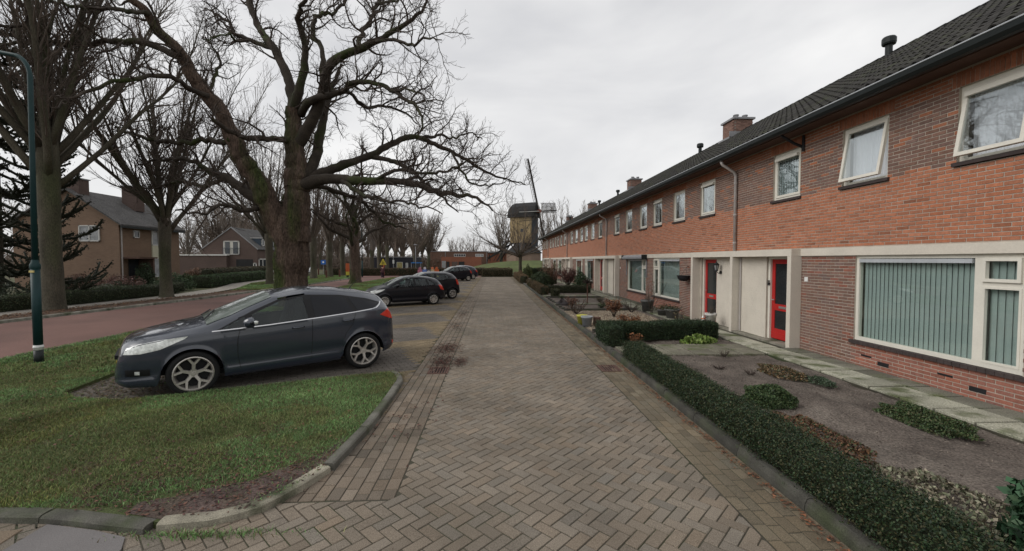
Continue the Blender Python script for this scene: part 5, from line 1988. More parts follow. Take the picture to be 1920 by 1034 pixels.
def wheel_meshes(R, rim_r, w, style):
    """Tyre, rim and brake disc; the wheel's outer side faces +y."""
    tb = MB()
    h = w / 2
    tb.lathe([(rim_r * 0.98, -h), (rim_r + 0.02, -h), (R - 0.02, -h * 0.95), (R, -h * 0.6), (R, h * 0.6), (R - 0.02, h * 0.95), (rim_r + 0.02, h), (rim_r * 0.98, h * 0.9)], 36, (0, 0, 0), 'y')
    rb = MB()
    rb.lathe([(rim_r, h * 0.95), (rim_r - 0.014, h * 1.02), (rim_r - 0.028, h * 0.8), (rim_r - 0.05, -h * 0.4)], 36, (0, 0, 0), 'y')
    yf = h * 0.82
    rb.lathe([(0.0, yf - 0.012), (0.028, yf - 0.012), (0.034, yf - 0.02), (0.06, yf - 0.02), (0.066, yf - 0.045)], 18, (0, 0, 0), 'y')

    def spoke(r0, a0, r1, a1, w0, w1, y0, y1):
        p, q = np.array((r0 * cos(a0), r0 * sin(a0))), np.array((r1 * cos(a1), r1 * sin(a1)))
        d = (q - p) / np.linalg.norm(q - p)
        s = np.array((-d[1], d[0]))
        V = []
        for c, ww, yy in ((p, w0, y0), (q, w1, y1)):
            for sg, dy in ((-1, -0.035), (-0.75, 0), (0.75, 0), (1, -0.035)):
                V.append((c[0] + s[0] * ww / 2 * sg, yy + dy, c[1] + s[1] * ww / 2 * sg))
        rb.add(V, [(0, 1, 5, 4), (1, 2, 6, 5), (2, 3, 7, 6), (0, 3, 2, 1), (4, 5, 6, 7)])
    if style == 'Y':
        for k in range(5):
            a = k * 2 * pi / 5 + pi / 2
            spoke(0.04, a, rim_r * 0.56, a, 0.055, 0.05, yf - 0.018, yf - 0.005)
            for sg in (-1, 1):
                spoke(rim_r * 0.52, a, rim_r * 0.97, a + sg * 0.33, 0.042, 0.034, yf - 0.005, yf + 0.008)
    else:
        for k in range(9 if style == 'cap' else 7):
            n = 9 if style == 'cap' else 7
            a = k * 2 * pi / n
            spoke(0.04, a, rim_r * 0.97, a + 0.08, 0.04, 0.075 if style == 'cap' else 0.045, yf - 0.02, yf)
    db = MB()
    db.lathe([(0.0, -0.02), (rim_r * 0.8, -0.02), (rim_r * 0.8, -0.05)], 24, (0, 0, 0), 'y')
    db.lathe([(rim_r * 0.99, -h * 0.5), (0, -h * 0.5)], 24, (0, 0, 0), 'y')
    return tb.mesh("tyre", M_TYRE, True), rb.mesh("rim", M_RIM, False), db.mesh("brake_disc", M_TRIMPL)


def in_poly(P, poly):
    x, y = P[:, 0], P[:, 1]
    r = np.zeros(len(P), bool)
    for i in range(len(poly)):
        (x0, y0), (x1, y1) = poly[i], poly[(i + 1) % len(poly)]
        r ^= ((y0 > y) != (y1 > y)) & (x < (x1 - x0) * (y - y0) / (y1 - y0 + 1e-12) + x0)
    return r


def outline(lo, hi):
    return [tuple(q) for q in lo] + [tuple(q) for q in hi][::-1]


def grow_poly(poly, f):
    c = np.mean(poly, axis=0)
    return [tuple(c + (np.array(q) - c) * f) for q in poly]


M_SEEGL = glass("see_through_car_glass", (0.50, 0.60, 0.57), 0.05)
M_SEAT = mat("dark_seat_cloth", (0.022, 0.022, 0.025), 0.9, 0.2, 8, 0.1, 60, 0)


class Car:
    """Hatchback body lofted from lengthwise curves; x forward, y left, origin between the axles on the ground."""

    def __init__(s, c):
        s.c = c
        x0, x1 = c['tail'], c['nose']
        xs = set(np.round(np.arange(x0, x1, 0.05), 3)) | {x0, x1}
        for e in (x0, x1):
            sg = 1 if e == x0 else -1
            xs |= set(np.round(e + sg * np.array([0.004, 0.012, 0.025, 0.045, 0.07, 0.1]), 3))
        for ax_ in c['axles']:
            xs |= set(np.round(ax_ + c['arch'] * np.cos(np.linspace(0, pi, 19)), 3))
        s.xs = np.array(sorted(xs))

        def curve(pts, sm=0.05):
            p = np.array(sorted(pts))
            g = np.arange(p[0, 0], p[-1, 0] + 1e-6, 0.01)
            v = np.interp(g, p[:, 0], p[:, 1])
            k = max(1, int(sm / 0.01))
            ker = np.hanning(2 * k + 3)
            ker /= ker.sum()
            vp = np.pad(v, k + 1, mode='reflect', reflect_type='odd')
            v2 = np.convolve(vp, ker, 'valid')
            return lambda x: np.interp(x, g, v2)
        s.top, s.belt, s.bot = curve(c['top'], 0.09), curve(c['belt'], 0.12), curve(c['bot'], 0.05)
        s.wb, s.wr, s.wl = curve(c['w_belt'], 0.06), curve(c['w_roof'], 0.1), curve(c['w_low'], 0.06)

    def section(s, x):
        """(y, z) down the left half from roof centre to sill."""
        t, be, bo = float(s.top(x)), float(s.belt(x)), float(s.bot(x))
        be = min(be, t - 0.012)
        wb, wr, wl = float(s.wb(x)), float(s.wr(x)), float(s.wl(x))
        wr = min(wr, wb - 0.01)
        h = t - be
        k = min(1.0, h / 0.35)
        hard = min(0.10, h * 0.35)
        pts = [(0, t), (wr * 0.35, t - 0.006 * k), (wr * 0.65, t - 0.02 * k - 0.004), (wr * 0.86, t - hard * 0.5), (wr, t - hard)]
        for f in (0.25, 0.5, 0.75):
            pts.append((wr + (wb - 0.018 - wr) * (f ** 0.85), (t - hard) + (be - t + hard) * f))
        pts.append((wb - 0.014, be))
        H = be - bo
        for f, dy in ((0.05, 0.0), (0.14, 0.012), (0.30, 0.016), (0.48, 0.020), (0.64, 0.016), (0.745, -0.010), (0.80, 0.012), (0.90, 0.006), (0.97, -0.01), (1.0, -0.03)):
            base = wb + (wl - wb) * f ** 1.6
            pts.append((base - 0.014 + dy, be - H * f))
        return np.array(pts)

    def ysurf(s, x, z):
        p = s.section(x)
        return float(np.interp(z, p[::-1, 1], p[::-1, 0]))

    def ztop(s, x, y):
        p = s.section(x)[:9]
        return float(np.interp(abs(y), p[:, 0], p[:, 1]))

    def body(s, m, parent, holes=()):
        c = s.c
        rows = []
        for x in s.xs:
            p = s.section(x)
            za = -1
            for ax_ in c['axles']:
                d = abs(x - ax_)
                if d < c['arch'] + 1e-6:
                    za = c['wr'] + sqrt(max(0.0, c['arch'] ** 2 - d * d))
                elif d < c['arch'] + 0.10:
                    za = max(za, -0.5)
            if za > p[-1, 1]:
                lo = p[9:]
                z0 = lo[0, 1]
                zn = z0 + (lo[:, 1] - z0) * (z0 - za) / (z0 - lo[-1, 1])
                yn = np.interp(zn, p[::-1, 1], p[::-1, 0])
                fl = np.linspace(0, 1, len(lo)) ** 4
                p = np.vstack([p[:9], np.c_[yn + 0.016 * fl, zn]])
            rows.append(p)
        n = len(rows[0])
        V = []
        for x, p in zip(s.xs, rows):
            V += [(x, y, z) for y, z in p[::-1]] + [(x, -y, z) for y, z in p[1:]]
        m_ = 2 * n - 1
        F = grid_faces(len(rows), m_)
        if holes:
            Va = np.array(V)
            ce = Va[F].mean(1)
            cut = np.zeros(len(F), bool)
            for pl in holes:
                cut |= in_poly(ce[:, [0, 2]], pl)
            F = F[~(cut & (np.abs(ce[:, 1]) > 0.45))]
        b = MB()
        b.add(V, F)
        b.loops.append(np.arange(m_)[::-1])
        b.loops.append(np.arange(m_) + (len(rows) - 1) * m_)
        b.cnt.append(np.array([m_, m_]))
        b.C.append(np.ones((2, 3)))
        o = b.build("body", m, parent, True)
        return o

    def strip(s, name, lo, hi, m, parent, off=0.006, side=1, n=20, rows=4, smooth=True, holes=()):
        """A panel on the flank between two (x, z) curves, laid just proud of the body."""
        lo, hi = np.array(lo, float), np.array(hi, float)

        def res(a):
            d = np.r_[0, np.cumsum(np.linalg.norm(np.diff(a, axis=0), axis=1))]
            t = np.linspace(0, d[-1], n)
            return np.c_[np.interp(t, d, a[:, 0]), np.interp(t, d, a[:, 1])]
        a, b_ = res(lo), res(hi)
        V = []
        for k in range(rows):
            f = k / (rows - 1)
            q = a * (1 - f) + b_ * f
            V += [(x, side * (s.ysurf(x, z) + off), z) for x, z in q]
        mb = MB()
        F = grid_faces(rows, n)
        if holes:
            ce = np.array(V)[F].mean(1)[:, [0, 2]]
            cut = np.zeros(len(F), bool)
            for pl in holes:
                cut |= in_poly(ce, pl)
            F = F[~cut]
        mb.add(V, F[:, ::-1] if side > 0 else F)
        # a rim down to the body gives the panel its thickness
        edge = list(range(n)) + [r * n + n - 1 for r in range(1, rows)] + [(rows - 1) * n + i for i in range(n - 2, -1, -1)] + [r * n for r in range(rows - 2, 0, -1)]
        E = [V[i] for i in edge]
        ne = len(E)
        Q = E + [(x, y - side * (off + 0.01), z) for x, y, z in E]
        F2 = np.array([(i, (i + 1) % ne, ne + (i + 1) % ne, ne + i) for i in range(ne)])
        mb.add(Q, F2 if side > 0 else F2[:, ::-1])
        return mb.build(name, m, parent, smooth)

    def top_panel(s, name, xa, xb, wa, wb_, m, parent, off=0.008):
        """A glass on the upper surface between two stations."""
        n, k = 12, 13
        V = []
        for i in range(n):
            f = i / (n - 1)
            x = xa + (xb - xa) * f
            w = wa + (wb_ - wa) * f
            for j in range(k):
                y = w * (2 * j / (k - 1) - 1)
                V.append((x + off * 0.4 * (1 if xa > xb else -1), y, s.ztop(x, y) + off))
        mb = MB()
        F = grid_faces(n, k)
        mb.add(V, F if xb > xa else F[:, ::-1])
        return mb.build(name, m, parent, True)


def build_car(cfg, name, label, loc, rot, group="cars parked in the angled bays"):
    t = thing(name, label, "car", loc, rot, group)
    c = Car(cfg)
    pm = cfg['paint']
    clear = [outline(lo, hi) for lo, hi, kd in cfg['panes'] if kd == 'g']
    c.body(pm, t, [grow_poly(q, 1.07) for q in clear])
    # cabin seen through the clear panes
    zf = float(c.bot(0)) + 0.14
    b = MB()
    b.box((-1.05, -0.62, zf), (1.0, 0.62, zf + 0.08))
    b.box((0.62, -0.62, zf), (0.95, 0.62, float(c.belt(0.8)) - 0.06))
    b.build("dashboard", M_SEAT, t)
    for sx, sy in ((0.0, 0.36), (0.0, -0.36), (-0.85, 0.36), (-0.85, -0.36)):
        b = MB()
        zb_ = float(c.belt(0)) + 0.10
        b.prism(rect(sx + 0.12, sy, 0.5, 0.46, 0), zf + 0.1, zf + 0.28, 0.04)
        V = []
        for z, x, w in ((zf + 0.25, sx - 0.1, 0.24), (zb_ - 0.15, sx - 0.22, 0.23), (zb_, sx - 0.26, 0.17), (zb_ + 0.03, sx - 0.265, 0.13), (zb_ + 0.2, sx - 0.29, 0.11), (zb_ + 0.22, sx - 0.295, 0.08)):
            V += [(x - 0.06, sy - w, z), (x + 0.05, sy - w, z), (x + 0.05, sy + w, z), (x - 0.06, sy + w, z)]
        b.add(V, [(k * 4 + j, k * 4 + (j + 1) % 4, k * 4 + 4 + (j + 1) % 4, k * 4 + 4 + j) for k in range(5) for j in range(4)] + [(20, 21, 22, 23)])
        b.build("seat", M_SEAT, t)
    b = MB()
    b.lathe([(0.175, -0.015), (0.19, 0.0), (0.175, 0.015), (0.16, 0.0), (0.175, -0.015)], 20, (0.5, 0.36, float(c.belt(0.5)) + 0.0), 'x')
    b.build("steering_wheel", M_TRIMPL, t)
    # dark wheel housings and floor
    b = MB()
    for ax_ in cfg['axles']:
        for sd in (-1, 1):
            k = 14
            V = []
            r_ = cfg['arch'] + 0.012
            for y in (sd * (cfg['track'] + 0.08), sd * 0.38):
                for i in range(k):
                    a = pi * i / (k - 1)
                    V.append((ax_ + r_ * cos(a), y, cfg['wr'] + r_ * sin(a) * 0.99 - 0.01))
            F = [(i, i + 1, k + i + 1, k + i) for i in range(k - 1)] + [tuple(range(k, 2 * k))]
            b.add(V, F)
    bt = float(c.bot(0))
    b.box((cfg['axles'][1] - 0.3, -cfg['track'] + 0.12, bt + 0.02), (cfg['axles'][0] + 0.3, cfg['track'] - 0.12, bt + 0.1))
    b.box((cfg['tail'] + 0.1, -0.55, bt + 0.08), (cfg['nose'] - 0.1, 0.55, bt + 0.16))
    b.build("underbody", M_TRIMPL, t)
    # wheels
    key = ("wheel", cfg['style'], cfg['wr'])
    if key not in CACHE:
        CACHE[key] = wheel_meshes(cfg['wr'], cfg['rim'], 0.21, cfg['style'])
    for ax_ in cfg['axles']:
        for sd in (1, -1):
            w = bpy.data.objects.new("wheel", None)
            COL.objects.link(w)
            w.parent = t
            w.location = (ax_, sd * cfg['track'], cfg['wr'])
            w.rotation_euler = (0, radians(20 + 37 * ax_), 0 if sd > 0 else pi)
            for me in CACHE[key]:
                link(me.name.split('.')[0], me, w)
    # glazing
    for sd in (1, -1):
        if 'dlo' in cfg:
            c.strip("window_surround", cfg['dlo'][0], cfg['dlo'][1], M_TRIMPL, t, 0.003, sd, 150, 30, True, clear)
        for lo, hi, kind in cfg['panes']:
            c.strip("side_window", lo, hi, M_CARTINT if kind == 't' else M_SEEGL, t, 0.007, sd, 16, 6)
        if 'chrome' in cfg:
            ch = np.array(cfg['chrome'], float)
            c.strip("chrome_strip", ch - (0, 0.008), ch + (0, 0.008), M_CHROME, t, 0.011, sd, 50, 3)
            kk = np.array(cfg['kick'], float)
            c.strip("chrome_strip", kk - (0.011, 0.004), kk + (0.011, 0.004), M_CHROME, t, 0.011, sd, 16, 3)
        for ln in cfg['gaps']:
            g = np.array(ln, float)
            c.strip("door_gap", g - (0.004, 0), g + (0.004, 0), M_BLACK, t, 0.002, sd, 16, 2)
        for x, z in cfg['handles']:
            hb = MB()
            y = c.ysurf(x, z)
            hb.tube([(x + 0.09, sd * (y + 0.0), z), (x + 0.06, sd * (y + 0.028), z), (x - 0.07, sd * (y + 0.03), z + 0.006), (x - 0.1, sd * (y + 0.0), z + 0.008)], 0.015, 8)
            hb.build("door_handle", pm, t, True)
        c.strip("headlight", cfg['head'][0], cfg['head'][1], M_HEAD, t, 0.008, sd, 20, 6)
        c.strip("tail_light", cfg['tailamp'][0], cfg['tailamp'][1], M_TAIL, t, 0.010, sd, 16, 6)
        mx_, mz = cfg['mirror']
        y = c.ysurf(mx_, mz)
        mb = MB()
        V, nn, kk_ = [], 9, 12
        for i in range(nn):
            f = i / (nn - 1)
            r_ = sin(pi * (0.04 + 0.92 * f)) ** 0.6
            for j in range(kk_):
                a = 2 * pi * j / kk_
                V.append((mx_ + 0.04 + 0.10 * cos(a) * r_ * (1.2 if cos(a) > 0 else 0.6), sd * (y + 0.04 + 0.23 * f), mz + 0.08 + 0.09 * sin(a) * r_ + 0.01 * f))
        mb.add(V, np.array([(i * kk_ + j, i * kk_ + (j + 1) % kk_, (i + 1) * kk_ + (j + 1) % kk_, (i + 1) * kk_ + j) for i in range(nn - 1) for j in range(kk_)]))
        mo = mb.build("wing_mirror", cfg.get('mirrorm', pm), t, True)
        mb = MB()
        mb.obox((mx_ + 0.03, sd * (y - 0.01), mz + 0.03), (mx_ + 0.03, sd * (y + 0.1), mz + 0.05), 0.06, 0.035)
        mb.build("mirror_arm", M_TRIMPL, mo)
        if cfg.get('lampcap'):
            mb = MB()
            mb.lathe([(0.0, -0.03), (0.03, -0.02), (0.036, 0.02), (0.0, 0.03)], 10, (mx_ - 0.01, sd * (y + 0.24), mz + 0.09))
            mb.build("indicator", M_HEAD, mo, True)
    ws = cfg['screen']
    c.top_panel("windscreen", *ws, M_SCREEN, t)
    c.top_panel("rear_window", *cfg['rear'], M_CARTINT, t)
    # lower front and rear trim
    nx, tx = cfg['nose'], cfg['tail']
    b = MB()
    for z0, z1, w in cfg['grille']:
        b.box((nx - 0.03, -w, z0), (nx + 0.008, w, z1))
    b.build("grille", M_TRIMPL, t)
    b = MB()
    b.box((nx - 0.02, -0.22, 0.44), (nx + 0.004, 0.22, 0.54))
    b.build("number_plate", M_PLATE, t)
    b = MB()
    b.box((tx - 0.014, -0.26, 0.62), (tx + 0.02, 0.26, 0.73))
    b.build("number_plate", M_PLATE, t)
    if 'fog' in cfg:
        for sd in (1, -1):
            c.strip("fog_lamp_recess", cfg['fog'][0], cfg['fog'][1], M_TRIMPL, t, 0.005, sd, 10, 4)
            q0 = (np.array(cfg['fog'][0]) + np.array(cfg['fog'][1])) / 2
            f = np.array([q0[0] * 0.62 + q0[1] * 0.38, q0[0] * 0.42 + q0[1] * 0.58])
            c.strip("fog_lamp", f - (0.0, 0.028) + np.array([[0.0, 0], [0, 0]]), f + (0.0, 0.022), M_HEAD, t, 0.012, sd, 6, 3)
    if 'reflector' in cfg:
        for sd in (1, -1):
            c.strip("reflector", cfg['reflector'][0], cfg['reflector'][1], M_TAIL, t, 0.008, sd, 6, 3)
    b = MB()
    b.tube([(cfg['aer'], 0, c.ztop(cfg['aer'], 0) - 0.01), (cfg['aer'] - 0.03, 0, c.ztop(cfg['aer'], 0) + 0.04), (cfg['aer'] - 0.2, 0, c.ztop(cfg['aer'], 0) + 0.2)], (0.02, 0.008, 0.003), 6)
    b.build("aerial", M_TRIMPL, t)
    # wipers
    b = MB()
    xw = ws[0]
    for y0, y1, dx in ((0.55, -0.05, -0.16), (-0.1, -0.62, -0.14)):
        b.obox((xw + 0.02, y0, c.ztop(xw, y0) + 0.03), (xw + dx, y1, c.ztop(xw + dx, y1) + 0.035), 0.016, 0.016)
    b.build("wiper", M_TRIMPL, t)
    return t


MPV = dict(
    paint=M_GREYP, nose=2.245, tail=-2.135, axles=(1.325, -1.325), arch=0.392, wr=0.342, rim=0.266, track=0.80, style='Y',
    top=[(2.245, 0.50), (2.235, 0.62), (2.21, 0.80), (2.12, 0.89), (1.9, 0.965), (1.5, 1.04), (1.25, 1.085), (1.14, 1.115), (0.6, 1.36), (0.2, 1.52), (-0.1, 1.57), (-0.4, 1.60), (-0.9, 1.575), (-1.4, 1.505), (-1.78, 1.415), (-1.86, 1.35), (-1.98, 1.17), (-2.06, 1.02), (-2.115, 0.86), (-2.135, 0.55)],
    belt=[(2.245, 0.46), (2.2, 0.70), (2.0, 0.84), (1.5, 0.93), (1.0, 0.965), (0.3, 1.0), (-0.5, 1.055), (-1.2, 1.11), (-1.7, 1.135), (-1.95, 1.08), (-2.1, 0.82), (-2.135, 0.52)],
    bot=[(2.245, 0.27), (2.1, 0.21), (1.7, 0.20), (0.9, 0.22), (-0.9, 0.23), (-1.75, 0.26), (-2.0, 0.31), (-2.135, 0.36)],
    w_belt=[(2.245, 0.52), (2.22, 0.62), (2.15, 0.71), (2.0, 0.79), (1.7, 0.865), (1.3, 0.905), (0.5, 0.915), (-1.0, 0.915), (-1.6, 0.885), (-1.95, 0.82), (-2.08, 0.74), (-2.135, 0.62)],
    w_roof=[(2.245, 0.40), (2.1, 0.58), (1.6, 0.72), (1.05, 0.80), (0.3, 0.68), (-0.3, 0.63), (-1.2, 0.60), (-1.8, 0.57), (-2.0, 0.66), (-2.135, 0.55)],
    w_low=[(2.245, 0.50), (2.22, 0.60), (2.1, 0.72), (1.8, 0.83), (1.3, 0.875), (0, 0.875), (-1.3, 0.875), (-1.8, 0.83), (-2.0, 0.77), (-2.135, 0.64)],
    dlo=([(1.05, 0.975), (0.3, 1.015), (-0.5, 1.07), (-1.2, 1.125), (-1.52, 1.155)], [(0.98, 1.0), (0.52, 1.24), (0.12, 1.405), (-0.35, 1.47), (-0.95, 1.435), (-1.45, 1.345), (-1.74, 1.25)]),
    panes=[([(0.98, 0.985), (0.62, 1.005)], [(0.9, 1.02), (0.62, 1.165)], 'g'),
           ([(0.55, 1.01), (-0.33, 1.062)], [(0.52, 1.19), (0.10, 1.375), (-0.29, 1.435)], 'g'),
           ([(-0.45, 1.07), (-1.14, 1.122)], [(-0.42, 1.44), (-1.02, 1.40)], 't'),
           ([(-1.22, 1.13), (-1.50, 1.155)], [(-1.10, 1.385), (-1.68, 1.245)], 't')],
    chrome=[(1.08, 0.972), (0.3, 1.005), (-0.5, 1.06), (-1.2, 1.116), (-1.5, 1.146)],
    kick=[(-1.5, 1.146), (-1.6, 1.165), (-1.68, 1.21), (-1.755, 1.27)],
    gaps=[[(0.70, 0.975), (0.74, 0.8), (0.74, 0.55), (0.70, 0.33)], [(-0.40, 1.05), (-0.40, 0.8), (-0.38, 0.33)], [(-1.18, 1.10), (-1.12, 0.9), (-0.98, 0.72), (-0.93, 0.5)]],
    handles=[(-0.16, 0.915), (-1.02, 0.965)],
    head=([(2.14, 0.715), (1.95, 0.715), (1.72, 0.76), (1.42, 0.895)], [(2.1, 0.80), (1.95, 0.855), (1.72, 0.90), (1.38, 0.93)]),
    tailamp=([(-1.66, 1.02), (-1.9, 0.94), (-2.09, 0.90)], [(-1.70, 1.04), (-1.86, 1.115), (-1.99, 1.135)]),
    mirror=(0.52, 1.0), lampcap=True, screen=(1.14, 0.20, 0.77, 0.61), rear=(-1.86, -2.04, 0.50, 0.58),
    grille=[(0.31, 0.40, 0.42), (0.60, 0.66, 0.36)], fog=([(2.12, 0.39), (1.84, 0.38)], [(2.12, 0.49), (1.84, 0.48)]),
    reflector=([(-2.02, 0.40), (-2.10, 0.41)], [(-2.02, 0.46), (-2.10, 0.46)]), aer=-1.35)
def pull(p):
    return (-1.72 + (p[0] + 1.72) * 0.76, p[1]) if p[0] < -1.72 else p


for k_ in ('top', 'belt', 'bot', 'w_belt', 'w_roof', 'w_low', 'kick'):
    MPV[k_] = [pull(q) for q in MPV[k_]]
for k_ in ('dlo', 'tailamp', 'reflector'):
    MPV[k_] = tuple([pull(q) for q in c_] for c_ in MPV[k_])
MPV['tail'] = pull((MPV['tail'], 0))[0]
MPV['rear'] = (pull((-1.86, 0))[0], pull((-2.04, 0))[0], 0.50, 0.58)
HATCH = dict(
    paint=M_BLKP, nose=2.0, tail=-1.94, axles=(1.23, -1.23), arch=0.345, wr=0.30, rim=0.205, track=0.75, style='cap',
    top=[(2.0, 0.50), (1.98, 0.66), (1.9, 0.78), (1.7, 0.90), (1.35, 1.0), (1.1, 1.06), (0.6, 1.33), (0.25, 1.47), (-0.1, 1.525), (-0.6, 1.52), (-1.2, 1.44), (-1.55, 1.34), (-1.7, 1.20), (-1.82, 0.98), (-1.92, 0.80), (-1.94, 0.52)],
    belt=[(2.0, 0.46), (1.95, 0.64), (1.75, 0.80), (1.3, 0.92), (0.9, 0.95), (0, 0.98), (-1.0, 1.0), (-1.5, 1.02), (-1.75, 0.94), (-1.94, 0.5)],
    bot=[(2.0, 0.27), (1.85, 0.21), (1.5, 0.20), (-1.5, 0.22), (-1.8, 0.28), (-1.94, 0.34)],
    w_belt=[(2.0, 0.48), (1.97, 0.60), (1.85, 0.70), (1.6, 0.79), (1.2, 0.845), (0, 0.855), (-1.0, 0.85), (-1.5, 0.82), (-1.8, 0.74), (-1.94, 0.58)],
    w_roof=[(2.0, 0.38), (1.8, 0.55), (1.2, 0.68), (0.6, 0.62), (0, 0.57), (-1.0, 0.55), (-1.5, 0.53), (-1.94, 0.5)],
    w_low=[(2.0, 0.46), (1.95, 0.60), (1.7, 0.75), (1.2, 0.82), (-1.2, 0.82), (-1.7, 0.76), (-1.94, 0.6)],
    dlo=([(1.0, 0.965), (0, 0.995), (-1.0, 1.015), (-1.35, 1.03)], [(0.92, 1.0), (0.6, 1.18), (0.3, 1.33), (-0.1, 1.40), (-0.6, 1.39), (-1.1, 1.30), (-1.5, 1.12)]),
    panes=[([(0.86, 0.985), (0.55, 0.995)], [(0.84, 1.03), (0.55, 1.17)], 'g'), ([(0.48, 0.998), (-0.22, 1.01)], [(0.46, 1.21), (0.22, 1.32), (-0.2, 1.375)], 'g'),
           ([(-0.32, 1.012), (-0.92, 1.03)], [(-0.32, 1.37), (-0.86, 1.32)], 'g'), ([(-1.0, 1.035), (-1.32, 1.05)], [(-0.95, 1.29), (-1.38, 1.13)], 'g')],
    gaps=[[(0.66, 0.95), (0.70, 0.7), (0.66, 0.33)], [(-0.27, 0.98), (-0.27, 0.33)], [(-0.97, 0.99), (-0.9, 0.7), (-0.86, 0.5)]],
    handles=[(-0.08, 0.86), (-0.84, 0.88)],
    head=([(1.86, 0.66), (1.6, 0.69), (1.3, 0.82)], [(1.84, 0.79), (1.6, 0.87), (1.22, 0.89)]),
    tailamp=([(-1.62, 0.80), (-1.85, 0.74)], [(-1.5, 1.04), (-1.74, 1.02)]),
    mirror=(0.58, 0.97), screen=(1.08, 0.22, 0.62, 0.50), rear=(-1.57, -1.78, 0.46, 0.54),
    grille=[(0.30, 0.42, 0.5), (0.58, 0.64, 0.3)], fog=([(1.88, 0.37), (1.66, 0.36)], [(1.88, 0.46), (1.66, 0.45)]), aer=-0.6)
CITY = dict(HATCH, nose=1.75, tail=-1.7, axles=(1.17, -1.17), style='seven', rim=0.19, wr=0.285,
            top=[(1.75, 0.5), (1.73, 0.7), (1.62, 0.85), (1.4, 0.96), (1.1, 1.03), (0.6, 1.33), (0.25, 1.45), (-0.3, 1.48), (-0.9, 1.45), (-1.3, 1.38), (-1.5, 1.2), (-1.62, 0.95), (-1.7, 0.55)],
            belt=[(1.75, 0.46), (1.6, 0.78), (1.2, 0.9), (0.5, 0.94), (-0.5, 1.0), (-1.2, 1.1), (-1.5, 1.05), (-1.7, 0.5)],
            bot=[(1.75, 0.27), (1.6, 0.21), (-1.4, 0.22), (-1.7, 0.32)],
            w_belt=[(1.75, 0.46), (1.7, 0.62), (1.5, 0.74), (1.1, 0.81), (-0.9, 0.82), (-1.4, 0.79), (-1.62, 0.7), (-1.7, 0.58)],
            w_roof=[(1.75, 0.38), (1.4, 0.6), (1.0, 0.66), (0.5, 0.6), (-1.0, 0.55), (-1.4, 0.53), (-1.7, 0.5)],
            w_low=[(1.75, 0.45), (1.6, 0.66), (1.2, 0.79), (-1.2, 0.79), (-1.55, 0.72), (-1.7, 0.6)],
            dlo=([(0.9, 0.95), (-0.5, 1.015), (-1.05, 1.09)], [(0.84, 1.0), (0.5, 1.22), (0.2, 1.33), (-0.4, 1.37), (-0.9, 1.34), (-1.2, 1.2)]),
            panes=[([(0.8, 0.97), (-0.22, 1.005)], [(0.72, 1.06), (0.3, 1.28), (-0.2, 1.345)], 'g'), ([(-0.3, 1.01), (-0.95, 1.085)], [(-0.3, 1.345), (-0.98, 1.26)], 'g')],
            gaps=[[(0.6, 0.93), (0.62, 0.33)], [(-0.26, 0.98), (-0.26, 0.33)]], handles=[(-0.1, 0.86)],
            head=([(1.62, 0.66), (1.1, 0.78)], [(1.58, 0.8), (1.1, 0.88)]), tailamp=([(-1.45, 0.78), (-1.61, 0.74)], [(-1.36, 1.1), (-1.53, 1.06)]),
            mirror=(0.56, 0.95), screen=(1.05, 0.25, 0.6, 0.5), rear=(-1.36, -1.56, 0.44, 0.52), aer=-0.9, fog=([(1.64, 0.36), (1.5, 0.36)], [(1.64, 0.44), (1.5, 0.44)]))


def park(cfg, name, label, rear, head_deg, fl=None):
    """Places a car so that its left rear tyre stands at the given ground point."""
    a = radians(head_deg)
    lx, ly = cfg['axles'][1], cfg['track'] + 0.1
    x = rear[0] - (lx * cos(a) - ly * sin(a))
    y = rear[1] - (lx * sin(a) + ly * cos(a))
    return build_car(cfg, name, label, (x, y, 0), a)


park(MPV, "parked_car", "dark grey five door family car with chrome window line, nearest in the bays", (-2.5, 8.32), 180 + 36.5)
H2 = park(HATCH, "parked_car", "black hatchback with white headlights parked in the next occupied bay", (-2.68, 20.15), 180 + 27)
H2.scale = (0.92, 0.92, 0.9)
park(CITY, "parked_car", "small black city car half hidden behind the black hatchback", (-2.2, 23.2), 180 + 28)
park(dict(CITY, style='cap'), "parked_car", "small black two door car parked farther along, before the last one", (-2.5, 43.0), 180 + 26)
park(dict(HATCH, paint=M_NAVYP), "parked_car", "dark blue car farthest along the bays near the hedge", (-2.2, 46.8), 180 + 26)

# ---------------------------------------------------------------- front gardens
M_LEAF = mat("leaf", (1, 1, 1), 0.6, 0.15, 8, 0, 1, 0, tint='attr', spec=0.35)
M_CORE = mat("hedge_core", (0.022, 0.026, 0.013), 0.95, 0.3, 8, 0.3, 60, 0.8, 40, bdist=0.03)
M_GRASSB = mat("grass_blade", (1, 1, 1), 0.75, 0.3, 1.1, 0, 1, 0, tint='attr', spec=0.2)
M_LITTER = mat("dead_leaf", (1, 1, 1), 0.9, 0.2, 9, 0, 1, 0, tint='attr', spec=0.15)
M_TILEP_O = mat("path_tile_single", (0.25, 0.245, 0.20), 0.92, 0.22, 2.2, 0.4, 60, 0.5, 90, tint='obj', col2=(0.10, 0.115, 0.055), c2scale=2.6, c2lo=0.5, c2hi=0.66, bdist=0.008)
M_TILEP_A = mat("path_tile", (0.25, 0.245, 0.20), 0.92, 0.22, 2.2, 0.4, 60, 0.5, 90, tint='attr', col2=(0.10, 0.115, 0.055), c2scale=2.6, c2lo=0.5, c2hi=0.66, bdist=0.008)
GZ = 0.085


def cols(n, *pal, v=0.25):
    """n leaf colours drawn from a palette."""
    pal = np.array(pal, float)
    c = pal[RNG.integers(0, len(pal), n)]
    return np.clip(c * (1 + RNG.normal(0, v, (n, 1))), 0.004, 0.9)


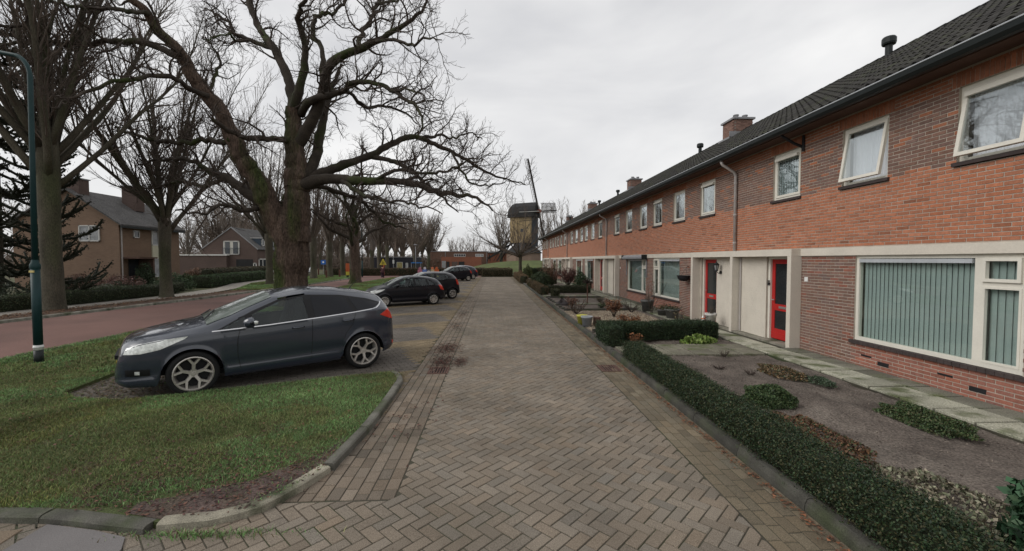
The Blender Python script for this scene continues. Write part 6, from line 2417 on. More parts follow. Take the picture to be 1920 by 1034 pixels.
# soil with a raked, crumbly surface close by
xs, ys = np.linspace(2.71, 5.93, 80), np.linspace(0.8, 11.9, 280)
V = []
for x in xs:
    for y in ys:
        V.append((x, y, 0))
V = np.array(V)
h = np.zeros(len(V))
for k in range(26):
    f = 1.6 * 1.18 ** k
    a = RNG.uniform(0, 6.28)
    h += np.sin((V[:, 0] * cos(a) + V[:, 1] * sin(a)) * f + RNG.uniform(0, 6)) * 0.016 / f ** 0.55
h += RNG.normal(0, 0.0035, len(V))
V[:, 2] = 0.06 + h * 0.8
b = MB()
b.add(V, grid_faces(80, 280)[:, ::-1])
tag(b.build("garden_soil", M_SOIL, None, True), "raked bare brown soil of the nearest front garden", None, None, "structure")
flat("garden_ground", [(2.71, 11.9), (7.0, 11.9), (7.0, 60.8), (2.71, 60.8)], 0.055, M_SOIL, "soil of the front gardens farther along the terrace")
fb = MB()
fb.box((5.92, 0.8, -0.02), (7.05, 60.8, 0.062))
tag(fb.build("path_bed", M_SAND), "sandy bed under the tiles along the house wall", None, None, "structure")
tile = MB()
tile.prism(rect(0, 0, 0.58, 0.468, 0), -0.03, 0.035, 0.008)
TME = tile.mesh("tile", M_TILEP_O)
tile = MB()
tile.prism(rect(0, 0, 0.40, 0.47, 0), -0.03, 0.027, 0.006)
TME2 = tile.mesh("tile", M_TILEP_O)
gp = bpy.data.objects.new("garden_path", None)
COL.objects.link(gp)
tag(gp, "path of mossy pale tiles along the foot of the terrace", None, None, "structure")
mm = MB()
for i in range(118):
    y = 1.2 + i * 0.5
    for x, me, k in ((6.24, TME, 1.3), (6.78, TME2, 0.62)):
        if y > 60.5 or (x > 6.5 and abs((y - 11.86 + 7) % 14 - 7) < 2.35):
            continue
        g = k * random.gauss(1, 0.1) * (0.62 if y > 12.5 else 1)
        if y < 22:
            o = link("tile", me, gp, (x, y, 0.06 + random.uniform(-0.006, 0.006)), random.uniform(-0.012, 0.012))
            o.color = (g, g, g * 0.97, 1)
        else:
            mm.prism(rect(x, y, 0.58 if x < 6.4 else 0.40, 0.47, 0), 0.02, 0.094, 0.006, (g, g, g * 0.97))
tag(mm.build("tile_field", M_TILEP_A, gp), kind="stuff")
sp = bpy.data.objects.new("garden_path", None)
COL.objects.link(sp)
tag(sp, "tiled cross path from the kerb to the first porch, past the hedge end", None, None, "structure")
for r in range(2):
    for q in range(6):
        o = link("tile", TME, sp, (3.06 + q * 0.505, 9.13 + r * 0.495, 0.062 + random.uniform(-0.005, 0.004)), pi / 2)
        o.rotation_euler = (0, 0, pi / 2 + random.uniform(-0.01, 0.01))
        g = random.gauss(0.72, 0.07)
        o.color = (g, g * 0.97, g * 0.9, 1)
for y0, lab in ((19.6, "narrow tiled cross path by the dark rock"), (23.6, "tiled cross path to the second porch pair")):
    sp = bpy.data.objects.new("garden_path", None)
    COL.objects.link(sp)
    tag(sp, lab, None, None, "structure")
    for r in range(2 if y0 > 20 else 1):
        for q in range(6):
            o = link("tile", TME, sp, (3.06 + q * 0.505, y0 + r * 0.5, 0.06), pi / 2)
            g = random.gauss(0.78, 0.07)
            o.color = (g, g * 0.97, g * 0.92, 1)


def hedge(name, label, pts, w, h, n, pal, leaf=0.03, z=GZ, group=None, cat="hedge", rough=0.03, core=True, taper_top=0.0):
    """Clipped hedge along a polyline: a dark uneven core covered with leaves."""
    P = np.array(pts, float)
    ctr = P.mean(0)
    t = thing(name, label, cat, (ctr[0], ctr[1], z), 0, group)
    P = P - ctr
    seg = np.linalg.norm(np.diff(P, axis=0), axis=1)
    cum = np.r_[0, np.cumsum(seg)]
    L = cum[-1]
    m = max(2, int(L / 0.18))
    ts = np.linspace(0, L, m)
    cx = np.c_[np.interp(ts, cum, P[:, 0]), np.interp(ts, cum, P[:, 1])]
    tg = np.gradient(cx, axis=0)
    tg /= np.maximum(np.linalg.norm(tg, axis=1, keepdims=True), 1e-6)
    nm = np.c_[-tg[:, 1], tg[:, 0]]
    sec = [(-0.42, 0.0), (-0.46, 0.35), (-0.45, 0.8), (-0.36, 0.95), (0, 0.97), (0.36, 0.95), (0.45, 0.8), (0.46, 0.35), (0.42, 0.0)]
    b = MB()
    V = []
    for i in range(m):
        e = 0.93 if i in (0, m - 1) else 1.0
        for a, c in sec:
            a2 = a * w * e * (1 + RNG.normal(0, 0.05))
            V.append((*(cx[i] + nm[i] * a2), c * h * 0.97 * (1 + RNG.normal(0, 0.03))))
    F = grid_faces(m, 9)
    b.add(V, F)
    b.loops += [np.arange(9)[::-1], np.arange(9) + (m - 1) * 9]
    b.cnt.append(np.array([9, 9]))
    b.C.append(np.ones((2, 3)))
    if core:
        b.build("hedge_core", M_CORE, t, True)
    # leaves over sides, top and ends
    per = 2 * h + w
    s = RNG.uniform(0, per, n)
    u = RNG.uniform(-0.01, L + 0.01, n)
    side = np.where(s < h, -1.0, np.where(s < h + w, 0.0, 1.0))
    lat = np.where(s < h, -w / 2, np.where(s < h + w, s - h - w / 2, w / 2))
    zz = np.where(s < h, s, np.where(s < h + w, h, per - s))
    ne = max(10, int(n * (w * h) / (per * L)))
    u[:ne], lat[:ne], zz[:ne], side[:ne] = 0 + RNG.normal(0, 0.012, ne), RNG.uniform(-w / 2, w / 2, ne), RNG.uniform(0, h, ne), 0
    u[ne:2 * ne], lat[ne:2 * ne], zz[ne:2 * ne], side[ne:2 * ne] = L + RNG.normal(0, 0.012, ne), RNG.uniform(-w / 2, w / 2, ne), RNG.uniform(0, h, ne), 0
    wav = 1 + 0.05 * np.sin(u * 4.1) + 0.04 * np.sin(u * 9.7 + 1)
    lat = lat * wav + RNG.normal(0, rough, n) * (np.abs(side) * 0.8 + 0.2)
    zz = np.clip(zz * (1 + 0.035 * np.sin(u * 3.3 + 2) + 0.02 * np.sin(u * 11)) + RNG.normal(0, rough * 0.7, n) * (side == 0), 0.0, None)
    c0 = np.c_[np.interp(u, ts, cx[:, 0]), np.interp(u, ts, cx[:, 1])]
    n0 = np.c_[np.interp(u, ts, nm[:, 0]), np.interp(u, ts, nm[:, 1])]
    tg0 = np.c_[np.interp(u, ts, tg[:, 0]), np.interp(u, ts, tg[:, 1])]
    over = np.minimum(u, 0) + np.maximum(u - L, 0)
    pt = np.c_[c0 + n0 * lat[:, None] + tg0 * over[:, None], zz]
    lb = MB()
    leaf_quads(pt, leaf, cols(n, *pal, v=0.24), lb, 0.15)
    tag(lb.build("foliage", M_LEAF, t), kind="stuff")
    return t


YEW = [(0.018, 0.038, 0.015), (0.025, 0.048, 0.017), (0.013, 0.028, 0.013), (0.036, 0.053, 0.02)]
YEWT = YEW + [(0.06, 0.058, 0.024)]
hedge("hedge", "long low clipped dark green hedge along the kerb in the foreground", [(2.93, 0.9), (2.92, 4.0), (2.91, 8.75)], 0.35, 0.285, 130000, YEWT, 0.02, rough=0.045)
hedge("hedge", "low dark hedge crossing the garden in front of the gravel, ending at the porch path", [(3.05, 10.75), (5.75, 10.9)], 0.5, 0.4, 34000, YEW, 0.028)
hedge("hedge", "short stub of dark hedge by the kerb at the corner of the cross hedge", [(2.83, 9.75), (2.85, 11.0)], 0.34, 0.42, 12000, YEW, 0.028)
BRN = [(0.10, 0.062, 0.03), (0.075, 0.055, 0.026), (0.055, 0.055, 0.022), (0.12, 0.075, 0.036)]
hedge("hedge", "clipped brownish hedge along the kerb beyond the rose stem", [(2.95, 24.6), (2.95, 34.5)], 0.42, 0.45, 16000, BRN, 0.05)
hedge("hedge", "small cube of clipped hedge at the end of the brownish kerb hedge", [(3.2, 23.1), (3.55, 23.15)], 0.45, 0.42, 2500, [(0.06, 0.055, 0.024), (0.045, 0.05, 0.02)], 0.045)
hedge("hedge", "low dark hedge crossing the garden behind the standard rose", [(3.3, 26.4), (6.0, 26.3)], 0.45, 0.42, 6000, [(0.045, 0.05, 0.022), (0.06, 0.05, 0.028), (0.03, 0.045, 0.02)], 0.05)
hedge("hedge", "orange brown beech hedge along the kerb far down the lane", [(2.7, 37.5), (2.75, 50.0)], 0.7, 0.62, 9000, [(0.15, 0.085, 0.04), (0.11, 0.075, 0.035), (0.08, 0.065, 0.03)], 0.07)
hedge("hedge", "dark hedge crossing a garden behind the round olive conifer", [(4.3, 51), (6.8, 51)], 0.6, 1.05, 4500, YEW, 0.08)
hedge("hedge", "brownish green low hedge in front of the dark evergreen bush", [(3.2, 36.4), (5.4, 36.4)], 0.5, 0.5, 4000, [(0.06, 0.055, 0.025), (0.045, 0.05, 0.02)], 0.06)


def bush(name, label, x, y, rx, ry, h, n, pal, leaf, z=GZ, core=True, up=0.2, cat="shrub", low=0.0, group=None, asp=0.55):
    """Rounded leafy plant: leaves through the outer part of an uneven dome."""
    t = thing(name, label, cat, (x, y, z), 0, group)
    if core:
        b = MB()
        b.lathe([(0.62, 0.0), (0.66, 0.25), (0.5, 0.5), (0.25, 0.64), (0, 0.68)], 12)
        V = b.V[0] * np.array((rx, ry, h)) * (1 + RNG.normal(0, 0.06, (len(b.V[0]), 1)))
        b.V[0] = V
        b.build("stems", M_CORE, t, True)
    d = RNG.normal(size=(n, 3))
    d[:, 2] = np.abs(d[:, 2]) * 1.0 + low
    d /= np.linalg.norm(d, axis=1, keepdims=True)
    lump = 1 + 0.14 * np.sin(d[:, 0] * 5.3 + x) * np.sin(d[:, 1] * 4.7 + y) + 0.10 * np.sin(d[:, 2] * 8 + d[:, 0] * 6)
    r = (RNG.uniform(0.55, 1.0, n) ** 0.5) * lump
    P = d * r[:, None] * np.array((rx, ry, h))
    b = MB()
    leaf_quads(P, leaf, cols(n, *pal, v=0.3), b, up, asp)
    tag(b.build("foliage", M_LEAF, t), kind="stuff")
    return t


def twigs(name, label, x, y, h, spread, nst, leafn=0, pal=None, leaf=0.04, z=GZ, cat="shrub", r=0.006, seed=1, mt=None, leafz=0.3):
    """Bare or sparsely leaved shrub: stems from the ground with side shoots."""
    rn = random.Random(seed)
    t = thing(name, label, cat, (x, y, z), 0)
    tb, out = [], [[], []]
    for i in range(nst):
        az = i * 2.4 + rn.uniform(-0.4, 0.4)
        el = rn.uniform(0.5, 1.0)
        d = (cos(az) * spread * el, sin(az) * spread * el, h)
        P, R = wiggle(rn, (0.02 * cos(az), 0.02 * sin(az), 0), d, sqrt(h * h + (spread * el) ** 2) * rn.uniform(0.7, 1.05), 6, 0.12, 0.03, r * 1.5, r * 0.6)
        tb.append((P, R))
        spawn(rn, P, R, [dict(**{'from': 0.3}, gap=h * 0.16, len=h * 0.32, ang=(25, 55), seg=3, wig=0.15, up=0.08, rmin=r * 0.5, rr=0.7)], 0, out)
    b = MB()
    add_tubes(b, tb, 4)
    add_tubes(b, out[0], 3)
    b.build("stems", mt or M_TWIG, t, True)
    if leafn:
        pts = np.concatenate([p[2:] for p, _ in tb] + [p[1:] for p, _ in out[0]])
        pts = pts[pts[:, 2] > leafz * h]
        P = pts[RNG.integers(0, len(pts), leafn)] + RNG.normal(0, leaf * 0.6, (leafn, 3))
        P[:, 2] = np.abs(P[:, 2])
        b = MB()
        leaf_quads(P, leaf, cols(leafn, *pal), b, 0)
        tag(b.build("foliage", M_LEAF, t), kind="stuff")
    return t


GRN = [(0.05, 0.085, 0.03), (0.035, 0.065, 0.025), (0.07, 0.095, 0.035)]
DEAD = [(0.16, 0.075, 0.035), (0.12, 0.06, 0.032), (0.20, 0.10, 0.045), (0.09, 0.06, 0.03)]
bush("low_shrub", "round low green shrub alone in the middle of the bare soil", 3.92, 5.85, 0.36, 0.33, 0.24, 9000, GRN, 0.028, 0.07)
bush("low_shrub", "flat spreading green shrub on the soil close to the tile path", 5.38, 5.05, 0.28, 0.55, 0.16, 11000, GRN + [(0.075, 0.075, 0.035)], 0.026, 0.07)
bush("dead_plant", "patch of rusty dead leaves and green shoots behind the foreground hedge", 3.75, 4.7, 0.26, 0.72, 0.08, 3000, [(0.12, 0.06, 0.033), (0.09, 0.05, 0.03), (0.15, 0.08, 0.04)] + [(0.05, 0.07, 0.03)], 0.036, 0.07, False, 0.1, "plant")
bush("ground_cover", "pale grey green ground cover plant between hedge and holly", 3.85, 3.35, 0.34, 0.62, 0.09, 2400, [(0.20, 0.20, 0.135), (0.14, 0.155, 0.09), (0.26, 0.225, 0.165), (0.09, 0.075, 0.05)], 0.038, 0.07, False, 0.2, "plant")
bush("evergreen_shrub", "dark glossy broad leaved shrub at the lower right edge", 4.2, 2.62, 0.50, 0.52, 0.62, 4600, [(0.022, 0.060, 0.026), (0.03, 0.075, 0.035), (0.018, 0.045, 0.022), (0.05, 0.09, 0.045)], 0.08, 0.07, True, 0.3, asp=0.7)
bush("dead_plant", "tan withered plants on the soil near the tile path", 5.15, 7.35, 0.3, 0.55, 0.10, 2200, [(0.15, 0.095, 0.045), (0.11, 0.075, 0.04), (0.06, 0.07, 0.035)], 0.04, 0.07, False, 0.1, "plant")
bush("green_plant", "small grey green leafy plant beside the tan withered plants", 5.4, 6.75, 0.16, 0.26, 0.09, 700, [(0.06, 0.085, 0.05), (0.045, 0.07, 0.04)], 0.04, 0.07, False, 0.2, "plant")
bush("bright_green_plant", "bright yellow green leafy plant in front of the cross hedge", 5.05, 10.25, 0.42, 0.22, 0.17, 1300, [(0.16, 0.24, 0.05), (0.12, 0.19, 0.04), (0.20, 0.26, 0.07)], 0.085, 0.07, False, 0.4, "plant")
twigs("dry_fern", "orange brown dry fern tuft between the two hedges by the kerb", 3.45, 10.15, 0.24, 0.16, 14, 260, [(0.22, 0.09, 0.035), (0.16, 0.07, 0.03)], 0.05, 0.07, "plant", 0.004, 3)
twigs("dry_grass_tuft", "small dry purplish tuft on the soil by the cross path", 4.85, 8.7, 0.13, 0.12, 22, 0, None, 0.02, 0.07, "plant", 0.003, 5)
for i, (x, y, lab) in enumerate([(4.2, 7.7, "small dark dried plant tuft, nearer the cross path"), (4.55, 7.3, "small dark dried plant tuft, nearer the tan plants")]):
    twigs("dried_tuft", lab, x, y, 0.06, 0.12, 20, 60, [(0.06, 0.04, 0.035)], 0.02, 0.07, "plant", 0.003, 8 + i)

# gravel garden
flat("gravel_bed", [(2.8, 12.1), (5.7, 12.1), (5.7, 16.9), (2.8, 16.9)], 0.062, mat("gravel_fines", (0.20, 0.165, 0.12), 0.95, 0.3, 5, 0.5, 50, 1.0, 50, bdist=0.02), "bed of pale gravel in the second garden")
oc = np.array([(1, 0, 0), (-1, 0, 0), (0, 1, 0), (0, -1, 0), (0, 0, 1), (0, 0, -1)], float)
of = np.array([(0, 2, 4), (2, 1, 4), (1, 3, 4), (3, 0, 4), (2, 0, 5), (1, 2, 5), (3, 1, 5), (0, 3, 5)])
n = 12000
p = np.c_[RNG.uniform(2.85, 5.68, n), 12.15 + 4.7 * RNG.uniform(0, 1, n), np.full(n, 0.068)]
sz = RNG.uniform(0.008, 0.022, (n, 1, 1)) * RNG.uniform(0.7, 1.3, (n, 1, 3))
V = (oc[None] + RNG.normal(0, 0.18, (n, 6, 3))) * sz + p[:, None]
b = MB()
b.add(V.reshape(-1, 3), (np.arange(n)[:, None, None] * 6 + of[None]).reshape(-1, 3), np.repeat(cols(n, (0.34, 0.28, 0.20), (0.25, 0.2, 0.15), (0.42, 0.37, 0.29), (0.18, 0.14, 0.11), v=0.15), 8, 0))
tag(b.build("gravel", M_LITTER), "pale beige gravel covering the second garden", None, None, "stuff")
M_EDGE = mat("dark_edging", (0.07, 0.065, 0.055), 0.95, 0.3, 6, 0.3, 60, 0.4, 60, col2=(0.04, 0.055, 0.02), c2scale=3)
for (xa, ya, xb, yb, lab) in ((2.85, 17.05, 5.75, 17.05, "dark concrete edging at the far side of the gravel"), (2.85, 22.9, 5.6, 22.9, "dark edging before the tiled cross path of the third garden"), (2.82, 12.02, 5.7, 12.02, "low edging at the near side of the gravel")):
    e = thing("garden_edging", lab, "edging", ((xa + xb) / 2, ya, GZ))
    me = MB().box((0, -0.03, -0.06), (0.985, 0.03, 0.06)).mesh("edging_stone", M_EDGE)
    for k in range(3):
        link("edging_stone", me, e, ((xa - xb) / 2 + k * 0.99, 0, random.uniform(-0.01, 0.01)))

M_POTG = mat("grey_pot_glaze", (0.27, 0.29, 0.31), 0.6, 0.12, 5, 0.1, 60, 0.1, 60)
M_POTD = mat("dark_stone_pot", (0.12, 0.12, 0.115), 0.85, 0.25, 8, 0.2, 60, 0.3, 60)
M_POTY = mat("yellow_green_pot_paint", (0.45, 0.43, 0.08), 0.6, 0.1, 5, 0.1, 60, 0)


def pot(label, x, y, r, h, m, plant=None, pal=None, ph=0.2, name="plant_pot"):
    t = thing(name, label, "pot", (x, y, 0.075))
    b = MB()
    b.lathe([(0.0, 0.0), (r * 0.74, 0.0), (r * 0.96, h * 0.82), (r * 1.06, h * 0.83), (r * 1.08, h), (r * 0.96, h), (r * 0.9, h * 0.88), (0, h * 0.86)], 20)
    b.build("vessel", m, t, True)
    b = MB()
    b.lathe([(r * 0.93, h * 0.885), (0, h * 0.9)], 14)
    b.build("potting_soil", M_SOIL, t)
    if plant == 'twigs':
        rn = random.Random(int(x * 100))
        tb = [wiggle(rn, (rn.uniform(-r, r) * 0.4, rn.uniform(-r, r) * 0.4, h * 0.88), (rn.uniform(-0.5, 0.5), rn.uniform(-0.5, 0.5), 1), ph * rn.uniform(0.6, 1.1), 5, 0.12, 0.03, 0.006, 0.002) for _ in range(26)]
        b = MB()
        add_tubes(b, tb, 3)
        tag(b.build("plant", M_TWIG2, t, True), kind="stuff")
    elif plant == 'leafy':
        n = 400
        d = RNG.normal(size=(n, 3)) * np.array((r * 0.6, r * 0.6, ph * 0.5))
        d[:, 2] = np.abs(d[:, 2]) + h * 0.88
        b = MB()
        leaf_quads(d, 0.05, cols(n, *pal), b, 0.3)
        tag(b.build("plant", M_LEAF, t), kind="stuff")
    return t


pot("light grey round plant pot on the kerb side corner of the gravel", 2.86, 12.9, 0.17, 0.31, M_POTG)
pot("yellow green pot half hidden behind the light grey pot", 2.80, 13.35, 0.16, 0.29, M_POTY)
tb_ = thing("brown_block", "reddish brown log block standing right of the light grey pot", "block", (3.2, 13.0, 0.07))
b = MB()
b.lathe([(0.0, 0), (0.12, 0.0), (0.125, 0.12), (0.115, 0.27), (0.0, 0.28)], 10)
b.build("log", mat("weathered_log", (0.10, 0.055, 0.04), 0.9, 0.3, 10, 0.3, 60, 0.4, 50), tb_)
pot("tall grey pot with twiggy plant under the second house's window, leftmost", 6.05, 16.5, 0.24, 0.46, M_POTD, 'twigs', None, 0.35)
pot("small dark pot behind the tall grey pot by the wall", 6.35, 17.1, 0.15, 0.32, M_POTD, 'leafy', [(0.09, 0.07, 0.05)], 0.1)
pot("squat grey bowl with brown plant under the window, second from the porch post", 6.15, 15.2, 0.2, 0.24, M_POTD, 'leafy', [(0.13, 0.075, 0.04), (0.06, 0.07, 0.03)], 0.2)
pot("wide stone urn with low evergreen nearest the porch post", 6.2, 14.5, 0.24, 0.33, M_POTD, 'leafy', [(0.03, 0.045, 0.02), (0.05, 0.055, 0.03)], 0.16)
pot("small grey jug by the wall between the pots", 6.45, 15.75, 0.12, 0.28, M_POTD)
# milk churn and ornament by the second red door
t = pot("white enamel bucket planted with bare twigs beside the second red door", 6.58, 12.6, 0.165, 0.42, mat("chipped_white_enamel", (0.5, 0.49, 0.46), 0.5, 0.25, 12, 0.2, 60, 0.05, 60, col2=(0.2, 0.2, 0.2), c2scale=6, c2lo=0.6, c2hi=0.7), 'twigs', None, 0.3, "enamel_bucket")
b = MB()
b.tube([(-0.15, -0.1, 0.33), (-0.19, -0.06, 0.28), (-0.2, 0.0, 0.27), (-0.19, 0.06, 0.28), (-0.15, 0.1, 0.33)], 0.008, 5)
b.build("handle", M_GUTTER, t)
t = thing("cone_ornament", "little white cone ornament with orange band on the step by the second red door", "ornament", (6.62, 13.15, 0.1))
b = MB()
b.lathe([(0.0, 0), (0.09, 0.0), (0.08, 0.05), (0.045, 0.14), (0.04, 0.2), (0.0, 0.27)], 12)
b.build("cone", M_WHITEPL, t, True)
b = MB()
b.lathe([(0.05, 0.14), (0.052, 0.16), (0.046, 0.175)], 12)
b.build("band", mat("orange_paint", (0.6, 0.16, 0.04), 0.5, 0, 1, 0, 1, 0), t)

# plants of the second and third garden
twigs("dried_hydrangea", "rusty brown dried hydrangea bush standing in the gravel", 4.3, 15.0, 0.62, 0.3, 16, 620, [(0.17, 0.075, 0.04), (0.13, 0.06, 0.035), (0.21, 0.105, 0.055)], 0.075, 0.07, "shrub", 0.006, 11, None, 0.45)
twigs("dead_plant", "low orange brown withered plant on the gravel near the cross hedge", 4.35, 13.5, 0.2, 0.4, 18, 420, [(0.22, 0.10, 0.045), (0.17, 0.075, 0.035)], 0.07, 0.07, "plant", 0.005, 12, None, 0.1)
twigs("dwarf_tree", "dwarf bare tree with flat twiggy head at the kerb side of the gravel", 3.12, 15.9, 0.5, 0.5, 14, 90, [(0.13, 0.07, 0.04)], 0.05, 0.07, "shrub", 0.009, 13)
twigs("dwarf_tree", "dwarf bare shrub with wide twigs in front of the window pots", 5.35, 16.3, 0.42, 0.55, 15, 0, None, 0.04, 0.07, "shrub", 0.008, 14)
twigs("tall_grass", "tall thin dry stalks at the house end of the cross hedge", 5.6, 12.6, 0.5, 0.16, 14, 40, [(0.22, 0.19, 0.09)], 0.05, 0.07, "plant", 0.004, 15)
twigs("bare_rose", "tall thin climbing stems in front of the second house's window", 6.0, 15.9, 1.3, 0.2, 7, 20, [(0.1, 0.09, 0.05)], 0.04, 0.07, "plant", 0.007, 16)
twigs("brown_shrub", "pinkish brown leafy dwarf shrub beside the dwarf tree, third garden", 3.4, 18.3, 0.42, 0.3, 16, 420, [(0.17, 0.085, 0.055), (0.13, 0.065, 0.045)], 0.06, 0.07, "shrub", 0.006, 17)
t = thing("standard_rose", "standard rose with bare round head on a single reddish stem", "plant", (4.4, 19.8, GZ))
b = MB()
b.tube([(0, 0, 0), (0.01, 0, 0.5), (0, 0.01, 0.95)], 0.028, 6)
b.build("stem", mat("reddish_stem", (0.12, 0.06, 0.045), 0.9, 0.2, 6, 0, 1, 0), t)
rn = random.Random(4)
b = MB()
add_tubes(b, [wiggle(rn, (0, 0, 0.93), (rn.uniform(-1, 1), rn.uniform(-1, 1), rn.uniform(0, 1)), 0.3 * rn.uniform(0.7, 1.1), 4, 0.2, 0, 0.012, 0.006) for _ in range(70)], 3)
b.build("crown", M_TWIG, t, True)
t = thing("rock", "dark jagged rock lying in the third garden", "rock", (3.12, 19.2, 0.05))
b = MB()
b.lathe([(0.0, -0.05), (0.22, -0.02), (0.26, 0.09), (0.17, 0.2), (0.06, 0.25), (0, 0.25)], 9)
b.V[0] = b.V[0] * (1 + RNG.normal(0, 0.13, (len(b.V[0]), 1)))
b.build("stone", mat("dark_basalt", (0.06, 0.052, 0.052), 0.9, 0.3, 8, 0.3, 50, 0.5, 40), t)
for i, (x, y, s, lab) in enumerate([(4.9, 18.6, 0.3, "low dry brown tuft beyond the gravel edging near the path"), (5.2, 20.6, 0.28, "dry brown tuft by the tile path behind the rose stem"), (4.6, 18.0, 0.2, "green grey tuft between gravel edging and rose stem"), (3.6, 22.3, 0.25, "greenish tuft in front of the tiled cross path")]):
    twigs("garden_tuft", lab, x, y, s * 0.7, s, 24, 200, [(0.12, 0.085, 0.05), (0.07, 0.075, 0.035)] if i < 2 else [(0.05, 0.075, 0.03)], 0.045, 0.06, "plant", 0.004, 30 + i)
for k in range(7):
    t = thing("edge_stone", "row of small dark edging blocks beside the kerb in the third garden", "stone", (2.9, 17.6 + k * 0.75, 0.07), 0, "edging blocks along the kerb")
    b = MB()
    b.box((-0.06, -0.12, -0.02), (0.06, 0.12, 0.07))
    b.build("block", M_EDGE, t)
bush("evergreen_bush", "dark green spreading bush behind the brownish kerb hedge", 3.6, 32.3, 0.95, 0.9, 1.1, 5200, [(0.03, 0.05, 0.018), (0.05, 0.065, 0.022), (0.02, 0.035, 0.015)], 0.075)
twigs("bronze_shrub", "tall orange brown twiggy shrub before the fifth house", 4.5, 32.8, 1.75, 1.0, 34, 2600, [(0.17, 0.085, 0.045), (0.13, 0.07, 0.04), (0.10, 0.075, 0.04)], 0.07, 0.07, "shrub", 0.008, 41)
twigs("purple_shrub", "dark purple brown leafy shrub right of the bronze shrub", 5.6, 31.8, 1.35, 0.75, 34, 3200, [(0.10, 0.035, 0.03), (0.075, 0.03, 0.027), (0.14, 0.06, 0.045)], 0.08, 0.07, "shrub", 0.008, 42)
bush("rhododendron", "green broad leaved bush against the cream porch of the fifth house", 6.3, 30.4, 0.6, 0.6, 1.1, 2200, [(0.035, 0.065, 0.025), (0.05, 0.08, 0.03), (0.025, 0.045, 0.02)], 0.09)
bush("round_conifer", "round clipped olive green conifer far down the gardens", 3.9, 48.5, 0.62, 0.62, 1.4, 3800, [(0.065, 0.08, 0.022), (0.05, 0.065, 0.02)], 0.08)
bush("bronze_bush", "small orange bush beside the round conifer", 3.2, 50.6, 0.6, 0.6, 0.75, 1500, [(0.15, 0.085, 0.045), (0.1, 0.07, 0.035)], 0.08)
bush("dead_plant", "carpet of rusty leaves under the bronze shrub", 4.3, 29.5, 1.1, 0.7, 0.14, 1500, DEAD, 0.07, 0.06, False, 0.3, "plant")

# ---------------------------------------------------------------- hedges and shrubs on the left, school hedge
hedge("hedge", "dark low hedge along the footpath in front of the monkey puzzle tree", [(-20.4, 8), (-20.4, 16), (-20.3, 24.5), (-20.9, 29.3)], 0.7, 0.6, 24000, [(0.032, 0.05, 0.022), (0.045, 0.066, 0.027), (0.065, 0.068, 0.034)], 0.055, 0.0)
hedge("hedge", "dark green hedge with light clipped top along the footpath bend", [(-22.3, 33.6), (-24.0, 39), (-26.2, 50)], 1.3, 0.85, 16000, [(0.045, 0.075, 0.03), (0.06, 0.10, 0.035), (0.035, 0.06, 0.025)], 0.08, 0.0)
hedge("hedge", "brownish higher hedge in front of the dark brick house", [(-27.0, 41.5), (-29.5, 52), (-30.5, 58)], 1.2, 1.25, 9000, [(0.075, 0.055, 0.03), (0.06, 0.055, 0.025)], 0.10, 0.0)
hedge("hedge", "long rusty beech hedge in front of the school and below the mound", [(-22.5, 58.3), (-9, 58.4), (2.2, 58.6)], 0.9, 1.0, 26000, [(0.13, 0.065, 0.038), (0.10, 0.06, 0.032), (0.07, 0.05, 0.03), (0.055, 0.055, 0.025)], 0.09, 0.0)
hedge("hedge", "olive brown hedge closing the end of the lane", [(-1.4, 54.0), (2.4, 54.2)], 0.8, 0.95, 9000, [(0.085, 0.07, 0.035), (0.06, 0.06, 0.025), (0.11, 0.07, 0.04)], 0.08, 0.0)
for i, (x, y, rx, h, pal, lab) in enumerate([
        (-23.6, 27.0, 1.6, 0.55, [(0.065, 0.087, 0.046), (0.102, 0.116, 0.072)], "grey green ground cover behind the low dark hedge"),
        (-22.4, 30.8, 1.2, 1.15, [(0.041, 0.070, 0.029), (0.058, 0.094, 0.041)], "dark rhododendron right of the second avenue trunk"),
        (-25.5, 30.3, 1.5, 1.0, [(0.145, 0.072, 0.058), (0.109, 0.065, 0.051)], "reddish brown bushes against the tan house wall"),
        (-28.6, 30.6, 1.4, 1.1, [(0.138, 0.072, 0.058), (0.102, 0.065, 0.043)], "reddish shrub under the gable window of the tan house"),
        (-25.9, 32.9, 0.7, 1.9, [(0.029, 0.049, 0.023), (0.043, 0.065, 0.029)], "dark climbing evergreen on the porch of the tan house"),
        (-24.5, 24.4, 0.9, 1.15, [(0.032, 0.049, 0.026), (0.043, 0.065, 0.029)], "dark round evergreen beside the monkey puzzle trunk"),
        (-22.3, 19.5, 1.8, 1.2, [(0.026, 0.038, 0.020), (0.043, 0.055, 0.029)], "dark evergreen thicket at the far left behind the lamp post"),
        (-25.0, 36.0, 1.1, 0.9, [(0.051, 0.080, 0.032), (0.072, 0.102, 0.043)], "green shrub between tan house and the light topped hedge"),
        (-28.5, 42.0, 1.0, 1.3, [(0.203, 0.109, 0.065), (0.160, 0.094, 0.058)], "orange brown shrub left of the brownish hedge")]):
    bush("shrub", lab, x, y, rx, rx * 0.9, h, 3600, pal, 0.085, 0.0)

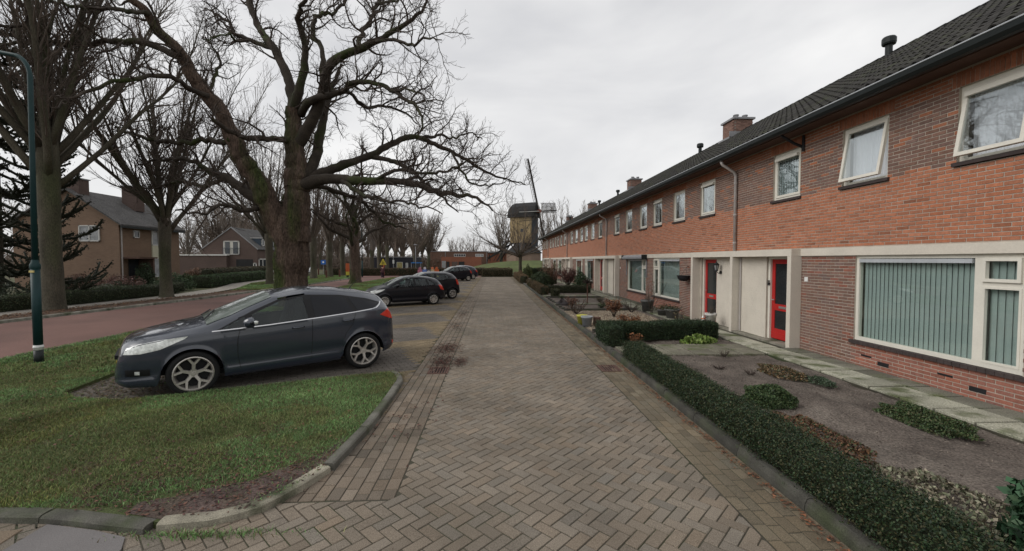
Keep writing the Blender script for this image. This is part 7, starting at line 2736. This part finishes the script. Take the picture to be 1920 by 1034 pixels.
# ---------------------------------------------------------------- street furniture
M_LAMPG = mat("dark_green_lamp_paint", (0.007, 0.034, 0.036), 0.5, 0.12, 3, 0.08, 50, 0.05, 40)
M_BANDW = mat("white_band", (0.6, 0.6, 0.58), 0.5, 0.05, 3, 0, 1, 0)
t = thing("lamp_post", "tall dark green lamp post with curved arm on the verge at the left edge", "lamp post", (-9.04, 8.83, VERGE_Z))
b = MB()
b.tube([(0, 0, 0.36), (0, 0, 1.88)], 0.07, 16)
b.build("lower_pole", M_LAMPG, t, True)
b = MB()
b.tube([(0, 0, -0.05), (0, 0, 0.26)], 0.072, 16)
b.build("foot", M_GUTTER, t, True)
b = MB()
b.tube([(0, 0, 0.26), (0, 0, 0.36)], (0.074, 0.074), 16)
b.tube([(0, 0, 0.30), (0, 0, 0.335)], 0.079, 16)
b.build("white_band", M_BANDW, t, True)
b = MB()
b.lathe([(0.07, 1.86), (0.08, 1.88), (0.08, 1.95), (0.058, 2.0), (0.05, 2.05)], 16)
b.build("collar", M_LAMPG, t, True)
b = MB()
arc = [(0, 0, 2.0), (0.03, 0, 4.0), (0.05, 0, 5.6)] + [(0.05 - 0.32 * (1 - cos(a)), 0, 5.6 + 0.42 * sin(a)) for a in np.linspace(0.2, pi / 2, 7)] + [(-0.6, 0, 6.08), (-1.1, 0, 6.16)]
b.tube(arc, [0.05] + [0.043] * 2 + [0.038] * (len(arc) - 3), 12)
b.build("upper_pole", M_LAMPG, t, True)
b = MB()
b.lathe([(0, -0.34), (0.07, -0.3), (0.1, 0), (0.09, 0.3), (0, 0.34)], 12, (-1.4, 0, 6.17), 'x')
b.build("lamp_head", M_LEAD, t, True)
b = MB()
b.box((-0.045, -0.078, 1.80), (0.04, -0.055, 1.84))
b.build("sticker", mat("yellow_sticker", (0.6, 0.5, 0.2), 0.5, 0.05, 3, 0, 1, 0), t)

t = thing("lamp_post", "thin dark green lamp post standing far off behind the second oak", "lamp post", (-16.1, 53.2, 0))
b = MB()
b.tube([(0, 0, 0), (0, 0, 2.0)], 0.085, 8)
b.tube([(0, 0, 2.0), (0, 0, 6.0), (-0.2, 0, 6.4), (-1.2, 0, 6.6)], 0.05, 8)
b.build("pole", M_LAMPG, t, True)
t = thing("lane_lamp", "lamp post with flat grey head by the playground tree", "lamp post", (-10.9, 60.5, 0))
b = MB()
b.tube([(0, 0, 0), (0, 0, 4.2)], 0.05, 8)
b.build("pole", M_LEAD, t, True)
b = MB()
b.lathe([(0, 0.12), (0.3, 0.05), (0.3, 0.0), (0, -0.03)], 12, (0, 0, 4.2))
b.build("lamp_head", M_LEAD, t, True)

M_ORANGE = mat("orange_red_sign_paint", (0.45, 0.10, 0.035), 0.5, 0.08, 2, 0, 1, 0)
M_YEL = mat("yellow_sign_paint", (0.5, 0.42, 0.06), 0.5, 0.05, 2, 0, 1, 0)
t = thing("marker_post", "orange red and yellow marker post at the road edge left of the second oak", "post", (-17.37, 51.7, 0))
b = MB()
b.box((-0.17, -0.17, 0.72), (0.17, 0.17, 1.7))
b.build("upper_panel", M_ORANGE, t)
b = MB()
b.box((-0.165, -0.165, 0.3), (0.165, 0.165, 0.718))
b.build("lower_panel", M_YEL, t)
b = MB()
b.box((-0.11, -0.11, -0.03), (0.11, 0.11, 0.298))
b.build("foot", M_GUTTER, t)
t = thing("warning_sign", "yellow triangular warning sign with two small figures on an orange post", "sign", (-13.52, 53.0, 0))
b = MB()
tri = [(-0.42, 1.5), (0.42, 1.5), (0.05, 2.25), (-0.05, 2.25)]
b.add([(x, -0.02, z) for x, z in tri] + [(x, 0.02, z) for x, z in tri], [(0, 1, 2, 3), (7, 6, 5, 4), (0, 4, 5, 1), (1, 5, 6, 2), (2, 6, 7, 3), (3, 7, 4, 0)])
b.build("plate", M_YEL, t)
b = MB()
for x, s in ((-0.08, 1.0), (0.1, 0.8)):
    b.lathe([(0, -0.004), (0.035, -0.004), (0.035, 0.004), (0, 0.004)], 10, (x, -0.028, 1.62 + 0.27 * s), 'y')
    b.box((x - 0.03, -0.032, 1.68), (x + 0.03, -0.024, 1.63 + 0.22 * s)).box((x - 0.035, -0.032, 1.56), (x - 0.01, -0.024, 1.68)).box((x + 0.01, -0.032, 1.56), (x + 0.035, -0.024, 1.68))
b.build("figures", M_PLASTIC_B, t)
b = MB()
b.box((-0.15, -0.08, 0.3), (0.15, 0.08, 1.49))
b.build("post", M_ORANGE, t)
b = MB()
b.box((-0.1, -0.06, -0.03), (0.1, 0.06, 0.3))
b.build("foot", M_GUTTER, t)
t = thing("blue_sign", "small blue square road sign on a grey pole among the avenue trunks", "sign", (-25.4, 65, 0))
b = MB()
b.box((-0.35, -0.02, 1.45), (0.35, 0.02, 2.1))
b.build("plate", mat("blue_sign_paint", (0.02, 0.12, 0.42), 0.5, 0, 1, 0, 1, 0), t)
b = MB()
b.lathe([(0, -0.03), (0.14, -0.028), (0.14, -0.024)], 12, (0, 0, 1.78), 'y')
b.build("symbol", M_WHITEPL, t)
b = MB()
b.tube([(0, 0.04, 0), (0, 0.04, 2.1)], 0.035, 6)
b.build("pole", M_LEAD, t)
t = thing("notice_post", "thin pale post with small sign before the black school block", "post", (-14.0, 60.5, 0))
b = MB()
b.tube([(0, 0, 0), (0, 0, 2.5)], 0.04, 6)
b.build("pole", M_LEAD, t)
b = MB()
b.box((-0.1, -0.03, 1.6), (0.12, 0.03, 2.1))
b.build("plate", M_WHITEPL, t)
for i, (x, y) in enumerate([(-19.4, 50.5), (-18.6, 52.5), (-22.6, 60.5), (-20.4, 60.9), (-24.2, 60.2)]):
    t = thing("bollard", "short brown wooden bollards at the edge of the avenue grass", "bollard", (x, y, 0), 0, "bollards by the avenue trees")
    b = MB()
    b.lathe([(0.1, -0.02), (0.1, 0.85), (0.07, 0.92), (0, 0.93)], 8)
    b.build("post", mat("brown_bollard_wood", (0.11, 0.05, 0.035), 0.8, 0.2, 6, 0, 1, 0), t)

# blue canopy and playful boards in the school yard
t = thing("playground_canopy", "blue flat canopy on thin posts in the school yard", "canopy", (-11.65, 65.5, 0))
b = MB()
b.box((-0.75, -0.6, 1.62), (0.75, 0.6, 1.75))
b.build("roof", mat("blue_canopy_paint", (0.03, 0.16, 0.45), 0.5, 0.1, 2, 0, 1, 0), t)
for x in (-0.7, 0.7):
    b = MB()
    b.tube([(x, -0.5, 0), (x, -0.5, 1.62)], 0.05, 6)
    b.build("post", M_LEAD, t)
PK = [("pink board with a round head at the school hedge", -9.75, 0.6, (0.42, 0.17, 0.22), (0.42, 0.17, 0.22)),
      ("blue and white board with round head right of the pink board", -9.1, 0.6, (0.12, 0.2, 0.5), (0.55, 0.55, 0.6)),
      ("dark board with a pale ring at the school hedge", -8.6, 0.55, (0.1, 0.1, 0.12), None),
      ("cream board with a tilted red tip at the school hedge", -8.1, 0.5, (0.5, 0.42, 0.25), (0.6, 0.2, 0.1)),
      ("bright orange board, rightmost at the school hedge", -7.55, 0.62, (0.5, 0.12, 0.04), (0.5, 0.12, 0.04))]
for i, (lab, x, w, c, c2) in enumerate(PK):
    t = thing("playground_board", lab, "board", (x, 57.2, 0), 0, "coloured boards at the school hedge")
    b = MB()
    b.box((-w / 2, -0.03, 0.1), (w / 2, 0.03, 0.85))
    b.build("panel", mat("board_paint_%d" % i, c, 0.5, 0.15, 5, 0, 1, 0), t)
    if c2:
        b = MB()
        b.lathe([(0, -0.035), (0.18, -0.035), (0.18, 0.035), (0, 0.035)], 14, (0, 0, 1.0), 'y')
        b.build("head", mat("board_head_paint_%d" % i, c2, 0.5, 0.1, 5, 0, 1, 0), t)
    else:
        b = MB()
        b.lathe([(0.12, -0.04), (0.2, -0.04), (0.2, -0.03)], 16, (0, 0, 0.5), 'y')
        b.build("ring", M_WHITEPL, t)
    for sx in (-1, 1):
        b = MB()
        b.box((sx * w * 0.4 - 0.03, -0.025, -0.02), (sx * w * 0.4 + 0.03, 0.025, 0.098))
        b.build("foot", M_GUTTER, t)
park(dict(HATCH, paint=mat("white_car_paint", (0.62, 0.63, 0.64), 0.35, 0.04, 2, 0, 1, 0, coat=0.5)), "parked_car", "white car seen between the oak trunk and the first avenue tree", (-26.2, 64.5), -75)

# ---------------------------------------------------------------- person walking on the red road
M_COAT = mat("maroon_coat", (0.10, 0.045, 0.052), 0.9, 0.15, 6, 0, 1, 0)
M_TROUS = mat("dark_trousers", (0.045, 0.022, 0.035), 0.9, 0.15, 6, 0, 1, 0)
M_SKIN = mat("skin", (0.42, 0.25, 0.18), 0.6, 0.05, 6, 0, 1, 0)
M_HAIR = mat("dark_hair", (0.02, 0.014, 0.012), 0.7, 0.1, 20, 0, 1, 0)


def skin_figure(name, verts, edges, rads, m, parent, lev=2, root=0):
    me = bpy.data.meshes.new(name)
    me.from_pydata(verts, edges, [])
    o = link(name, me, parent)
    md = o.modifiers.new("skin", 'SKIN')
    for i, r in enumerate(rads):
        sv = me.skin_vertices[0].data[i]
        sv.radius = (r, r)
        sv.use_root = i == root
    md.use_smooth_shade = True
    o.modifiers.new("sub", 'SUBSURF').levels = lev
    o.modifiers["sub"].render_levels = lev
    me.materials.append(m)
    return o


t = thing("person", "person in maroon coat and dark wide trousers walking away on the red road", "person", (-12.4, 48.4, 0), 0.3)
t.scale = (0.86, 0.86, 0.86)
# body in one skin: pelvis, spine, neck, head, arms, legs mid stride
vb_ = [(0, 0, 0.92), (0, 0, 1.12), (0, 0.01, 1.32), (0, 0.02, 1.45), (0, 0.02, 1.54), (0, 0.03, 1.64), (0, 0.03, 1.72),
       (0.18, 0.0, 1.40), (0.24, -0.06, 1.14), (0.22, 0.04, 0.92), (0.215, 0.07, 0.83),
       (-0.18, 0.0, 1.40), (-0.25, 0.06, 1.14), (-0.23, 0.12, 0.93), (-0.22, 0.15, 0.84),
       (0.09, 0, 0.86), (0.10, 0.12, 0.48), (0.10, 0.02, 0.10), (0.10, 0.14, 0.04),
       (-0.09, 0, 0.86), (-0.10, -0.04, 0.48), (-0.10, -0.22, 0.14), (-0.10, -0.14, 0.05)]
eb = [(0, 1), (1, 2), (2, 3), (3, 4), (4, 5), (5, 6), (3, 7), (7, 8), (8, 9), (9, 10), (3, 11), (11, 12), (12, 13), (13, 14), (0, 15), (15, 16), (16, 17), (17, 18), (0, 19), (19, 20), (20, 21), (21, 22)]
rb_ = [0.15, 0.15, 0.16, 0.10, 0.055, 0.10, 0.075, 0.07, 0.05, 0.04, 0.04, 0.07, 0.05, 0.04, 0.04, 0.11, 0.075, 0.045, 0.04, 0.11, 0.075, 0.045, 0.04]
skin_figure("body", vb_, eb, rb_, M_SKIN, t)
skin_figure("coat", [(0, 0, 0.72), (0, 0, 0.95), (0, 0, 1.15), (0, 0.01, 1.34), (0, 0.015, 1.46), (0.18, 0, 1.40), (0.245, -0.06, 1.14), (0.22, 0.04, 0.94), (-0.18, 0, 1.40), (-0.255, 0.06, 1.14), (-0.23, 0.12, 0.95)],
            [(0, 1), (1, 2), (2, 3), (3, 4), (3, 5), (5, 6), (6, 7), (3, 8), (8, 9), (9, 10)], [0.21, 0.2, 0.18, 0.185, 0.09, 0.09, 0.07, 0.058, 0.09, 0.07, 0.058], M_COAT, t)
skin_figure("trousers", [(0, 0, 0.92), (0.09, 0, 0.84), (0.11, 0.12, 0.48), (0.11, 0.03, 0.12), (-0.09, 0, 0.84), (-0.11, -0.04, 0.48), (-0.11, -0.21, 0.17)], [(0, 1), (1, 2), (2, 3), (0, 4), (4, 5), (5, 6)], [0.16, 0.13, 0.11, 0.10, 0.13, 0.11, 0.10], M_TROUS, t)
b = MB()
b.lathe([(0, 1.78), (0.06, 1.775), (0.105, 1.71), (0.115, 1.64), (0.10, 1.57), (0.04, 1.55)], 14, (0, 0.01, 0))
b.build("hair", M_HAIR, t, True)

# ---------------------------------------------------------------- grass, fallen leaves, dirt


def inside(P, poly):
    x, y = P[:, 0], P[:, 1]
    r = np.zeros(len(P), bool)
    n = len(poly)
    for i in range(n):
        x0, y0 = poly[i]
        x1, y1 = poly[(i + 1) % n]
        c = ((y0 > y) != (y1 > y)) & (x < (x1 - x0) * (y - y0) / (y1 - y0 + 1e-12) + x0)
        r ^= c
    return r


def patch(P, s, seed):
    r = np.random.default_rng(seed)
    v = np.zeros(len(P))
    for k in range(7):
        a, f = r.uniform(0, 6.28), s * 1.6 ** k
        v += np.sin((P[:, 0] * cos(a) + P[:, 1] * sin(a)) * f + r.uniform(0, 6) + 1.5 * np.sin((P[:, 1] * cos(a) - P[:, 0] * sin(a)) * f * 0.7)) / 1.35 ** k
    return v / 2.2


def blades(P, h, w, z, pal, name, label, dry=0.2):
    n = len(P)
    a = RNG.uniform(0, 2 * pi, n)
    ln = RNG.normal(0, 0.45, (n, 2))
    hh = h * RNG.uniform(0.5, 1.3, n)
    ww = w * RNG.uniform(0.7, 1.3, n)
    B = np.c_[P, np.full(n, z)]
    u = np.c_[np.cos(a), np.sin(a), np.zeros(n)] * ww[:, None] / 2
    tip = B + np.c_[ln * hh[:, None] * 1.1, hh * 0.85]
    mid = B + np.c_[ln * hh[:, None] * 0.35, hh * 0.5]
    V = np.stack([B - u, B + u, mid + u * 0.7, mid - u * 0.7, tip], 1).reshape(-1, 3)
    i5 = np.arange(n)[:, None] * 5
    c = cols(n, *pal, v=0.22)
    pv = patch(P, 1.1, 3)[:, None]
    c = c * (1 + 0.38 * pv) * np.where(pv > 0, np.array((0.9, 1.04, 1.0)), np.array((1.12, 1.0, 0.95)))
    yel = (patch(P, 0.7, 9)[:, None] > 0.35) * 0.35
    c = c * (1 - yel) + c * np.array((1.5, 1.15, 0.8)) * yel
    d = RNG.random(n) < dry
    c[d] = cols(int(d.sum()), (0.16, 0.12, 0.06), (0.12, 0.095, 0.05), v=0.2)
    b = MB()
    b.add(V, i5 + np.array([[0, 1, 2, 3]]), np.clip(c, 0.004, 0.5))
    off = b.n - len(V)
    b.loops.append((i5 + np.array([[3, 2, 4]]) + off).ravel())
    b.cnt.append(np.full(n, 3))
    b.C.append(np.clip(c * 1.12, 0.004, 0.5))
    return tag(b.build(name, M_GRASSB), label, None, None, "stuff")


def sample(poly, n, x0, x1, y0, y1, dens=None):
    P = np.c_[RNG.uniform(x0, x1, n), RNG.uniform(y0, y1, n)]
    P = P[inside(P, poly)]
    if dens is not None:
        P = P[RNG.random(len(P)) < dens(P)]
    return P


GPAL = [(0.14, 0.215, 0.078), (0.165, 0.24, 0.085), (0.118, 0.19, 0.074), (0.205, 0.23, 0.11)]


def near_d(P):
    # bare soil by the curved kerb and worn patches
    dk = np.min(np.linalg.norm(P[:, None] - np.array([(-1.95, 3.75), (-2.3, 3.6), (-2.7, 3.6), (-1.8, 4.1)])[None], axis=2), axis=1)
    return np.where(inside(P + RNG.normal(0, 0.07, P.shape), so), 0.04, 1) * np.clip((dk + 0.25) / 0.7, 0.3, 1) * np.clip(0.95 + 0.35 * patch(P, 1.3, 3), 0.25, 1)


P = sample(verge_poly, 330000, -10.05, -1.6, 3.6, 8.0, near_d)
blades(P[P[:, 1] > 0], 0.038, 0.006, VERGE_Z - 0.004, GPAL, "grass", "short tufted grass on the near verge", 0.2)
P = sample(verge_poly, 330000, -12.1, -6.4, 8.0, 30, lambda P: np.clip(1.15 - P[:, 1] / 40, 0.3, 1))
blades(P, 0.06, 0.012, VERGE_Z - 0.004, GPAL, "grass", "grass of the verge round the oak beyond the car", 0.14)
P = sample(verge_poly, 90000, -12.3, -6.4, 30, 51.5)
blades(P, 0.07, 0.03, VERGE_Z - 0.004, GPAL, "grass", "grass of the verge round the second oak", 0.1)
fv = [(-18.0, 30.2), (-15.95, 30.2), (-15.8, 38), (-16.4, 50), (-18, 62), (-24, 62), (-23.4, 50), (-21.6, 39), (-19.1, 33)]
P = sample(fv, 70000, -24, -15.8, 30, 62)
blades(P, 0.07, 0.035, 0.028, GPAL, "grass", "grass under the avenue trees across the road", 0.05)


def litter(P, z, size, pal, name, label, zj=0.01, tilt=0.35):
    n = len(P)
    a = RNG.uniform(0, 2 * pi, n)
    s = size * RNG.uniform(0.5, 1.4, n)
    nx, ny = RNG.normal(0, tilt, n), RNG.normal(0, tilt, n)
    V = []
    for k, (u, v) in enumerate(((-0.5, 0), (0, -0.3), (0.5, 0.05), (0, 0.32))):
        dx = (u * np.cos(a) - v * np.sin(a)) * s
        dy = (u * np.sin(a) + v * np.cos(a)) * s
        V.append(np.c_[P[:, 0] + dx, P[:, 1] + dy, z + zj + np.abs(nx * dx + ny * dy) + RNG.uniform(0, zj, n)])
    b = MB()
    b.add(np.stack(V, 1).reshape(-1, 3), np.arange(4 * n).reshape(n, 4), cols(n, *pal))
    return tag(b.build(name, M_LITTER), label, None, None, "stuff")


LF = [(0.17, 0.085, 0.04), (0.12, 0.065, 0.035), (0.21, 0.12, 0.06), (0.09, 0.055, 0.035)]
P = sample(verge_poly, 1500, -10, -1.6, 3.6, 12)
litter(P, VERGE_Z + 0.008, 0.036, [(0.11, 0.065, 0.04), (0.085, 0.05, 0.035), (0.14, 0.085, 0.05), (0.10, 0.05, 0.045)], "leaf_litter", "brown fallen oak leaves on the near verge", 0.015)
P = sample([(-10.0, 3), (-1.5, 3), (-1.5, 4.9), (-10, 4.9)], 1500, -3.6, -1.6, 3.45, 4.7)
P = P[inside(P, verge_poly)]
litter(P, VERGE_Z, 0.03, [(0.10, 0.05, 0.045), (0.13, 0.07, 0.05), (0.06, 0.04, 0.035)], "leaf_litter", "crumbs of dead leaves on the bare soil by the kerb", 0.006)
n = 2600
yy = RNG.uniform(1.8, 26, n)
P = np.c_[2.56 - np.abs(RNG.normal(0, 0.05, n)), yy]
litter(P, 0.0, 0.032, [(0.20, 0.085, 0.045), (0.15, 0.075, 0.045), (0.11, 0.06, 0.04)], "leaf_litter", "rusty leaf fragments gathered along the garden kerb", 0.006)
n = 900
P = np.c_[2.78 + np.abs(RNG.normal(0, 0.05, n)), RNG.uniform(1.5, 9, n)]
litter(P, GZ, 0.04, LF, "leaf_litter", "brown leaves between kerb and hedge", 0.01)
P = np.vstack([RNG.normal((c[0], c[1]), (c[2], c[3]), (int(c[4]), 2)) for c in [(-1.1, 10.1, 0.16, 0.35, 900), (-1.05, 8.75, 0.12, 0.3, 700), (-0.68, 8.75, 0.07, 0.2, 260), (-1.1, 5.6, 0.2, 0.5, 120), (-1.25, 13.5, 0.12, 0.5, 260), (-1.2, 16.5, 0.1, 0.6, 200)]])
litter(P, 0.0, 0.035, [(0.05, 0.035, 0.03), (0.075, 0.045, 0.035), (0.11, 0.05, 0.04)], "leaf_litter", "dark wet leaf heaps in the gutter behind the grey car", 0.008)
P = np.c_[RNG.uniform(-18.2, -16.8, 5000), RNG.uniform(8, 30, 5000)]
P = P[inside(P, [(-18.6, -6), (-16.75, -6), (-16.75, 14), (-15.95, 24), (-15.95, 30), (-17.5, 30), (-17.6, 26), (-18.3, 16)])]
litter(P, 0.035, 0.08, [(0.13, 0.07, 0.045), (0.09, 0.055, 0.035), (0.17, 0.10, 0.06)], "leaf_litter", "leaves lying in the strip under the avenue trees", 0.02)
P = np.c_[RNG.uniform(-6.8, -4.6, 3500), RNG.uniform(6.2, 8.2, 3500)]
P = P[~inside(P, verge_poly) & (RNG.random(len(P)) < np.clip((-4.6 - P[:, 0]) / 1.6, 0, 1))]
litter(P, 0.0, 0.04, [(0.10, 0.075, 0.055), (0.13, 0.09, 0.06), (0.08, 0.08, 0.045)], "leaf_litter", "rotting leaves covering the paving in front of the grey car", 0.008)
blades(P[::3], 0.035, 0.008, 0.0, GPAL, "weeds", "weeds in the paving joints in front of the grey car", 0.4)
n = 700
P = np.c_[RNG.uniform(-0.8, 2.0, n), RNG.uniform(2.6, 16, n)]
litter(P, 0.0, 0.012, [(0.16, 0.12, 0.08), (0.28, 0.24, 0.18), (0.10, 0.07, 0.05)], "crumbs", "tiny twigs and crumbs scattered over the lane", 0.003)
n = 5000
P = np.c_[RNG.uniform(2.85, 5.75, n), RNG.uniform(1.2, 11.7, n)]
litter(P, 0.066, 0.022, [(0.15, 0.125, 0.105), (0.09, 0.07, 0.06), (0.2, 0.17, 0.14), (0.06, 0.045, 0.04)], "crumbs", "clods and dry bits on the raked garden soil", 0.008, 0.8)
# weeds in the kerb joint below the pale stones and moss tufts in the right gutter
P = np.vstack([np.c_[RNG.normal(-2.2, 0.3, 500), 3.28 + RNG.normal(0, 0.03, 500)], np.c_[RNG.normal(-1.72, 0.05, 150), RNG.normal(7.75, 0.12, 150)]])
blades(P, 0.04, 0.007, 0.0, GPAL, "weeds", "weeds growing along the foot of the pale kerb", 0.2)
t = thing("white_stone", "small white stone lying under the foreground hedge at the kerb", "stone", (2.85, 3.05, 0.1))
b = MB()
b.lathe([(0, -0.02), (0.035, 0.0), (0.04, 0.02), (0.02, 0.045), (0, 0.05)], 8)
b.build("pebble", M_WHITEPL, t, True)
